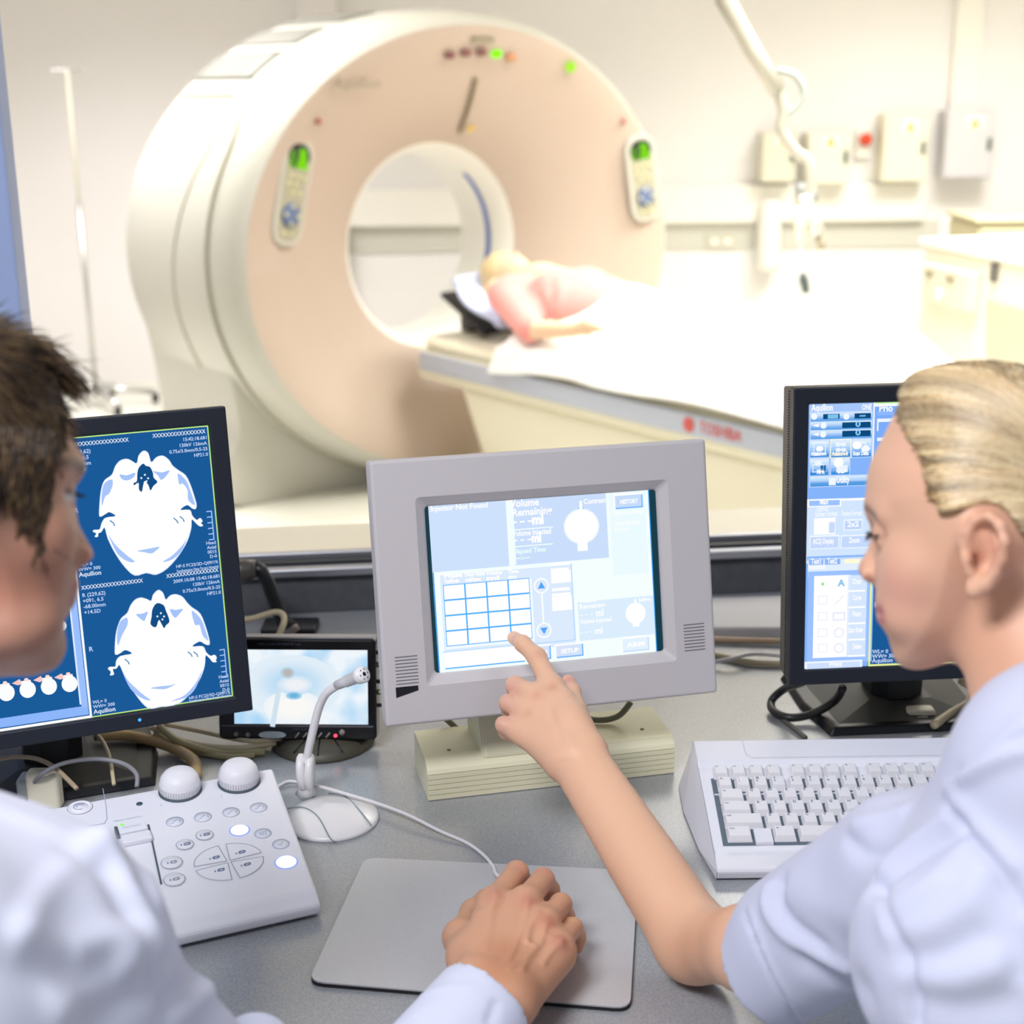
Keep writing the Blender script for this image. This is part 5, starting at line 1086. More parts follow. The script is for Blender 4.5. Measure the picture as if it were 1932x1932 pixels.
# ================================================================ soft bodies: distance fields turned into one smooth skin
class Field:
    def __init__(s, lo, hi, res):
        s.lo = np.array(lo, float); s.res = res; n = np.ceil((np.array(hi)-s.lo)/res).astype(int)+1; s.n = n
        s.ax = [s.lo[i]+np.arange(n[i])*res for i in range(3)]; s.F = np.full(tuple(n), .2, np.float32)
    def _sl(s, lo, hi, pad):
        out = []
        for i in range(3):
            a = int(max(0, math.floor((lo[i]-pad-s.lo[i])/s.res))); b = int(min(s.n[i], math.ceil((hi[i]+pad-s.lo[i])/s.res)+1)); out.append(slice(a, max(a, b)))
        return tuple(out)
    def _put(s, sl, d, k, cut=False):
        A = s.F[sl]
        if cut: d = -d; h = np.maximum(k-np.abs(A-d), 0)/max(k, 1e-6); s.F[sl] = np.maximum(A, d)+h*h*k*.25
        else: h = np.maximum(k-np.abs(A-d), 0)/max(k, 1e-6); s.F[sl] = np.minimum(A, d)-h*h*k*.25
    def grid(s, sl): return s.ax[0][sl[0]][:, None, None], s.ax[1][sl[1]][None, :, None], s.ax[2][sl[2]][None, None, :]
    def cap(s, a, b, ra, rb=None, k=.01, cut=False):
        rb = ra if rb is None else rb; a = np.array(a, float); b = np.array(b, float); R = max(ra, rb)
        sl = s._sl(np.minimum(a, b)-R, np.maximum(a, b)+R, k+.012)
        if any(q.stop <= q.start for q in sl): return
        x, y, z = s.grid(sl); ab = b-a; L = max(float(ab@ab), 1e-10)
        t = np.clip(((x-a[0])*ab[0]+(y-a[1])*ab[1]+(z-a[2])*ab[2])/L, 0, 1)
        d = np.sqrt((x-a[0]-t*ab[0])**2+(y-a[1]-t*ab[1])**2+(z-a[2]-t*ab[2])**2)-(ra+(rb-ra)*t)
        s._put(sl, d.astype(np.float32), k, cut)
    def chain(s, pts, rs, k=.01, cut=False):
        for i in range(len(pts)-1): s.cap(pts[i], pts[i+1], rs[i], rs[i+1], k, cut)
    def ell(s, c, r, M=None, k=.01, cut=False):
        """ellipsoid; M = 3x3 axes as columns"""
        c = np.array(c, float); R = max(r); sl = s._sl(c-R, c+R, k+.01)
        if any(q.stop <= q.start for q in sl): return
        x, y, z = s.grid(sl); x = x-c[0]; y = y-c[1]; z = z-c[2]
        A = np.array(M if M is not None else np.eye(3), float)
        q = [(x*A[0, i]+y*A[1, i]+z*A[2, i]) for i in range(3)]
        k0 = np.sqrt(sum((q[i]/r[i])**2 for i in range(3))); k1 = np.sqrt(sum((q[i]/r[i]**2)**2 for i in range(3)))+1e-9
        s._put(sl, (k0*(k0-1)/k1).astype(np.float32), k, cut)
    def inflate(s, M, poly, R, Wf, k=.006, cut=False, zoff=0.0, wmax=.12):
        """closed outline in the x-y plane of frame M, puffed out to both sides; Wf(x,y) = half thickness"""
        P = np.array(poly, float); Mn = np.array(M); Mi = np.linalg.inv(Mn); h = .0015
        lo2 = P.min(0)-.03; hi2 = P.max(0)+.03; nx, ny = [int((hi2[i]-lo2[i])/h)+2 for i in range(2)]
        gx = lo2[0]+np.arange(nx)*h; gy = lo2[1]+np.arange(ny)*h; GX, GY = np.meshgrid(gx, gy, indexing='ij')
        dm = np.full(GX.shape, 1e9); ins = np.zeros(GX.shape, bool)
        for i in range(len(P)):
            a = P[i]; b = P[(i+1) % len(P)]; e = b-a; L = max(e@e, 1e-12)
            t = np.clip(((GX-a[0])*e[0]+(GY-a[1])*e[1])/L, 0, 1); dm = np.minimum(dm, (GX-a[0]-t*e[0])**2+(GY-a[1]-t*e[1])**2)
            if a[1] != b[1]:
                c = ((a[1] > GY) != (b[1] > GY)) & (GX < (b[0]-a[0])*(GY-a[1])/(b[1]-a[1])+a[0]); ins ^= c
        d2 = np.sqrt(dm); d2 = np.where(ins, d2, -d2)
        cs = [Mn @ np.array([x, y, z+zoff, 1]) for x in (P[:, 0].min(), P[:, 0].max()) for y in (P[:, 1].min(), P[:, 1].max()) for z in (-wmax, wmax)]
        cs = np.array(cs)[:, :3]; sl = s._sl(cs.min(0), cs.max(0), .02)
        if any(q.stop <= q.start for q in sl): return
        x, y, z = s.grid(sl)
        lx, ly, lz = [(Mi[i, 0]*x+Mi[i, 1]*y+Mi[i, 2]*z+Mi[i, 3]) for i in range(3)]
        fx = np.clip((lx-lo2[0])/h, 0, nx-1.001); fy = np.clip((ly-lo2[1])/h, 0, ny-1.001); ix = fx.astype(int); iy = fy.astype(int); fx -= ix; fy -= iy
        d = (d2[ix, iy]*(1-fx)+d2[ix+1, iy]*fx)*(1-fy)+(d2[ix, iy+1]*(1-fx)+d2[ix+1, iy+1]*fx)*fy
        out = np.maximum(np.maximum(np.abs(lx-(lo2[0]+hi2[0])/2)-(hi2[0]-lo2[0])/2, np.abs(ly-(lo2[1]+hi2[1])/2)-(hi2[1]-lo2[1])/2), 0)
        d = d-out; W_ = Wf(lx, ly) if callable(Wf) else Wf
        v = np.sqrt(np.maximum(R-d, 0)**2+((lz-zoff)*R/W_)**2)-R
        s._put(sl, v.astype(np.float32), k, cut)
    def clip2d(s, M, poly, grow=0.0):
        """keep only what lies over the outline in the x-y plane of M"""
        P = np.array(poly, float); Mi = np.linalg.inv(np.array(M)); sl = (slice(None),)*3; x, y, z = s.grid(sl)
        lx, ly = [(Mi[i, 0]*x+Mi[i, 1]*y+Mi[i, 2]*z+Mi[i, 3]) for i in range(2)]
        dm = np.full(lx.shape, 1e9, np.float32); ins = np.zeros(lx.shape, bool)
        for i in range(len(P)):
            a = P[i]; b = P[(i+1) % len(P)]; e = b-a; L = max(e@e, 1e-12)
            t = np.clip(((lx-a[0])*e[0]+(ly-a[1])*e[1])/L, 0, 1); dm = np.minimum(dm, (lx-a[0]-t*e[0])**2+(ly-a[1]-t*e[1])**2)
            if a[1] != b[1]: ins ^= ((a[1] > ly) != (b[1] > ly)) & (lx < (b[0]-a[0])*(ly-a[1])/(b[1]-a[1])+a[0])
        d = np.sqrt(dm)*np.where(ins, -1, 1)-grow; k = .004; h = np.maximum(k-np.abs(s.F-d), 0)/k
        s.F = (np.maximum(s.F, d)+h*h*k*.25).astype(np.float32)
    def mesh(s, smooth=1):
        F = s.F; S_ = F < 0; nx, ny, nz = F.shape
        c = np.zeros((nx-1, ny-1, nz-1), np.int8)
        for i in (0, 1):
            for j in (0, 1):
                for k in (0, 1): c += S_[i:nx-1+i, j:ny-1+j, k:nz-1+k]
        act = (c > 0) & (c < 8); idx = np.argwhere(act); m = len(idx); vid = np.full(act.shape, -1, np.int64); vid[act] = np.arange(m)
        acc = np.zeros((m, 3)); cnt = np.zeros(m); off = [(i, j, k) for i in (0, 1) for j in (0, 1) for k in (0, 1)]
        I = idx
        for a in off:
            for ax in range(3):
                if a[ax]: continue
                b = list(a); b[ax] = 1
                fa = F[I[:, 0]+a[0], I[:, 1]+a[1], I[:, 2]+a[2]]; fb = F[I[:, 0]+b[0], I[:, 1]+b[1], I[:, 2]+b[2]]
                cr = (fa < 0) != (fb < 0); t = np.where(cr, fa/(fa-fb+1e-20), 0)
                p = np.array(a, float)[None]+0*acc; p[:, ax] += t; acc[cr] += p[cr]; cnt[cr] += 1
        V = (acc/cnt[:, None]+I)*s.res+s.lo
        quads = []
        for ax in range(3):
            u_, v_ = [(1, 2), (2, 0), (0, 1)][ax]
            sl0 = [slice(None)]*3; sl1 = [slice(None)]*3; sl0[ax] = slice(0, -1); sl1[ax] = slice(1, None)
            a = S_[tuple(sl0)]; b = S_[tuple(sl1)]; e = np.argwhere(a != b); ok = (e[:, u_] > 0) & (e[:, v_] > 0) & (e[:, u_] < F.shape[u_]-1) & (e[:, v_] < F.shape[v_]-1); e = e[ok]
            fl = a[tuple(e.T)]
            def q(du, dv):
                w = e.copy(); w[:, u_] -= du; w[:, v_] -= dv; return vid[tuple(w.T)]
            Q = np.stack([q(1, 1), q(0, 1), q(0, 0), q(1, 0)], 1); Q[~fl] = Q[~fl][:, ::-1]; quads.append(Q)
        Q = np.concatenate(quads)
        for _ in range(smooth):       # light relaxation to take the grid out
            A = np.zeros_like(V); n = np.zeros(len(V))
            for i in range(4):
                for j in ((i+1) % 4, (i-1) % 4): np.add.at(A, Q[:, i], V[Q[:, j]]); np.add.at(n, Q[:, i], 1)
            V = V*.45+.55*A/np.maximum(n, 1)[:, None]
        return V, Q
def vnormals(V, Q):
    N = np.zeros_like(V); n = np.cross(V[Q[:, 2]]-V[Q[:, 0]], V[Q[:, 3]]-V[Q[:, 1]])
    for i in range(4): np.add.at(N, Q[:, i], n)
    return N/(np.linalg.norm(N, axis=1)[:, None]+1e-12)
from mathutils.bvhtree import BVHTree
CP = Vector((0, 0, CAMZ))
def seg_dist(V, P):
    d = np.full(len(V), 1e9)
    for i in range(len(P)-1):
        a, b = P[i], P[i+1]; e = b-a; L = max(e@e, 1e-12); t = np.clip(((V-a)@e)/L, 0, 1); d = np.minimum(d, np.linalg.norm(V-a-t[:, None]*e, axis=1))
    if len(P) == 1: d = np.linalg.norm(V-P[0], axis=1)
    return d
class Skin:
    """a mesh being worked on: strokes raise, sink or tint it"""
    def __init__(s, V, Q, base): s.V, s.Q = V, Q; s.C = np.tile(np.array(lin(base)), (len(V), 1)); s.tree = None
    amp = 1.0
    def bvh(s): s.tree = BVHTree.FromPolygons([tuple(v) for v in s.V], [tuple(int(i) for i in q) for q in s.Q]); return s
    def hit(s, px, py):
        d = ray(px, py).normalized(); r = s.tree.ray_cast(CP, d); return r[0]
    def curve(s, pts, n=5):
        P = []
        for p in (spline(pts, n) if len(pts) > 1 else pts):
            h = s.hit(*p)
            if h is not None: P.append(np.array(h))
        return np.array(P) if P else None
    def raise_(s, strokes):
        N = vnormals(s.V, s.Q); D = np.zeros(len(s.V))
        for pts, h, w in strokes:
            P = s.curve(pts)
            if P is None: continue
            jump = [0]+[i for i in range(1, len(P)) if np.linalg.norm(P[i]-P[i-1]) > .05]+[len(P)]
            for a, b in zip(jump[:-1], jump[1:]): D += h*s.amp*np.exp(-(seg_dist(s.V, P[a:b])/w)**2)
        s.V = s.V+N*D[:, None]; return s
    def tint(s, strokes):
        for pts, col, w, k in strokes:
            P = s.curve(pts)
            if P is None: continue
            g = (k*np.exp(-(seg_dist(s.V, P)/w)**2))[:, None]; s.C = s.C*(1-g)+np.array(lin(col))*g
        return s
    def build(s, name, m, parent=None):
        us = np.unique(s.Q); mp_ = np.full(len(s.V), -1); mp_[us] = np.arange(len(us)); s.V = s.V[us]; s.C = s.C[us]; s.Q = mp_[s.Q]
        me = bpy.data.meshes.new(name); me.vertices.add(len(s.V)); me.vertices.foreach_set('co', s.V.astype(np.float32).ravel())
        Q = s.Q; me.loops.add(Q.size); me.polygons.add(len(Q)); me.loops.foreach_set('vertex_index', Q.astype(np.int32).ravel())
        me.polygons.foreach_set('loop_start', np.arange(0, Q.size, 4, dtype=np.int32)); me.polygons.foreach_set('loop_total', np.full(len(Q), 4, np.int32))
        me.polygons.foreach_set('use_smooth', np.ones(len(Q), bool)); me.update(calc_edges=True); me.validate()
        ca = me.color_attributes.new('Col', 'FLOAT_COLOR', 'POINT'); ca.data.foreach_set('color', np.c_[s.C, np.ones(len(s.C))].astype(np.float32).ravel())
        me.materials.append(m); o = link(name, me)
        if parent is not None: o.parent = parent; o.matrix_parent_inverse = parent.matrix_world.inverted()
        return o
def merge(*sk):
    V = []; Q = []; C = []; n = 0
    for k in sk: V.append(k.V); Q.append(k.Q+n); C.append(k.C); n += len(k.V)
    r = Skin.__new__(Skin); r.V = np.concatenate(V); r.Q = np.concatenate(Q); r.C = np.concatenate(C); r.tree = None; return r
def hframe(px, py, y, face_left, turn, lean=0.0):
    """head frame: x = the way the face looks, y = up, z = the person's own right"""
    o = PY(px, py, y); b = (CP-o).normalized(); up = _R @ Vector((0, 1, 0)); up = (up-b*up.dot(b)).normalized(); rt = up.cross(b)
    f0 = -rt if face_left else rt
    f = f0*math.cos(turn)-b*math.sin(turn); z = f.cross(up)
    M = Matrix((f, up, z)).transposed().to_4x4(); M.translation = o
    return M @ Matrix.Rotation(lean, 4, 'X')
def hair_mesh(curves, r, cols, jit=.12, tone=None):
    """strands as thin three-sided tubes; curves = list of (n,3) arrays"""
    VV = []; QQ = []; CC = []; n0 = 0
    for ci, P in enumerate(curves):
        P = np.asarray(P); n = len(P); T = np.gradient(P, axis=0); T /= np.linalg.norm(T, axis=1)[:, None]+1e-12
        a = np.cross(T, np.array([.3, .5, .8])); a /= np.linalg.norm(a, axis=1)[:, None]+1e-12; b = np.cross(T, a)
        rr = r*np.interp(np.linspace(0, 1, n), [0, .1, .75, 1], [.5, 1, .9, .15])
        for k in range(3):
            w = 2*math.pi*k/3; VV.append(P+(a*math.cos(w)+b*math.sin(w))*rr[:, None])
        i = np.arange(n-1)
        for k in range(3):
            k2 = (k+1) % 3; QQ.append(np.stack([n0+k*n+i, n0+k2*n+i, n0+k2*n+i+1, n0+k*n+i+1], 1))
        base = np.array(lin(cols[RNG.integers(len(cols))])); base = base*(1+jit*RNG.normal()); CC.append(np.tile(np.clip(base*(tone[ci] if tone is not None else 1), 0, 1), (3*n, 1))); n0 += 3*n
    k = Skin.__new__(Skin); k.V = np.concatenate(VV); k.Q = np.concatenate(QQ); k.C = np.concatenate(CC); k.tree = None; return k
M_skin = vcol_mat('skin', .46, .12, (260, .25, .0006))
M_hair = vcol_mat('hair', .42, 0, spec=.5)
M_cloth = vcol_mat('white_cotton', .85, 0, (700, .2, .0004), sheen=.15)

# ================================================================ the woman
wo = tag(empty('person', (.36, .86, 0)), 'blonde woman in a pale short-sleeved tunic, pointing at the touch screen', 'person', 'people at the control desk')
MHw = hframe(1790, 1010, 1.0, True, math.radians(3))
FW = lambda px, py, off=0.0: PM(MHw, px, py, off)
prof_w = [FW(x, y) for x, y in ((1690, 780), (1664, 831), (1645, 869), (1637, 902), (1634, 936), (1634, 956), (1641, 980), (1648, 1005), (1650, 1030), (1652, 1060), (1655, 1100), (1660, 1130), (1668, 1160), (1670, 1182), (1675, 1197), (1682, 1223), (1693, 1247), (1716, 1260), (1745, 1262), (1790, 1250), (1830, 1235), (1860, 1215), (1890, 1180), (1925, 1130), (1990, 1090), (2050, 1020), (2075, 930), (2055, 830), (2000, 750), (1930, 705), (1850, 690), (1770, 700), (1720, 735))]
prof_w = spline(prof_w, 4, True)
def W_head(wj, wt, y0, y1):
    def f(x, y): t = np.clip((y-y0)/(y1-y0), 0, 1); t = t*t*(3-2*t); return wj+(wt-wj)*t
    return f
yj = FW(1700, 1240)[1]; yt2 = FW(1700, 960)[1]
res = .0020
F = Field(np.array(MHw.translation)-[.15, .13, .17], np.array(MHw.translation)+[.15, .13, .145], res)
F.inflate(MHw, prof_w, .072, W_head(.054, .073, yj, yt2), k=.004)
def hp(x, y, z=0.0, M=None): q = (M or MHw) @ Vector((x, y, z)); return np.array(q)
def hpx(px, py, z=0.0): x, y = FW(px, py, z); return hp(x, y, z)
# nose, lips, chin, brow and cheek
nose = spline([FW(x, y) for x, y in ((1650, 990), (1643, 1022), (1634, 1042), (1625, 1056), (1619, 1070), (1621, 1084), (1632, 1090), (1646, 1097), (1660, 1102), (1680, 1080), (1675, 1020))], 3, True)
F.inflate(MHw, nose, .011, lambda x, y: .0085+.0045*np.clip((FW(1640, 1030)[1]-y)/.02, 0, 1), k=.007, wmax=.03)
for sz in (-1, 1):
    F.ell(hpx(1646, 1082, sz*.011), (.0085, .0068, .0068), k=.004)
    F.ell(hpx(1641, 1093, sz*.0065), (.0050, .0030, .0028), k=.002, cut=True)
    F.ell(hpx(1712, 1150, sz*.026), (.020, .026, .020), k=.014)                       # cheek by the mouth
    F.ell(hpx(1722, 1078, sz*.036), (.020, .024, .024), k=.016)                       # cheekbone
    F.ell(hpx(1654, 1003, sz*.027), (.011, .010, .014), k=.010, cut=True)             # eye socket
    F.ell(hpx(1675, 1008, sz*.026), (.0105, .0105, .0115), k=.003)                    # eye under its lids
    F.cap(hpx(1658, 962, sz*.012), hpx(1676, 970, sz*.040), .007, .006, k=.010)       # brow
lipu = spline([FW(x, y) for x, y in ((1656, 1128), (1653, 1140), (1652, 1150), (1656, 1157), (1668, 1160), (1675, 1140))], 3, True)
lipl = spline([FW(x, y) for x, y in ((1656, 1157), (1654, 1166), (1658, 1176), (1666, 1182), (1678, 1175), (1672, 1160))], 3, True)
F.inflate(MHw, lipu, .006, .018, k=.003, wmax=.03); F.inflate(MHw, lipl, .006, .015, k=.003, wmax=.03)
# ear (left ear, near side): helix, lobe, bowl
ez = -.074
def ep_(px, py, dz=0.0): return hpx(1852+(px-1852)*.90, 1046+(py-1046)*.90, ez+dz)
F.ell((ep_(1850, 1036, .004)), (.014, .027, .006), np.array(MHw.to_3x3() @ Matrix.Rotation(math.radians(-12), 3, 'Z') @ Matrix.Rotation(math.radians(14), 3, 'Y')), k=.006)
hel = [ep_(*q) for q in ((1826, 1030, 0), (1822, 1000, -.002), (1838, 976, -.004), (1866, 968, -.008), (1890, 985, -.013), (1900, 1020, -.015), (1895, 1055, -.012), (1880, 1085, -.008), (1860, 1108, -.005), (1838, 1120, -.002), (1830, 1105, 0))]
F.chain(hel, [.0028, .0030, .0032, .0034, .0035, .0035, .0034, .0036, .0050, .0058, .0034], k=.003)
F.chain([ep_(1874, 1004, -.006), ep_(1876, 1030, -.007), ep_(1868, 1060, -.006), ep_(1852, 1078, -.004), ep_(1836, 1082, -.003)], [.003, .0036, .0036, .0034, .003], k=.004)
F.ell(ep_(1846, 1050, -.006), (.0085, .0120, .0075), np.array(MHw.to_3x3()), k=.004, cut=True)
F.ell(ep_(1857, 1012, -.010), (.0065, .0110, .0055), np.array(MHw.to_3x3()), k=.004, cut=True)
F.ell(ep_(1833, 1062, .0), (.004, .005, .010), np.array(MHw.to_3x3()), k=.003, cut=True)
F.cap(ep_(1822, 1058, -.002), ep_(1828, 1080, -.003), .0045, .0040, k=.003)
# neck
nb = np.array(PY(2020, 1420, .90)); nt = hpx(1945, 1130, .005)
F.cap(nt, nb, .048, .056, k=.018); F.cap(hpx(1895, 1180, -.015), np.array(PY(1960, 1390, .92)), .026, .032, k=.02)
V, Q = F.mesh(2); SKc = '#e6b597'
head = Skin(V, Q, SKc).bvh()
head.raise_([([(1640, 1040), (1650, 1062)], -.0005, .005), ([(1700, 1255), (1730, 1258)], .001, .01), ([(1655, 1017), (1672, 1014)], -.0012, .0022), ([(1652, 1157), (1664, 1159)], -.0012, .0018)])
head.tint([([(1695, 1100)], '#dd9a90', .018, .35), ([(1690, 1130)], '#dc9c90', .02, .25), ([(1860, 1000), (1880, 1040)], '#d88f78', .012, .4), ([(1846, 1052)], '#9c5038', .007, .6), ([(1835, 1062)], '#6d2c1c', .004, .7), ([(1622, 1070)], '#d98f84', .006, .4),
           ([(1653, 1146), (1662, 1150)], '#c06a72', .0042, .85), ([(1657, 1168), (1666, 1168)], '#c3707a', .0042, .8), ([(1631, 956), (1640, 962), (1652, 976)], '#7a5a45', .0034, .9), ([(1639, 1091), (1646, 1095)], '#9a4a44', .003, .6), ([(1646, 1016), (1664, 1016)], '#7c6a6c', .0018, .5), ([(1860, 1180), (1920, 1260)], '#d09a7c', .03, .4)])
# arm, hand
def T3(px, py, y): return np.array(PY(px, py, y))
q_ = PM(MTm, 969, 1203, .0095); tipw = np.array(MTm @ Vector((q_[0], q_[1], .0095)))
lo = T3(925, 1440, 1.30); 
F = Field((-.035, .99, .69), (.262, 1.505, 1.105), .0021)
wr = T3(1088, 1428, 1.335); wrl = T3(1062, 1438, 1.335); wrr = T3(1113, 1418, 1.335)
el = T3(1312, 1780, 1.150); sh = T3(1640, 1705, .975)
mid = lambda a, b, t: a+(b-a)*t
F.chain([tipw, T3(986, 1214, 1.468), T3(1013, 1240, 1.450), T3(1043, 1302, 1.412)], [.0072, .0084, .0098, .0112], k=.005)
fing = {'m': [(1012, 1316, 1.402), (972, 1294, 1.424), (974, 1312, 1.436), (1000, 1322, 1.428)], 'r': [(997, 1348, 1.390), (959, 1327, 1.406), (962, 1343, 1.416), (985, 1352, 1.408)], 'p': [(985, 1383, 1.378), (950, 1367, 1.386), (955, 1382, 1.392), (975, 1388, 1.386)]}
for n_, q in fing.items():
    r0 = {'m': .0105, 'r': .0098, 'p': .0088}[n_]; F.chain([T3(*p) for p in q], [r0, r0*.95, r0*.85, r0*.72], k=.0035)
for (px, py, y), r0, wv in (((1043, 1302, 1.412), .0115, .75), ((1012, 1316, 1.402), .0118, .45), ((997, 1348, 1.390), .0112, .2), ((985, 1383, 1.378), .0105, .0)):
    F.cap(T3(px, py, y), mid(wrl, wrr, wv), r0, .0175, k=.014)
F.chain([T3(1066, 1322, 1.392), T3(1080, 1362, 1.365), wrr], [.010, .0145, .017], k=.012)        # web of the thumb
F.chain([T3(1072, 1285, 1.432), T3(1079, 1306, 1.415), T3(1088, 1342, 1.385), T3(1100, 1385, 1.355)], [.0072, .0088, .0105, .0125], k=.005)
F.cap(wrl, wrr, .0150, .0150, k=.008)
fa = [mid(wr, el, t) for t in (0, .25, .5, .75, 1)]
side = (wrr-wrl)/np.linalg.norm(wrr-wrl)
ts_ = np.linspace(0, 1, 15)
for sgn in (-1, 1):
    rr = np.interp(ts_, [0, .15, .4, .65, .85, 1], [.0158, .0160, .0190, .0230, .0262, .0275]); of_ = np.interp(ts_, [0, .3, .6, 1], [.0120, .0122, .0105, .0040])
    rr = np.convolve(np.pad(rr, 2, 'edge'), np.ones(5)/5, 'valid'); F.chain([mid(wr, el, t)+side*sgn*o_ for t, o_ in zip(ts_, of_)], rr, k=.004)
F.chain([mid(wr, el, t) for t in ts_], np.interp(ts_, [0, .4, 1], [.0165, .0200, .0290]), k=.012)
F.chain([el, T3(1418, 1790, 1.068), sh], [.031, .033, .036], k=.018)
V, Q = F.mesh(2); armw = Skin(V, Q, '#e8b999').bvh()
armw.raise_([([(1040, 1308), (1062, 1372), (1080, 1410)], .0008, .005), ([(1014, 1322), (1045, 1385)], .0008, .0045), ([(1060, 1440), (1075, 1436)], -.0006, .003), ([(1012, 1232), (1022, 1228)], -.0004, .002), ([(982, 1205), (990, 1212)], -.0003, .002)])
armw.tint([([(1043, 1297)], '#d08c74', .006, .5), ([(1012, 1312)], '#d18d7a', .006, .45), ([(996, 1345)], '#d18d7a', .005, .4), ([(1016, 1234)], '#cf8f80', .006, .35), ([(970, 1203)], '#cf9092', .007, .5), ([(968, 1290), (955, 1325), (948, 1366)], '#d29a92', .010, .5), ([(1073, 1283)], '#d07f80', .008, .6), ([(1340, 1740), (1290, 1800)], '#d2946f', .03, .35)])
# fingernail of the pointing finger is a sub-shape of the hand: tiny plate
bodyw = [head, armw]
# other hand resting on the keyboard, mostly hidden
F = Field(np.array(PY(1700, 1500, 1.30))-[.04, .12, .06], np.array(PY(1700, 1500, 1.30))+[.16, .10, .07], .003)
for i, (px, py) in enumerate(((1722, 1500), (1760, 1492), (1800, 1492), (1840, 1500))):
    a_ = np.array(PZ(px, py, DZ+.062)); b_ = a_+np.array([.03, -.045, .016]); F.chain([a_, mid(a_, b_, .5)+[0, 0, .008], b_], [.0072, .008, .009], k=.005); F.cap(b_, np.array(PZ(1850, 1620, DZ+.075)), .012, .016, k=.014)
F.chain([np.array(PZ(1705, 1530, DZ+.06)), np.array(PZ(1760, 1570, DZ+.065)), np.array(PZ(1850, 1620, DZ+.075))], [.008, .010, .016], k=.01)
V, Q = F.mesh(1); bodyw.append(Skin(V, Q, '#e0a88e'))
# torso and legs below the clothes (coarse)
F = Field((.12, .55, .40), (.80, 1.36, 1.12), .011)
F.cap(nb, (.46, .74, .62), .055, .10, k=.04); F.cap((.46, .74, .62), (.46, .70, .50), .11, .12, k=.04); F.cap(sh, T3(1790, 1660, .93), .032, .038, k=.03); F.chain([np.array(PZ(1850, 1620, DZ+.075)), T3(1990, 1640, 1.20), T3(2250, 1750, 1.02), T3(2100, 1500, .95)], [.020, .03, .035, .045], k=.02); F.cap(T3(1790, 1660, .93), nb, .04, .05, k=.04)
V, Q = F.mesh(1); bodyw.append(Skin(V, Q, '#dcae93'))
merge(*bodyw).build('body', M_skin, wo)
# lashes
mb = MB()
for i in range(11):
    t = i/10; a_ = Vector(hpx(1652+5*t, 1009+1.5*math.sin(t*3), -.020-.014*t)); b_ = Vector(hpx(1634-2*t, 1003+18*t, -.022-.016*t)); m_ = a_.lerp(b_, .5)+Vector((0, 0, .0006))
    mb.tube([a_, m_, b_], [.0006, .0005, .0002], 5)
mb.build('eyelashes', mat('lash_brown', '#3b2f30', .6), wo, M=wo.matrix_world.inverted())
# hair: cap drawn back from the hairline, with strands
hl_ = ((1690, 745), (1696, 775), (1706, 800), (1720, 828), (1738, 850), (1752, 880), (1762, 915), (1768, 950), (1775, 985), (1795, 990), (1822, 985), (1850, 962), (1880, 962), (1905, 985), (1925, 1020), (1975, 1065), (2050, 1060), (2105, 960), (2090, 820), (2030, 725), (1950, 690), (1870, 677), (1790, 682), (1740, 695), (1708, 715))
hair_out = spline([FW(x, y) for x, y in hl_], 4, True)
F = Field(np.array(MHw.translation)-[.14, .13, .06], np.array(MHw.translation)+[.16, .14, .15], .0025)
F.inflate(MHw, prof_w, .072, lambda x, y: W_head(.054, .073, yj, yt2)(x, y)+.0030, k=.003); F.inflate(MHw, hair_out, .074, .080, k=.006); F.clip2d(MHw, hair_out, -.003); F.ell(hpx(2098, 958, 0), (.026, .030, .028), k=.012)
V, Q = F.mesh(2)
# keep the cap tight on the scalp
hs = Skin(V, Q, '#b3936a').bvh()
def surf(M, tree, x, y, side=-1, lift=.001):
    o = M @ Vector((x, y, side*.14)); d = (M.to_3x3() @ Vector((0, 0, -side))).normalized(); r = tree.ray_cast(o, d)
    return (np.array(r[0])+np.array(r[1])*lift) if r[0] is not None else None
starts = spline([FW(x, y) for x, y in ((1712, 712), (1692, 742), (1697, 775), (1710, 805), (1728, 836), (1748, 868), (1760, 910), (1767, 950), (1778, 985), (1800, 988), (1835, 975), (1870, 958), (1900, 980), (1930, 1022), (1975, 1062))], 40)
bun = FW(2085, 960); topc = [FW(x, y) for x, y in ((1760, 690), (1850, 680), (1950, 693), (2040, 745))]
cur = []; tone = []
for sd, nn in ((-1, 4200), (1, 500)):
    for i in range(nn):
        t = RNG.random()**1.25; s0 = np.array(starts[int(t*(len(starts)-1))])+RNG.normal(0, .0012, 2); 
        adv = RNG.random()*.8 if RNG.random() < .6 else 0
        end = np.array(bun)+RNG.normal(0, .006, 2); bulge = np.array([0, .030*(1-t)**2-.004*t+.002*RNG.normal()]); P = []
        t0 = adv*.7; ln = .35+.5*RNG.random(); t1 = min(1, t0+ln); wob = .0012*math.sin(t*40)+RNG.normal(0, .0007)
        for k_ in range(14):
            w_ = t0+(t1-t0)*k_/13; q = s0+(end-s0)*w_+bulge*math.sin(math.pi*w_); q = q+np.array([0, wob*math.sin(w_*6)])
            lf = .0002+.0014*RNG.random() if k_ in (0, 13) else .0012
            r_ = surf(MHw, hs.tree, q[0], q[1], sd, lf)
            if r_ is None and k_ < 4 and t < .5 and adv == 0: r_ = surf(MHw, head.tree, q[0], q[1], sd, lf)
            if r_ is None:
                if len(P) > 4: break
                P = []; continue
            P.append(r_)
        if len(P) > 5: cur.append(np.array(P)); tone.append(1.0+.34*math.sin(t*61+2*math.sin(t*17))+.22*math.sin(t*143+1.3))
crown = spline([FW(x, y) for x, y in ((1715, 722), (1760, 695), (1850, 684), (1950, 696), (2030, 735), (2080, 820), (2085, 1040), (2030, 1062), (1960, 1060))], 30)
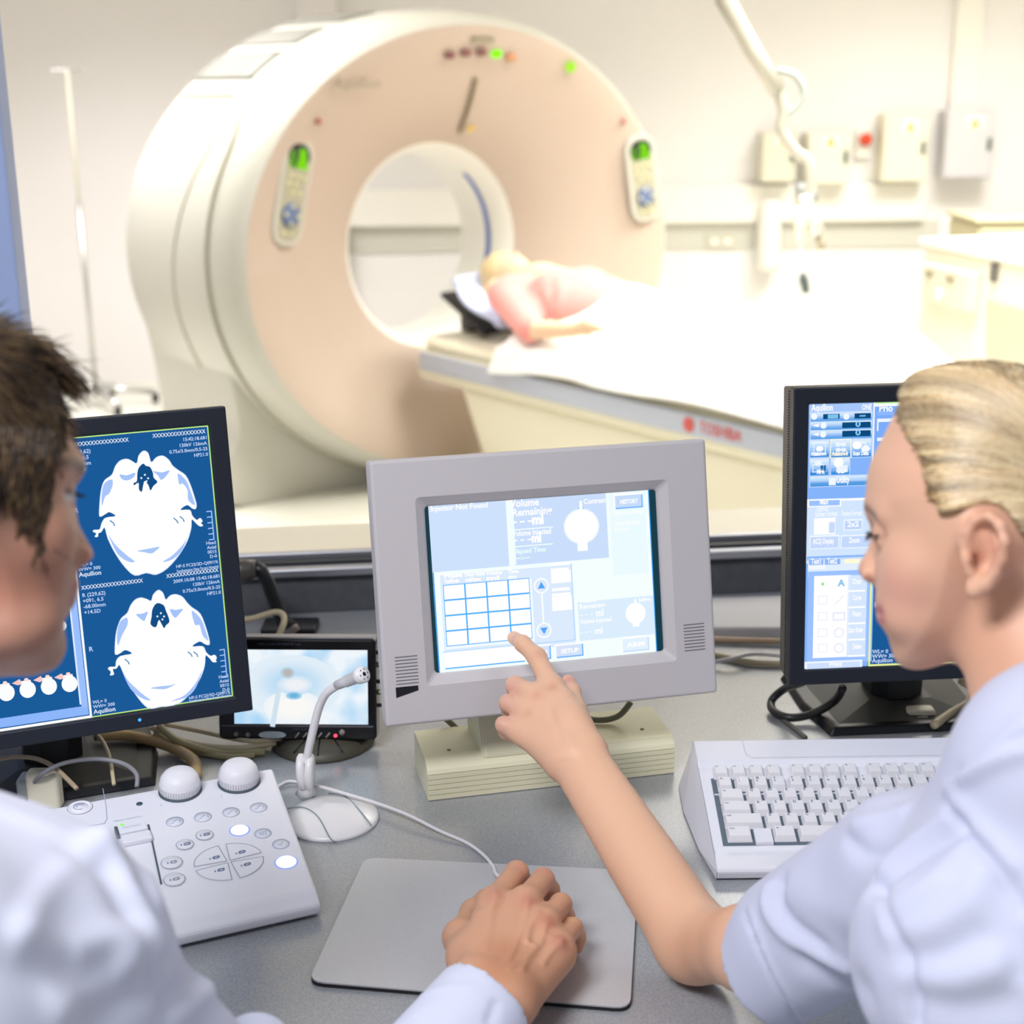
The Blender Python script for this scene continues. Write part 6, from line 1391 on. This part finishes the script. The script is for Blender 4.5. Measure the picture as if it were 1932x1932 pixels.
for sd in (-1, 1):
    for i in range(2200):
        t = RNG.random(); s0 = np.array(crown[int(t*(len(crown)-1))])+RNG.normal(0, .0015, 2); end = np.array(bun)+RNG.normal(0, .006, 2); P = []; b_ = .012*RNG.random()
        for k_ in range(10):
            w_ = .04+.92*k_/9; q = s0+(end-s0)*w_+np.array([0, b_*math.sin(math.pi*w_)]); r_ = surf(MHw, hs.tree, q[0], q[1], sd, .0011)
            if r_ is None:
                if len(P) > 4: break
                P = []; continue
            P.append(r_)
        if len(P) > 4: cur.append(np.array(P)); tone.append(.92+.3*math.sin(t*70+2*math.sin(t*19)))
bc_ = Vector(hpx(2085, 960, 0))
for i in range(700):                       # small knot of hair at the back
    a0 = RNG.random()*6.28; lt = math.asin(RNG.uniform(-.95, .95)); P = []
    for k_ in range(9):
        a_ = a0+k_*.22; l_ = lt+.05*k_; P.append(np.array(Vector(hpx(2098, 958, 0))+MHw.to_3x3() @ Vector((-.0268*math.sin(l_), .0308*math.cos(l_)*math.sin(a_), .0288*math.cos(l_)*math.cos(a_)))))
    cur.append(np.array(P)); tone.append(1+.2*math.sin(a0*7))
strands = hair_mesh(cur, .00046, ['#dcc59c', '#ecd9b4', '#c4a677', '#a88658', '#e4cfa6', '#97764e'], tone=tone)
hs.tint([([(1760, 890), (1775, 960), (1850, 950)], '#8d6f50', .02, .7)])
merge(hs, strands).build('hair', M_hair, wo)
# tunic
F = Field((.10, .50, .42), (.62, 1.16, 1.20), .0040)
shc = T3(1748, 1655, .935); hem = T3(1462, 1822, 1.050)
F.cap(shc, hem, .052, .049, k=.02); F.cap(T3(1680, 1590, .96), T3(1480, 1740, 1.04), .030, .033, k=.03)
F.cap(shc, T3(2010, 1560, .90), .050, .054, k=.03)
F.cap(T3(1960, 1440, .94), T3(1900, 1800, .84), .046, .10, k=.03)
F.chain([T3(2040, 1480, .86), (.46, .74, .72), (.46, .70, .52)], [.085, .14, .155], k=.04)
F.cap(T3(2100, 1500, .95), T3(2250, 1750, 1.02), .06, .055, k=.03); F.cap(T3(2250, 1750, 1.02), T3(1990, 1640, 1.20), .05, .042, k=.03)
F.ell(T3(1880, 1380, .95), (.020, .035, .034), k=.02)
# open the hem and the neck
hd = (hem-shc)/np.linalg.norm(hem-shc); hx, hy, hz = F.grid((slice(None),)*3)
hpl = ((hx-hem[0])*hd[0]+(hy-hem[1])*hd[1]+(hz-hem[2])*hd[2])-.004     # flat cut across the sleeve end
near = np.sqrt((hx-hem[0])**2+(hy-hem[1])**2+(hz-hem[2])**2) < .14
F.F = np.where(near, np.maximum(F.F, hpl), F.F).astype(np.float32)
F.cap(hem+hd*.02, hem-hd*.035, .044, .036, k=.003, cut=True)
F.cap(T3(1960, 1220, .96), T3(1975, 1290, .94), .060, .060, k=.010, cut=True)
V, Q = F.mesh(2)
keep = V; tun = Skin(V, Q, '#cdd1e6').bvh(); tun.amp = 1.35
Zh = lambda pts: [(1212+x/2.683, 1212+y/2.683) for x, y in pts]
tun.raise_([(Zh([(1560, 830), (1620, 920), (1720, 1040), (1830, 1180), (1932, 1340)]), -.0042, .0050), (Zh([(1590, 810), (1650, 890), (1750, 1000), (1860, 1140)]), .004, .008),
            (Zh([(1545, 700), (1620, 650), (1720, 590), (1850, 530), (1932, 500)]), -.0045, .0045), (Zh([(1550, 720), (1640, 675), (1760, 600), (1932, 540)]), .0050, .007), (Zh([(1655, 640), (1760, 570), (1932, 420)]), .003, .008),
            (Zh([(640, 1250), (630, 1330), (680, 1430), (780, 1520), (900, 1590), (1040, 1650)]), .0040, .007), (Zh([(700, 1230), (690, 1320), (760, 1430), (900, 1540)]), -.0040, .008),
            (Zh([(1170, 1190), (1230, 1330), (1300, 1500), (1350, 1700), (1380, 1930)]), -.0040, .0050), (Zh([(1190, 1180), (1290, 1080), (1420, 980), (1560, 900)]), .0040, .009), (Zh([(1180, 1230), (1330, 1120), (1500, 1000), (1600, 950)]), -.0045, .010),
            (Zh([(1240, 1370), (1400, 1280), (1560, 1130), (1640, 1020)]), .0035, .010), (Zh([(1280, 1480), (1450, 1450), (1620, 1330), (1720, 1200)]), .0035, .011), (Zh([(1320, 1600), (1500, 1590), (1700, 1500)]), -.004, .012), (Zh([(1340, 1680), (1560, 1700), (1780, 1640)]), .0035, .012), (Zh([(1380, 1800), (1600, 1850), (1850, 1820)]), -.0035, .013),
            (Zh([(1050, 1000), (1120, 1060), (1240, 1080)]), -.0035, .007), (Zh([(1080, 930), (1180, 900), (1320, 860)]), .0035, .008), (Zh([(520, 1380), (560, 1480), (620, 1620), (700, 1780), (800, 1930)]), -.0022, .0028), (Zh([(545, 1370), (590, 1490), (650, 1640), (740, 1800), (830, 1930)]), .0018, .0035),
            (Zh([(830, 1620), (960, 1700), (1120, 1760)]), -.0035, .012), (Zh([(1800, 1230), (1860, 1420), (1920, 1650)]), -.004, .010), (Zh([(760, 1250), (900, 1330), (1050, 1400)]), .002, .015)])
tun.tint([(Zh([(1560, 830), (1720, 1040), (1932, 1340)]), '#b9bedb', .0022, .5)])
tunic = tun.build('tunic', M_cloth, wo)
# trousers and legs down to the floor
F = Field((.10, .48, -.02), (.80, 1.32, .66), .014)
for dx_ in (-.09, .09): F.chain([(.46+dx_, .70, .53), (.40+dx_*1.1, 1.08, .55), (.38+dx_*1.1, 1.10, .12)], [.10, .068, .045], k=.03); F.cap((.38+dx_*1.1, 1.08, .05), (.37+dx_*1.1, 1.20, .035), .042, .030, k=.02)
V, Q = F.mesh(1); Skin(V, Q, '#c9cde0').build('trousers', M_cloth, wo)

# ================================================================ the man
ma = tag(empty('person', (-.30, .66, 0)), 'dark-haired man in a long-sleeved white coat, holding the mouse', 'person', 'people at the control desk')
MHm = hframe(-30, 930, .92, False, math.radians(5))
FM = lambda px, py, off=0.0: PM(MHm, px, py, off)
prof_m = [FM(x, y) for x, y in ((86, 715), (108, 752), (124, 779), (130, 805), (137, 832), (147, 852), (153, 875), (151, 891), (143, 905), (137, 925), (138, 960), (139, 985), (142, 1030), (143, 1070), (143, 1092), (141, 1112), (137, 1132), (132, 1150), (120, 1172), (122, 1192), (125, 1216), (120, 1236), (106, 1258), (75, 1271), (36, 1275), (-20, 1262), (-80, 1220), (-140, 1160), (-230, 1080), (-290, 960), (-285, 820), (-220, 700), (-130, 640), (-30, 628), (40, 660))]
prof_m = spline(prof_m, 4, True)
yjm = FM(60, 1250)[1]; ytm = FM(60, 900)[1]
F = Field(np.array(MHm.translation)-[.15, .14, .18], np.array(MHm.translation)+[.11, .14, .15], .0022)
F.inflate(MHm, prof_m, .074, W_head(.058, .076, yjm, ytm), k=.004)
def mpx(px, py, z=0.0): x, y = FM(px, py, z); return hp(x, y, z, MHm)
nose = spline([FM(x, y) for x, y in ((138, 955), (144, 985), (155, 1003), (167, 1024), (177, 1042), (176, 1054), (163, 1060), (149, 1067), (138, 1072), (120, 1050), (125, 980))], 3, True)
F.inflate(MHm, nose, .012, lambda x, y: .0095+.0045*np.clip((FM(150, 1010)[1]-y)/.02, 0, 1), k=.007, wmax=.03)
for sz in (-1, 1):
    F.ell(mpx(147, 1050, sz*.012), (.009, .0072, .0072), k=.004); F.ell(mpx(152, 1063, sz*.007), (.005, .003, .003), k=.002, cut=True)
    F.ell(mpx(134, 928, sz*.030), (.012, .010, .013), k=.010, cut=True); F.ell(mpx(109, 935, sz*.028), (.0115, .0115, .012), k=.003)
    F.cap(mpx(128, 880, sz*.014), mpx(100, 884, sz*.044), .009, .008, k=.010); F.ell(mpx(66, 1010, sz*.038), (.023, .022, .024), k=.016)
    F.ell(mpx(15, 1180, sz*.036), (.032, .028, .020), k=.02)
for q, w_ in (((142, 1090), (147, 1100), (146, 1112), (136, 1116), (130, 1100)), .020), (((138, 1116), (143, 1124), (140, 1138), (130, 1146), (126, 1130)), .017):
    F.inflate(MHm, spline([FM(*p) for p in q], 3, True), .006, w_, k=.003, wmax=.03)
nbm = np.array(PY(-330, 1560, .80)); F.cap(mpx(-185, 1120), nbm, .056, .062, k=.03)
V, Q = F.mesh(2); hm = Skin(V, Q, '#b98c76').bvh()
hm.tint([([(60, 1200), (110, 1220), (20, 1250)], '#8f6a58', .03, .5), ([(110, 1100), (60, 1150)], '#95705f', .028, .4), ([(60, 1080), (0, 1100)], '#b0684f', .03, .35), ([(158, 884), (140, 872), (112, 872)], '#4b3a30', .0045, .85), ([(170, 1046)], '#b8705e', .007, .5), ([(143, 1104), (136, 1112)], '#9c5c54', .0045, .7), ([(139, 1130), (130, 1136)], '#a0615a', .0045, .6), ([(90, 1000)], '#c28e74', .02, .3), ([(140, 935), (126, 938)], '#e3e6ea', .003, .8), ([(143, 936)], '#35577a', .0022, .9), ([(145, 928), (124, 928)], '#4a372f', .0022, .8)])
mb = MB()
for i in range(9):
    t = i/8; a_ = Vector(mpx(143-7*t, 929+2*t, .020+.012*t)); b_ = Vector(mpx(163-10*t, 935-6*t+6*math.sin(3*t), .024+.012*t)); mb.tube([a_, a_.lerp(b_, .5)+Vector((0, 0, -.0008)), b_], [.0007, .0006, .0002], 5)
mb.build('eyelashes', mat('lash_dark', '#22201f', .6), ma, M=ma.matrix_world.inverted())
# hand on the mouse
elm = np.array(PY(585, 2290, .885))
H = lambda px, py, h: np.array(PZ(px, py, DZ+h))
F = Field(np.array(PZ(960, 1800, DZ+.04))-[.085, .14, .05], np.array(PZ(960, 1800, DZ+.04))+[.085, .13, .05], .0018)
W0 = H(893, 1862, .050); W1 = H(962, 1884, .046)
MC_ = {'i': H(930, 1704, .064), 'm': H(990, 1702, .067), 'r': H(1026, 1742, .062), 'p': H(1052, 1786, .053)}
PI_ = {'i': H(975, 1646, .058), 'm': H(1024, 1660, .056), 'r': H(1058, 1706, .050), 'p': H(1081, 1750, .040)}
RR = {'i': (.0118, .0107, .0090, .0080), 'm': (.0120, .0106, .0090, .0080), 'r': (.0112, .0098, .0084, .0076), 'p': (.0104, .0086, .0076, .0068)}
for n_ in 'imrp':
    a_, b_ = MC_[n_], PI_[n_]; f_ = (b_-a_); f_[2] = 0; f_ /= np.linalg.norm(f_); zt = {'i': .034, 'm': .034, 'r': .022, 'p': .015}[n_]
    c_ = b_+f_*.016; c_[2] = DZ+max(zt+.006, .014); d_ = b_+f_*.012; d_[2] = DZ+max(zt-.010, .0135)
    if n_ in 'im': c_ = b_+f_*.019; c_[2] = DZ+.046; d_ = b_+f_*.034; d_[2] = DZ+.036
    if n_ == 'i': c_ = b_+f_*.010+[0.004, 0, 0]; c_[2] = DZ+.040; d_ = b_+f_*.014+[.006, 0, 0]; d_[2] = DZ+.028
    if n_ == 'm': c_ = b_+f_*.010+[.004, 0, 0]; c_[2] = DZ+.040; d_ = b_+f_*.014+[.005, 0, 0]; d_[2] = DZ+.028
    F.chain([a_, b_, c_, d_], RR[n_], k=.004)
for n_, wv in (('i', .0), ('m', .35), ('r', .7), ('p', 1.0)): F.cap(MC_[n_]-[0, 0, .002], mid(W0, W1, wv), RR[n_][0]*1.04, .0185, k=.014)
F.cap(MC_['p']-[0, 0, .012], W1-[0, 0, .008], .014, .018, k=.014)
F.cap(W0, W1, .0195, .0185, k=.012); F.cap(W0, W0+(elm-W0)*.36, .0195, .022, k=.014); F.cap(W1, W1+(elm-W1)*.36, .0185, .022, k=.014)
F.chain([H(884, 1828, .042), H(868, 1768, .036), H(892, 1722, .028), H(915, 1694, .022)], [.0165, .0140, .0105, .0090], k=.010)
F.cap(H(885, 1800, .045), H(925, 1745, .052), .016, .012, k=.014)
V, Q = F.mesh(2); hh = Skin(V, Q, '#d6a282').bvh(); hh.amp = 1.35
Zq = lambda pts: [(840+x/6.44, 1560+y/6.44) for x, y in pts]
hh.raise_([(Zq([(1000, 960), (960, 1200), (860, 1420), (760, 1640)]), .0016, .0032), (Zq([(1130, 1050), (1020, 1240), (990, 1400)]), .0018, .0030), (Zq([(990, 1400), (1080, 1480), (900, 1640), (780, 1720)]), .0012, .0028), (Zq([(1210, 1230), (1150, 1420), (1010, 1600), (930, 1740)]), .0016, .0032), (Zq([(1400, 1400), (1300, 1500), (1190, 1660)]), .0013, .0032),
           (Zq([(600, 830), (560, 1050), (520, 1300), (480, 1500)]), .0012, .0040), (Zq([(700, 900), (480, 1010), (300, 1090)]), .0008, .0035), 
           (Zq([(1000, 900)]), .0022, .0075), (Zq([(1230, 1180)]), .0022, .0070), (Zq([(1400, 1410)]), .0018, .0065), (Zq([(620, 830)]), .0012, .008), (Zq([(1190, 1300), (1330, 1370)]), .0008, .0025), (Zq([(840, 480), (920, 500)]), -.0003, .002)])
hh.tint([(Zq([(600, 830)]), '#c67f72', .009, .5), (Zq([(1000, 930)]), '#c4786a', .009, .6), (Zq([(1240, 1160)]), '#c27060', .009, .65), (Zq([(1400, 1400)]), '#b5675c', .009, .65), (Zq([(1200, 520)]), '#cf8b7c', .008, .5), (Zq([(900, 500)]), '#cf8f80', .009, .45), (Zq([(1480, 840)]), '#c98e70', .007, .3), (Zq([(700, 1500), (600, 1750)]), '#b97753', .02, .5), (Zq([(950, 1700), (1050, 1900)]), '#9f6b4b', .02, .5), (Zq([(150, 1650)]), '#b98d78', .012, .4)])
# torso below the coat
elm = np.array(PY(585, 2290, .885)); shm = np.array(PY(85, 1795, .76))
F = Field((-.62, .20, .38), (.16, 1.20, 1.20), .012)
F.cap(nbm, (-.32, .52, .62), .06, .12, k=.04); F.cap((-.32, .52, .62), (-.31, .48, .50), .12, .13, k=.04); F.cap(nbm, shm, .05, .042, k=.04); F.cap(shm, elm, .042, .036, k=.02); F.cap(elm, mid(W0, W1, .5)+(elm-mid(W0, W1, .5))*.25, .036, .026, k=.02)
V, Q = F.mesh(1); tm_ = Skin(V, Q, '#c9957a')
merge(hm, hh, tm_).build('body', M_skin, ma)
# short brown hair
hr = ((90, 704), (116, 700), (100, 730), (98, 770), (98, 805), (93, 845), (84, 880), (76, 905), (72, 950), (73, 1005), (66, 1040), (52, 1052), (38, 1030), (24, 1000), (8, 960), (-10, 930), (-40, 960), (-80, 1050), (-160, 1120), (-260, 1090), (-310, 960), (-300, 800), (-235, 680), (-140, 622), (-40, 606), (20, 622), (62, 652))
hair_m = spline([FM(x, y) for x, y in hr], 4, True)
F = Field(np.array(MHm.translation)-[.15, .14, .12], np.array(MHm.translation)+[.12, .14, .15], .0026)
F.inflate(MHm, prof_m, .074, lambda x, y: W_head(.058, .076, yjm, ytm)(x, y)+.0050, k=.003); F.inflate(MHm, hair_m, .078, .083, k=.006); F.clip2d(MHm, hair_m)
V, Q = F.mesh(2); hs2 = Skin(V, Q, '#3a2c22').bvh()
cur = []
zone = np.array(hair_m); zlo, zhi = zone.min(0), zone.max(0)
def inside(p, P):
    c = False; n = len(P)
    for i in range(n):
        a, b = P[i], P[(i+1) % n]
        if (a[1] > p[1]) != (b[1] > p[1]) and p[0] < (b[0]-a[0])*(p[1]-a[1])/(b[1]-a[1])+a[0]: c = not c
    return c
hz_ = [tuple(q) for q in spline([FM(x, y) for x, y in hr], 2, True)]
i_ = 0
while i_ < 5200:
    p = zlo+(zhi-zlo)*RNG.random(2)
    if p[0] < FM(-120, 900)[0] and RNG.random() < .7: i_ += 1; continue
    if not inside(p, hz_): continue
    i_ += 1; sd = 1 if RNG.random() < .85 else -1
    cx_, cy_ = FM(-120, 640); d = p-np.array([cx_, cy_]); ang_ = math.atan2(d[1], d[0])
    g = np.array([math.cos(ang_*.85), math.sin(ang_*.85)]); 
    if p[1] < FM(0, 790)[1]: g = np.array([-.10, -1.0])
    elif p[0] > FM(60, 0)[0]: g = np.array([.45, -.9])
    g = g/np.linalg.norm(g)+RNG.normal(0, .09, 2); L = .016+.014*RNG.random()
    if p[1] < FM(0, 800)[1]: L *= .6
    P = []
    for k_ in range(6):
        t = k_/5; q = p+g*L*t; r_ = surf(MHm, hs2.tree, q[0], q[1], sd, .0006+.0022*math.sin(t*2.4))
        if r_ is None:
            if P: P.append(P[-1]+(P[-1]-P[-2] if len(P) > 1 else 0)*1.0+0)
            else: break
        else: P.append(r_)
    if len(P) == 6: cur.append(np.array(P))
# fringe sticking forward past the forehead
for i in range(420):
    t = RNG.random(); x0_, y0_ = FM(20+70*t+8*RNG.normal(), 640+62*t+6*RNG.normal()); e = np.array([.020+.010*RNG.random(), -.012-.010*RNG.random()]); z_ = RNG.normal(0, .022); P = []
    for k_ in range(7):
        w_ = k_/6; q = np.array([x0_, y0_])+e*w_+np.array([0, .004*math.sin(w_*math.pi)]); P.append(hp(q[0], q[1], z_, MHm))
    cur.append(np.array(P))
st2 = hair_mesh(cur, .00055, ['#4f3d2c', '#634d37', '#3a2c21', '#78603f', '#2e241c'], .15)
merge(hs2, st2).build('hair', M_hair, ma)
# white coat
F = Field((-.70, .16, .40), (.12, 1.18, 1.22), .0038)
F.cap(shm, elm, .054, .050, k=.03); F.cap(nbm, shm, .060, .052, k=.04); F.cap(np.array(PY(-330, 1990, .66)), (-.32, .50, .64), .13, .17, k=.05); F.cap((-.32, .50, .64), (-.31, .48, .50), .17, .18, k=.04)
F.cap(np.array(PY(-60, 1670, .80)), np.array(PY(170, 1745, .80)), .045, .034, k=.04); F.cap(np.array(PY(40, 1720, .80)), np.array(PY(20, 1960, .74)), .05, .08, k=.04)
F.cap(np.array(PY(-430, 1640, .66)), np.array(PY(-700, 2200, .70)), .07, .06, k=.04)
cf = mid(H(862, 1880, .048), H(975, 1912, .048), .5); cfe = elm
F.cap(elm, cf, .050, .044, k=.02)
F.cap(np.array(PY(480, 1990, .93)), np.array(PY(560, 2150, .93)), .030, .034, k=.03)
cd_ = (cf-elm)/np.linalg.norm(cf-elm); gx_, gy_, gz_ = F.grid((slice(None),)*3)
pl_ = ((gx_-cf[0])*cd_[0]+(gy_-cf[1])*cd_[1]+(gz_-cf[2])*cd_[2])-.002; nr_ = np.sqrt((gx_-cf[0])**2+(gy_-cf[1])**2+(gz_-cf[2])**2) < .11
F.F = np.where(nr_, np.maximum(F.F, pl_), F.F).astype(np.float32); F.cap(cf+cd_*.02, cf-cd_*.03, .040, .034, k=.003, cut=True)
F.cap(np.array(PY(-300, 1330, .84)), np.array(PY(-325, 1430, .82)), .066, .066, k=.01, cut=True)
V, Q = F.mesh(4); V[:, 2] = np.where((V[:, 1] > YF-.02) & (V[:, 2] < DZ+.004) & (V[:, 2] > DZ-.06), DZ+.004, V[:, 2])
ct = Skin(V, Q, '#d0d4e6').bvh(); ct.amp = 1.0
Zc = lambda pts: [(x/2.683, 1212+y/2.683) for x, y in pts]
ct.raise_([(Zc([(90, 1480), (200, 1270), (330, 1130), (440, 1060), (560, 990)]), .0050, .010), (Zc([(60, 1430), (200, 1220), (360, 1080)]), -.0030, .010), (Zc([(500, 1010), (600, 1130), (700, 1300), (790, 1500)]), .0050, .010), (Zc([(440, 1090), (560, 1180), (650, 1350)]), -.0055, .014), (Zc([(560, 970), (640, 1000), (720, 1120), (800, 1300)]), .0030, .008),
           (Zc([(0, 1500), (150, 1520), (350, 1590), (550, 1560), (760, 1600)]), .0045, .014), (Zc([(30, 1560), (250, 1650), (520, 1640)]), -.0050, .016), (Zc([(400, 1560), (560, 1490), (720, 1480)]), .0035, .010), (Zc([(300, 1860), (480, 1780), (640, 1660)]), .0050, .013), (Zc([(420, 1900), (600, 1800), (720, 1700)]), -.0040, .012),
           (Zc([(880, 1900), (980, 1800), (1060, 1740), (1130, 1760)]), .0050, .009), (Zc([(830, 1850), (930, 1760), (1000, 1700)]), -.0050, .009), (Zc([(0, 850), (200, 920), (420, 1020)]), .0025, .014), (Zc([(720, 1240), (800, 1400), (860, 1560)]), -.0030, .008),
           ([(790, 1880), (850, 1862), (940, 1878), (1000, 1915)], .0015, .004), ([(925, 1925), (935, 1895)], -.0025, .004), ([(800, 1925), (860, 1900), (930, 1925)], -.0012, .008)])
coat = ct.build('coat', M_cloth, ma)
F = Field((-.56, .20, -.02), (-.02, 1.20, .68), .015)
for dx_ in (-.09, .09): F.chain([(-.31+dx_, .48, .52), (-.28+dx_*1.1, .92, .55), (-.27+dx_*1.1, .95, .12)], [.11, .070, .048], k=.03); F.cap((-.27+dx_*1.1, .93, .05), (-.27+dx_*1.1, 1.08, .035), .045, .032, k=.02)
V, Q = F.mesh(1); Skin(V, Q, '#2f3340').build('trousers', M_cloth, ma)
# swivel stools under both
for (x, y, lb) in ((-.31, .48, 'black swivel stool under the man in the white coat'), (.46, .70, 'black swivel stool under the blonde woman')):
    t = tag(empty('swivel_stool', (x, y, 0)), lb, 'stool', 'stools at the desk')
    MB().lathe([(.17, .34), (.185, .355), (.185, .375), (.17, .385), (0, .388)], 28).build('seat', M_black, t)
    MB().lathe([(.025, .05), (.025, .34)], 16).build('post', M_steel, t); MB().lathe([(.22, 0), (.22, .02), (.05, .05), (0, .05)], 28).build('base', M_black, t)

# ================================================================ the patient and the bedding
def TP(px, py, yl):          # table coordinates (along, across, up) of a picture point on the upright plane y = yl
    M_ = MT @ Matrix.Translation((0, yl, 0)) @ Matrix.Rotation(math.pi/2, 4, 'X'); x, y = PM(M_, px, py, 0); return np.array([x, yl, y])
pa_ = tag(empty('person', MT @ Matrix.Translation((.9, 0, 0))), 'fair-haired patient in a pink top lying on the scanner bed', 'person')
iMT = MT
def totable(sk): V4 = np.c_[sk.V, np.ones(len(sk.V))]; sk.V = (V4 @ np.array(MT).T)[:, :3]; return sk
hc_ = TP(958, 522, .0)
F = Field((.15, -.32, .0), (1.55, .32, .42), .008)
F.ell(hc_, (.105, .075, .088), k=.01); F.ell(hc_+[.055, 0, .02], (.055, .05, .06), k=.02); F.cap(hc_+[.045, 0, .08], hc_+[.060, 0, .092], .010, .008, k=.008); F.ell(hc_+[.085, 0, .025], (.03, .03, .035), k=.02)
F.cap(hc_+[.09, 0, -.02], hc_+[.19, 0, -.02], .05, .05, k=.03)
wr_ = TP(1085, 622, -.27); el_ = TP(1005, 622, -.26); 
F.chain([hc_+[.16, -.17, -.02], el_, wr_], [.045, .035, .024], k=.02); F.chain([wr_, TP(1110, 614, -.27), TP(1138, 622, -.27)], [.022, .026, .010], k=.012); F.cap(wr_, TP(1112, 630, -.28), .015, .010, k=.01)
F.chain([hc_+[.16, .17, -.02], hc_+[.40, .24, -.06], hc_+[.65, .22, -.06]], [.045, .035, .024], k=.02)
F.cap(hc_+[.2, 0, -.03], np.array([1.15, 0, .12]), .10, .12, k=.05)
V, Q = F.mesh(1); totable(Skin(V, Q, '#eec9a6')).build('body', M_skin, pa_)
F = Field((.15, -.2, .0), (.75, .2, .45), .007)
F.ell(hc_+[-.028, 0, .002], (.095, .086, .090), k=.01); F.ell(hc_+[-.02, 0, -.055], (.09, .10, .035), k=.02)
F.ell(hc_+[.075, 0, .045], (.085, .072, .075), k=.005, cut=True)
V, Q = F.mesh(1); totable(Skin(V, Q, '#dcc394')).build('hair', M_hair, pa_)
F = Field((.25, -.36, .0), (1.45, .36, .45), .009)
c0_ = TP(1085, 545, .0)
F.ell([hc_[0]+.42, 0, .155], (.27, .19, .125), k=.05); F.cap(hc_+[.20, -.12, -.035], hc_+[.20, .12, -.035], .075, .075, k=.04); F.cap([1.0, -.04, .13], [1.25, 0, .12], .13, .13, k=.05)
F.cap(hc_+[.19, -.165, -.035], el_+[-.01, 0, .005], .062, .052, k=.03); F.cap(hc_+[.19, .165, -.035], hc_+[.38, .23, -.06], .062, .052, k=.03)
for sy in (-1, 1): F.ell([hc_[0]+.36, sy*.075, .24], (.07, .06, .045), k=.04)
F.ell(hc_+[.075, 0, .03], (.06, .07, .09), k=.01, cut=True)
V, Q = F.mesh(2); pk = totable(Skin(V, Q, '#ee9c94')).bvh(); pk.raise_([([(1015, 560), (1030, 600), (1035, 640)], -.012, .02), ([(1060, 540), (1052, 590)], .008, .02), ([(1040, 520), (1038, 570)], -.006, .02)]); pk.build('pink_top', M_cloth, pa_)
# blanket: one draped sheet with a raised tent over the feet
def bz(x, y):
    leg = 0
    xs = [.86, .98, 1.15, 1.35, 1.7, 1.95, 2.15, 2.22, 2.34, 2.5, 2.7]; zs = [.195, .245, .25, .225, .19, .195, .255, .262, .20, .10, .04]
    h = float(np.interp(x, xs, zs)); wv = float(np.interp(x, [.86, 1.2, 2.2, 2.7], [.20, .20, .13, .16]))
    a = abs(y)/wv; core = h*math.exp(-(a**2.6)*.9); return max(.012, core)+.004*math.sin(9*x+5*y)
rows = []; nx_, ny_ = 76, 44
for i in range(nx_+1):
    x = .84+(2.62-.84)*i/nx_; row = []
    for j in range(ny_+1):
        t = -1+2*j/ny_; y = t*.40; xx = x+.10*max(0, -t)*(1-i/nx_)*-.9 if i < 20 else x
        if abs(y) <= .272: z = bz(xx, y)
        else: z = bz(xx, math.copysign(.272, y))-(abs(y)-.272)*1.0*(.50+.28*math.sin(2.2*x+.6)); y = math.copysign(.285+(abs(y)-.272)*.12, y)
        row.append((xx, y, z))
    rows.append(row)
vs = [v for r in rows for v in r]; fs = [(i*(ny_+1)+j, (i+1)*(ny_+1)+j, (i+1)*(ny_+1)+j+1, i*(ny_+1)+j+1) for i in range(nx_) for j in range(ny_)]
bl = mesh_obj('blanket', [tuple(MT @ Vector(v)) for v in vs], fs, mat('blanket_white', '#fbfbf8', .8, bump=(30, .2, .004)), smooth=True)
so = bl.modifiers.new('s', 'SOLIDIFY'); so.thickness = .012; so.offset = 1
tag(bl, 'bright white blanket draped over the legs of the patient', 'blanket')
# pillow wedge
pw = tag(empty('pillow', MT @ Matrix.Translation((.40, 0, 0))), 'pale blue pillow under the head of the patient', 'pillow')
F = Field((.05, -.26, .02), (.66, .26, .36), .007)
pc_ = hc_+[.00, 0, -.085]; Mp = np.array(Matrix.Rotation(math.radians(-20), 3, 'Y'))
Mp = np.array(Matrix.Rotation(math.radians(24), 3, 'Y'))
F.ell(pc_, (.20, .20, .030), Mp, k=.01); F.cap(pc_+Mp @ np.array([-.15, -.13, 0]), pc_+Mp @ np.array([-.15, .13, 0]), .022, .022, k=.03); F.cap(pc_+Mp @ np.array([.14, -.13, 0]), pc_+Mp @ np.array([.14, .13, 0]), .022, .022, k=.03)
V, Q = F.mesh(2); totable(Skin(V, Q, '#c9d3f2')).build('pillow_case', M_cloth, pw)
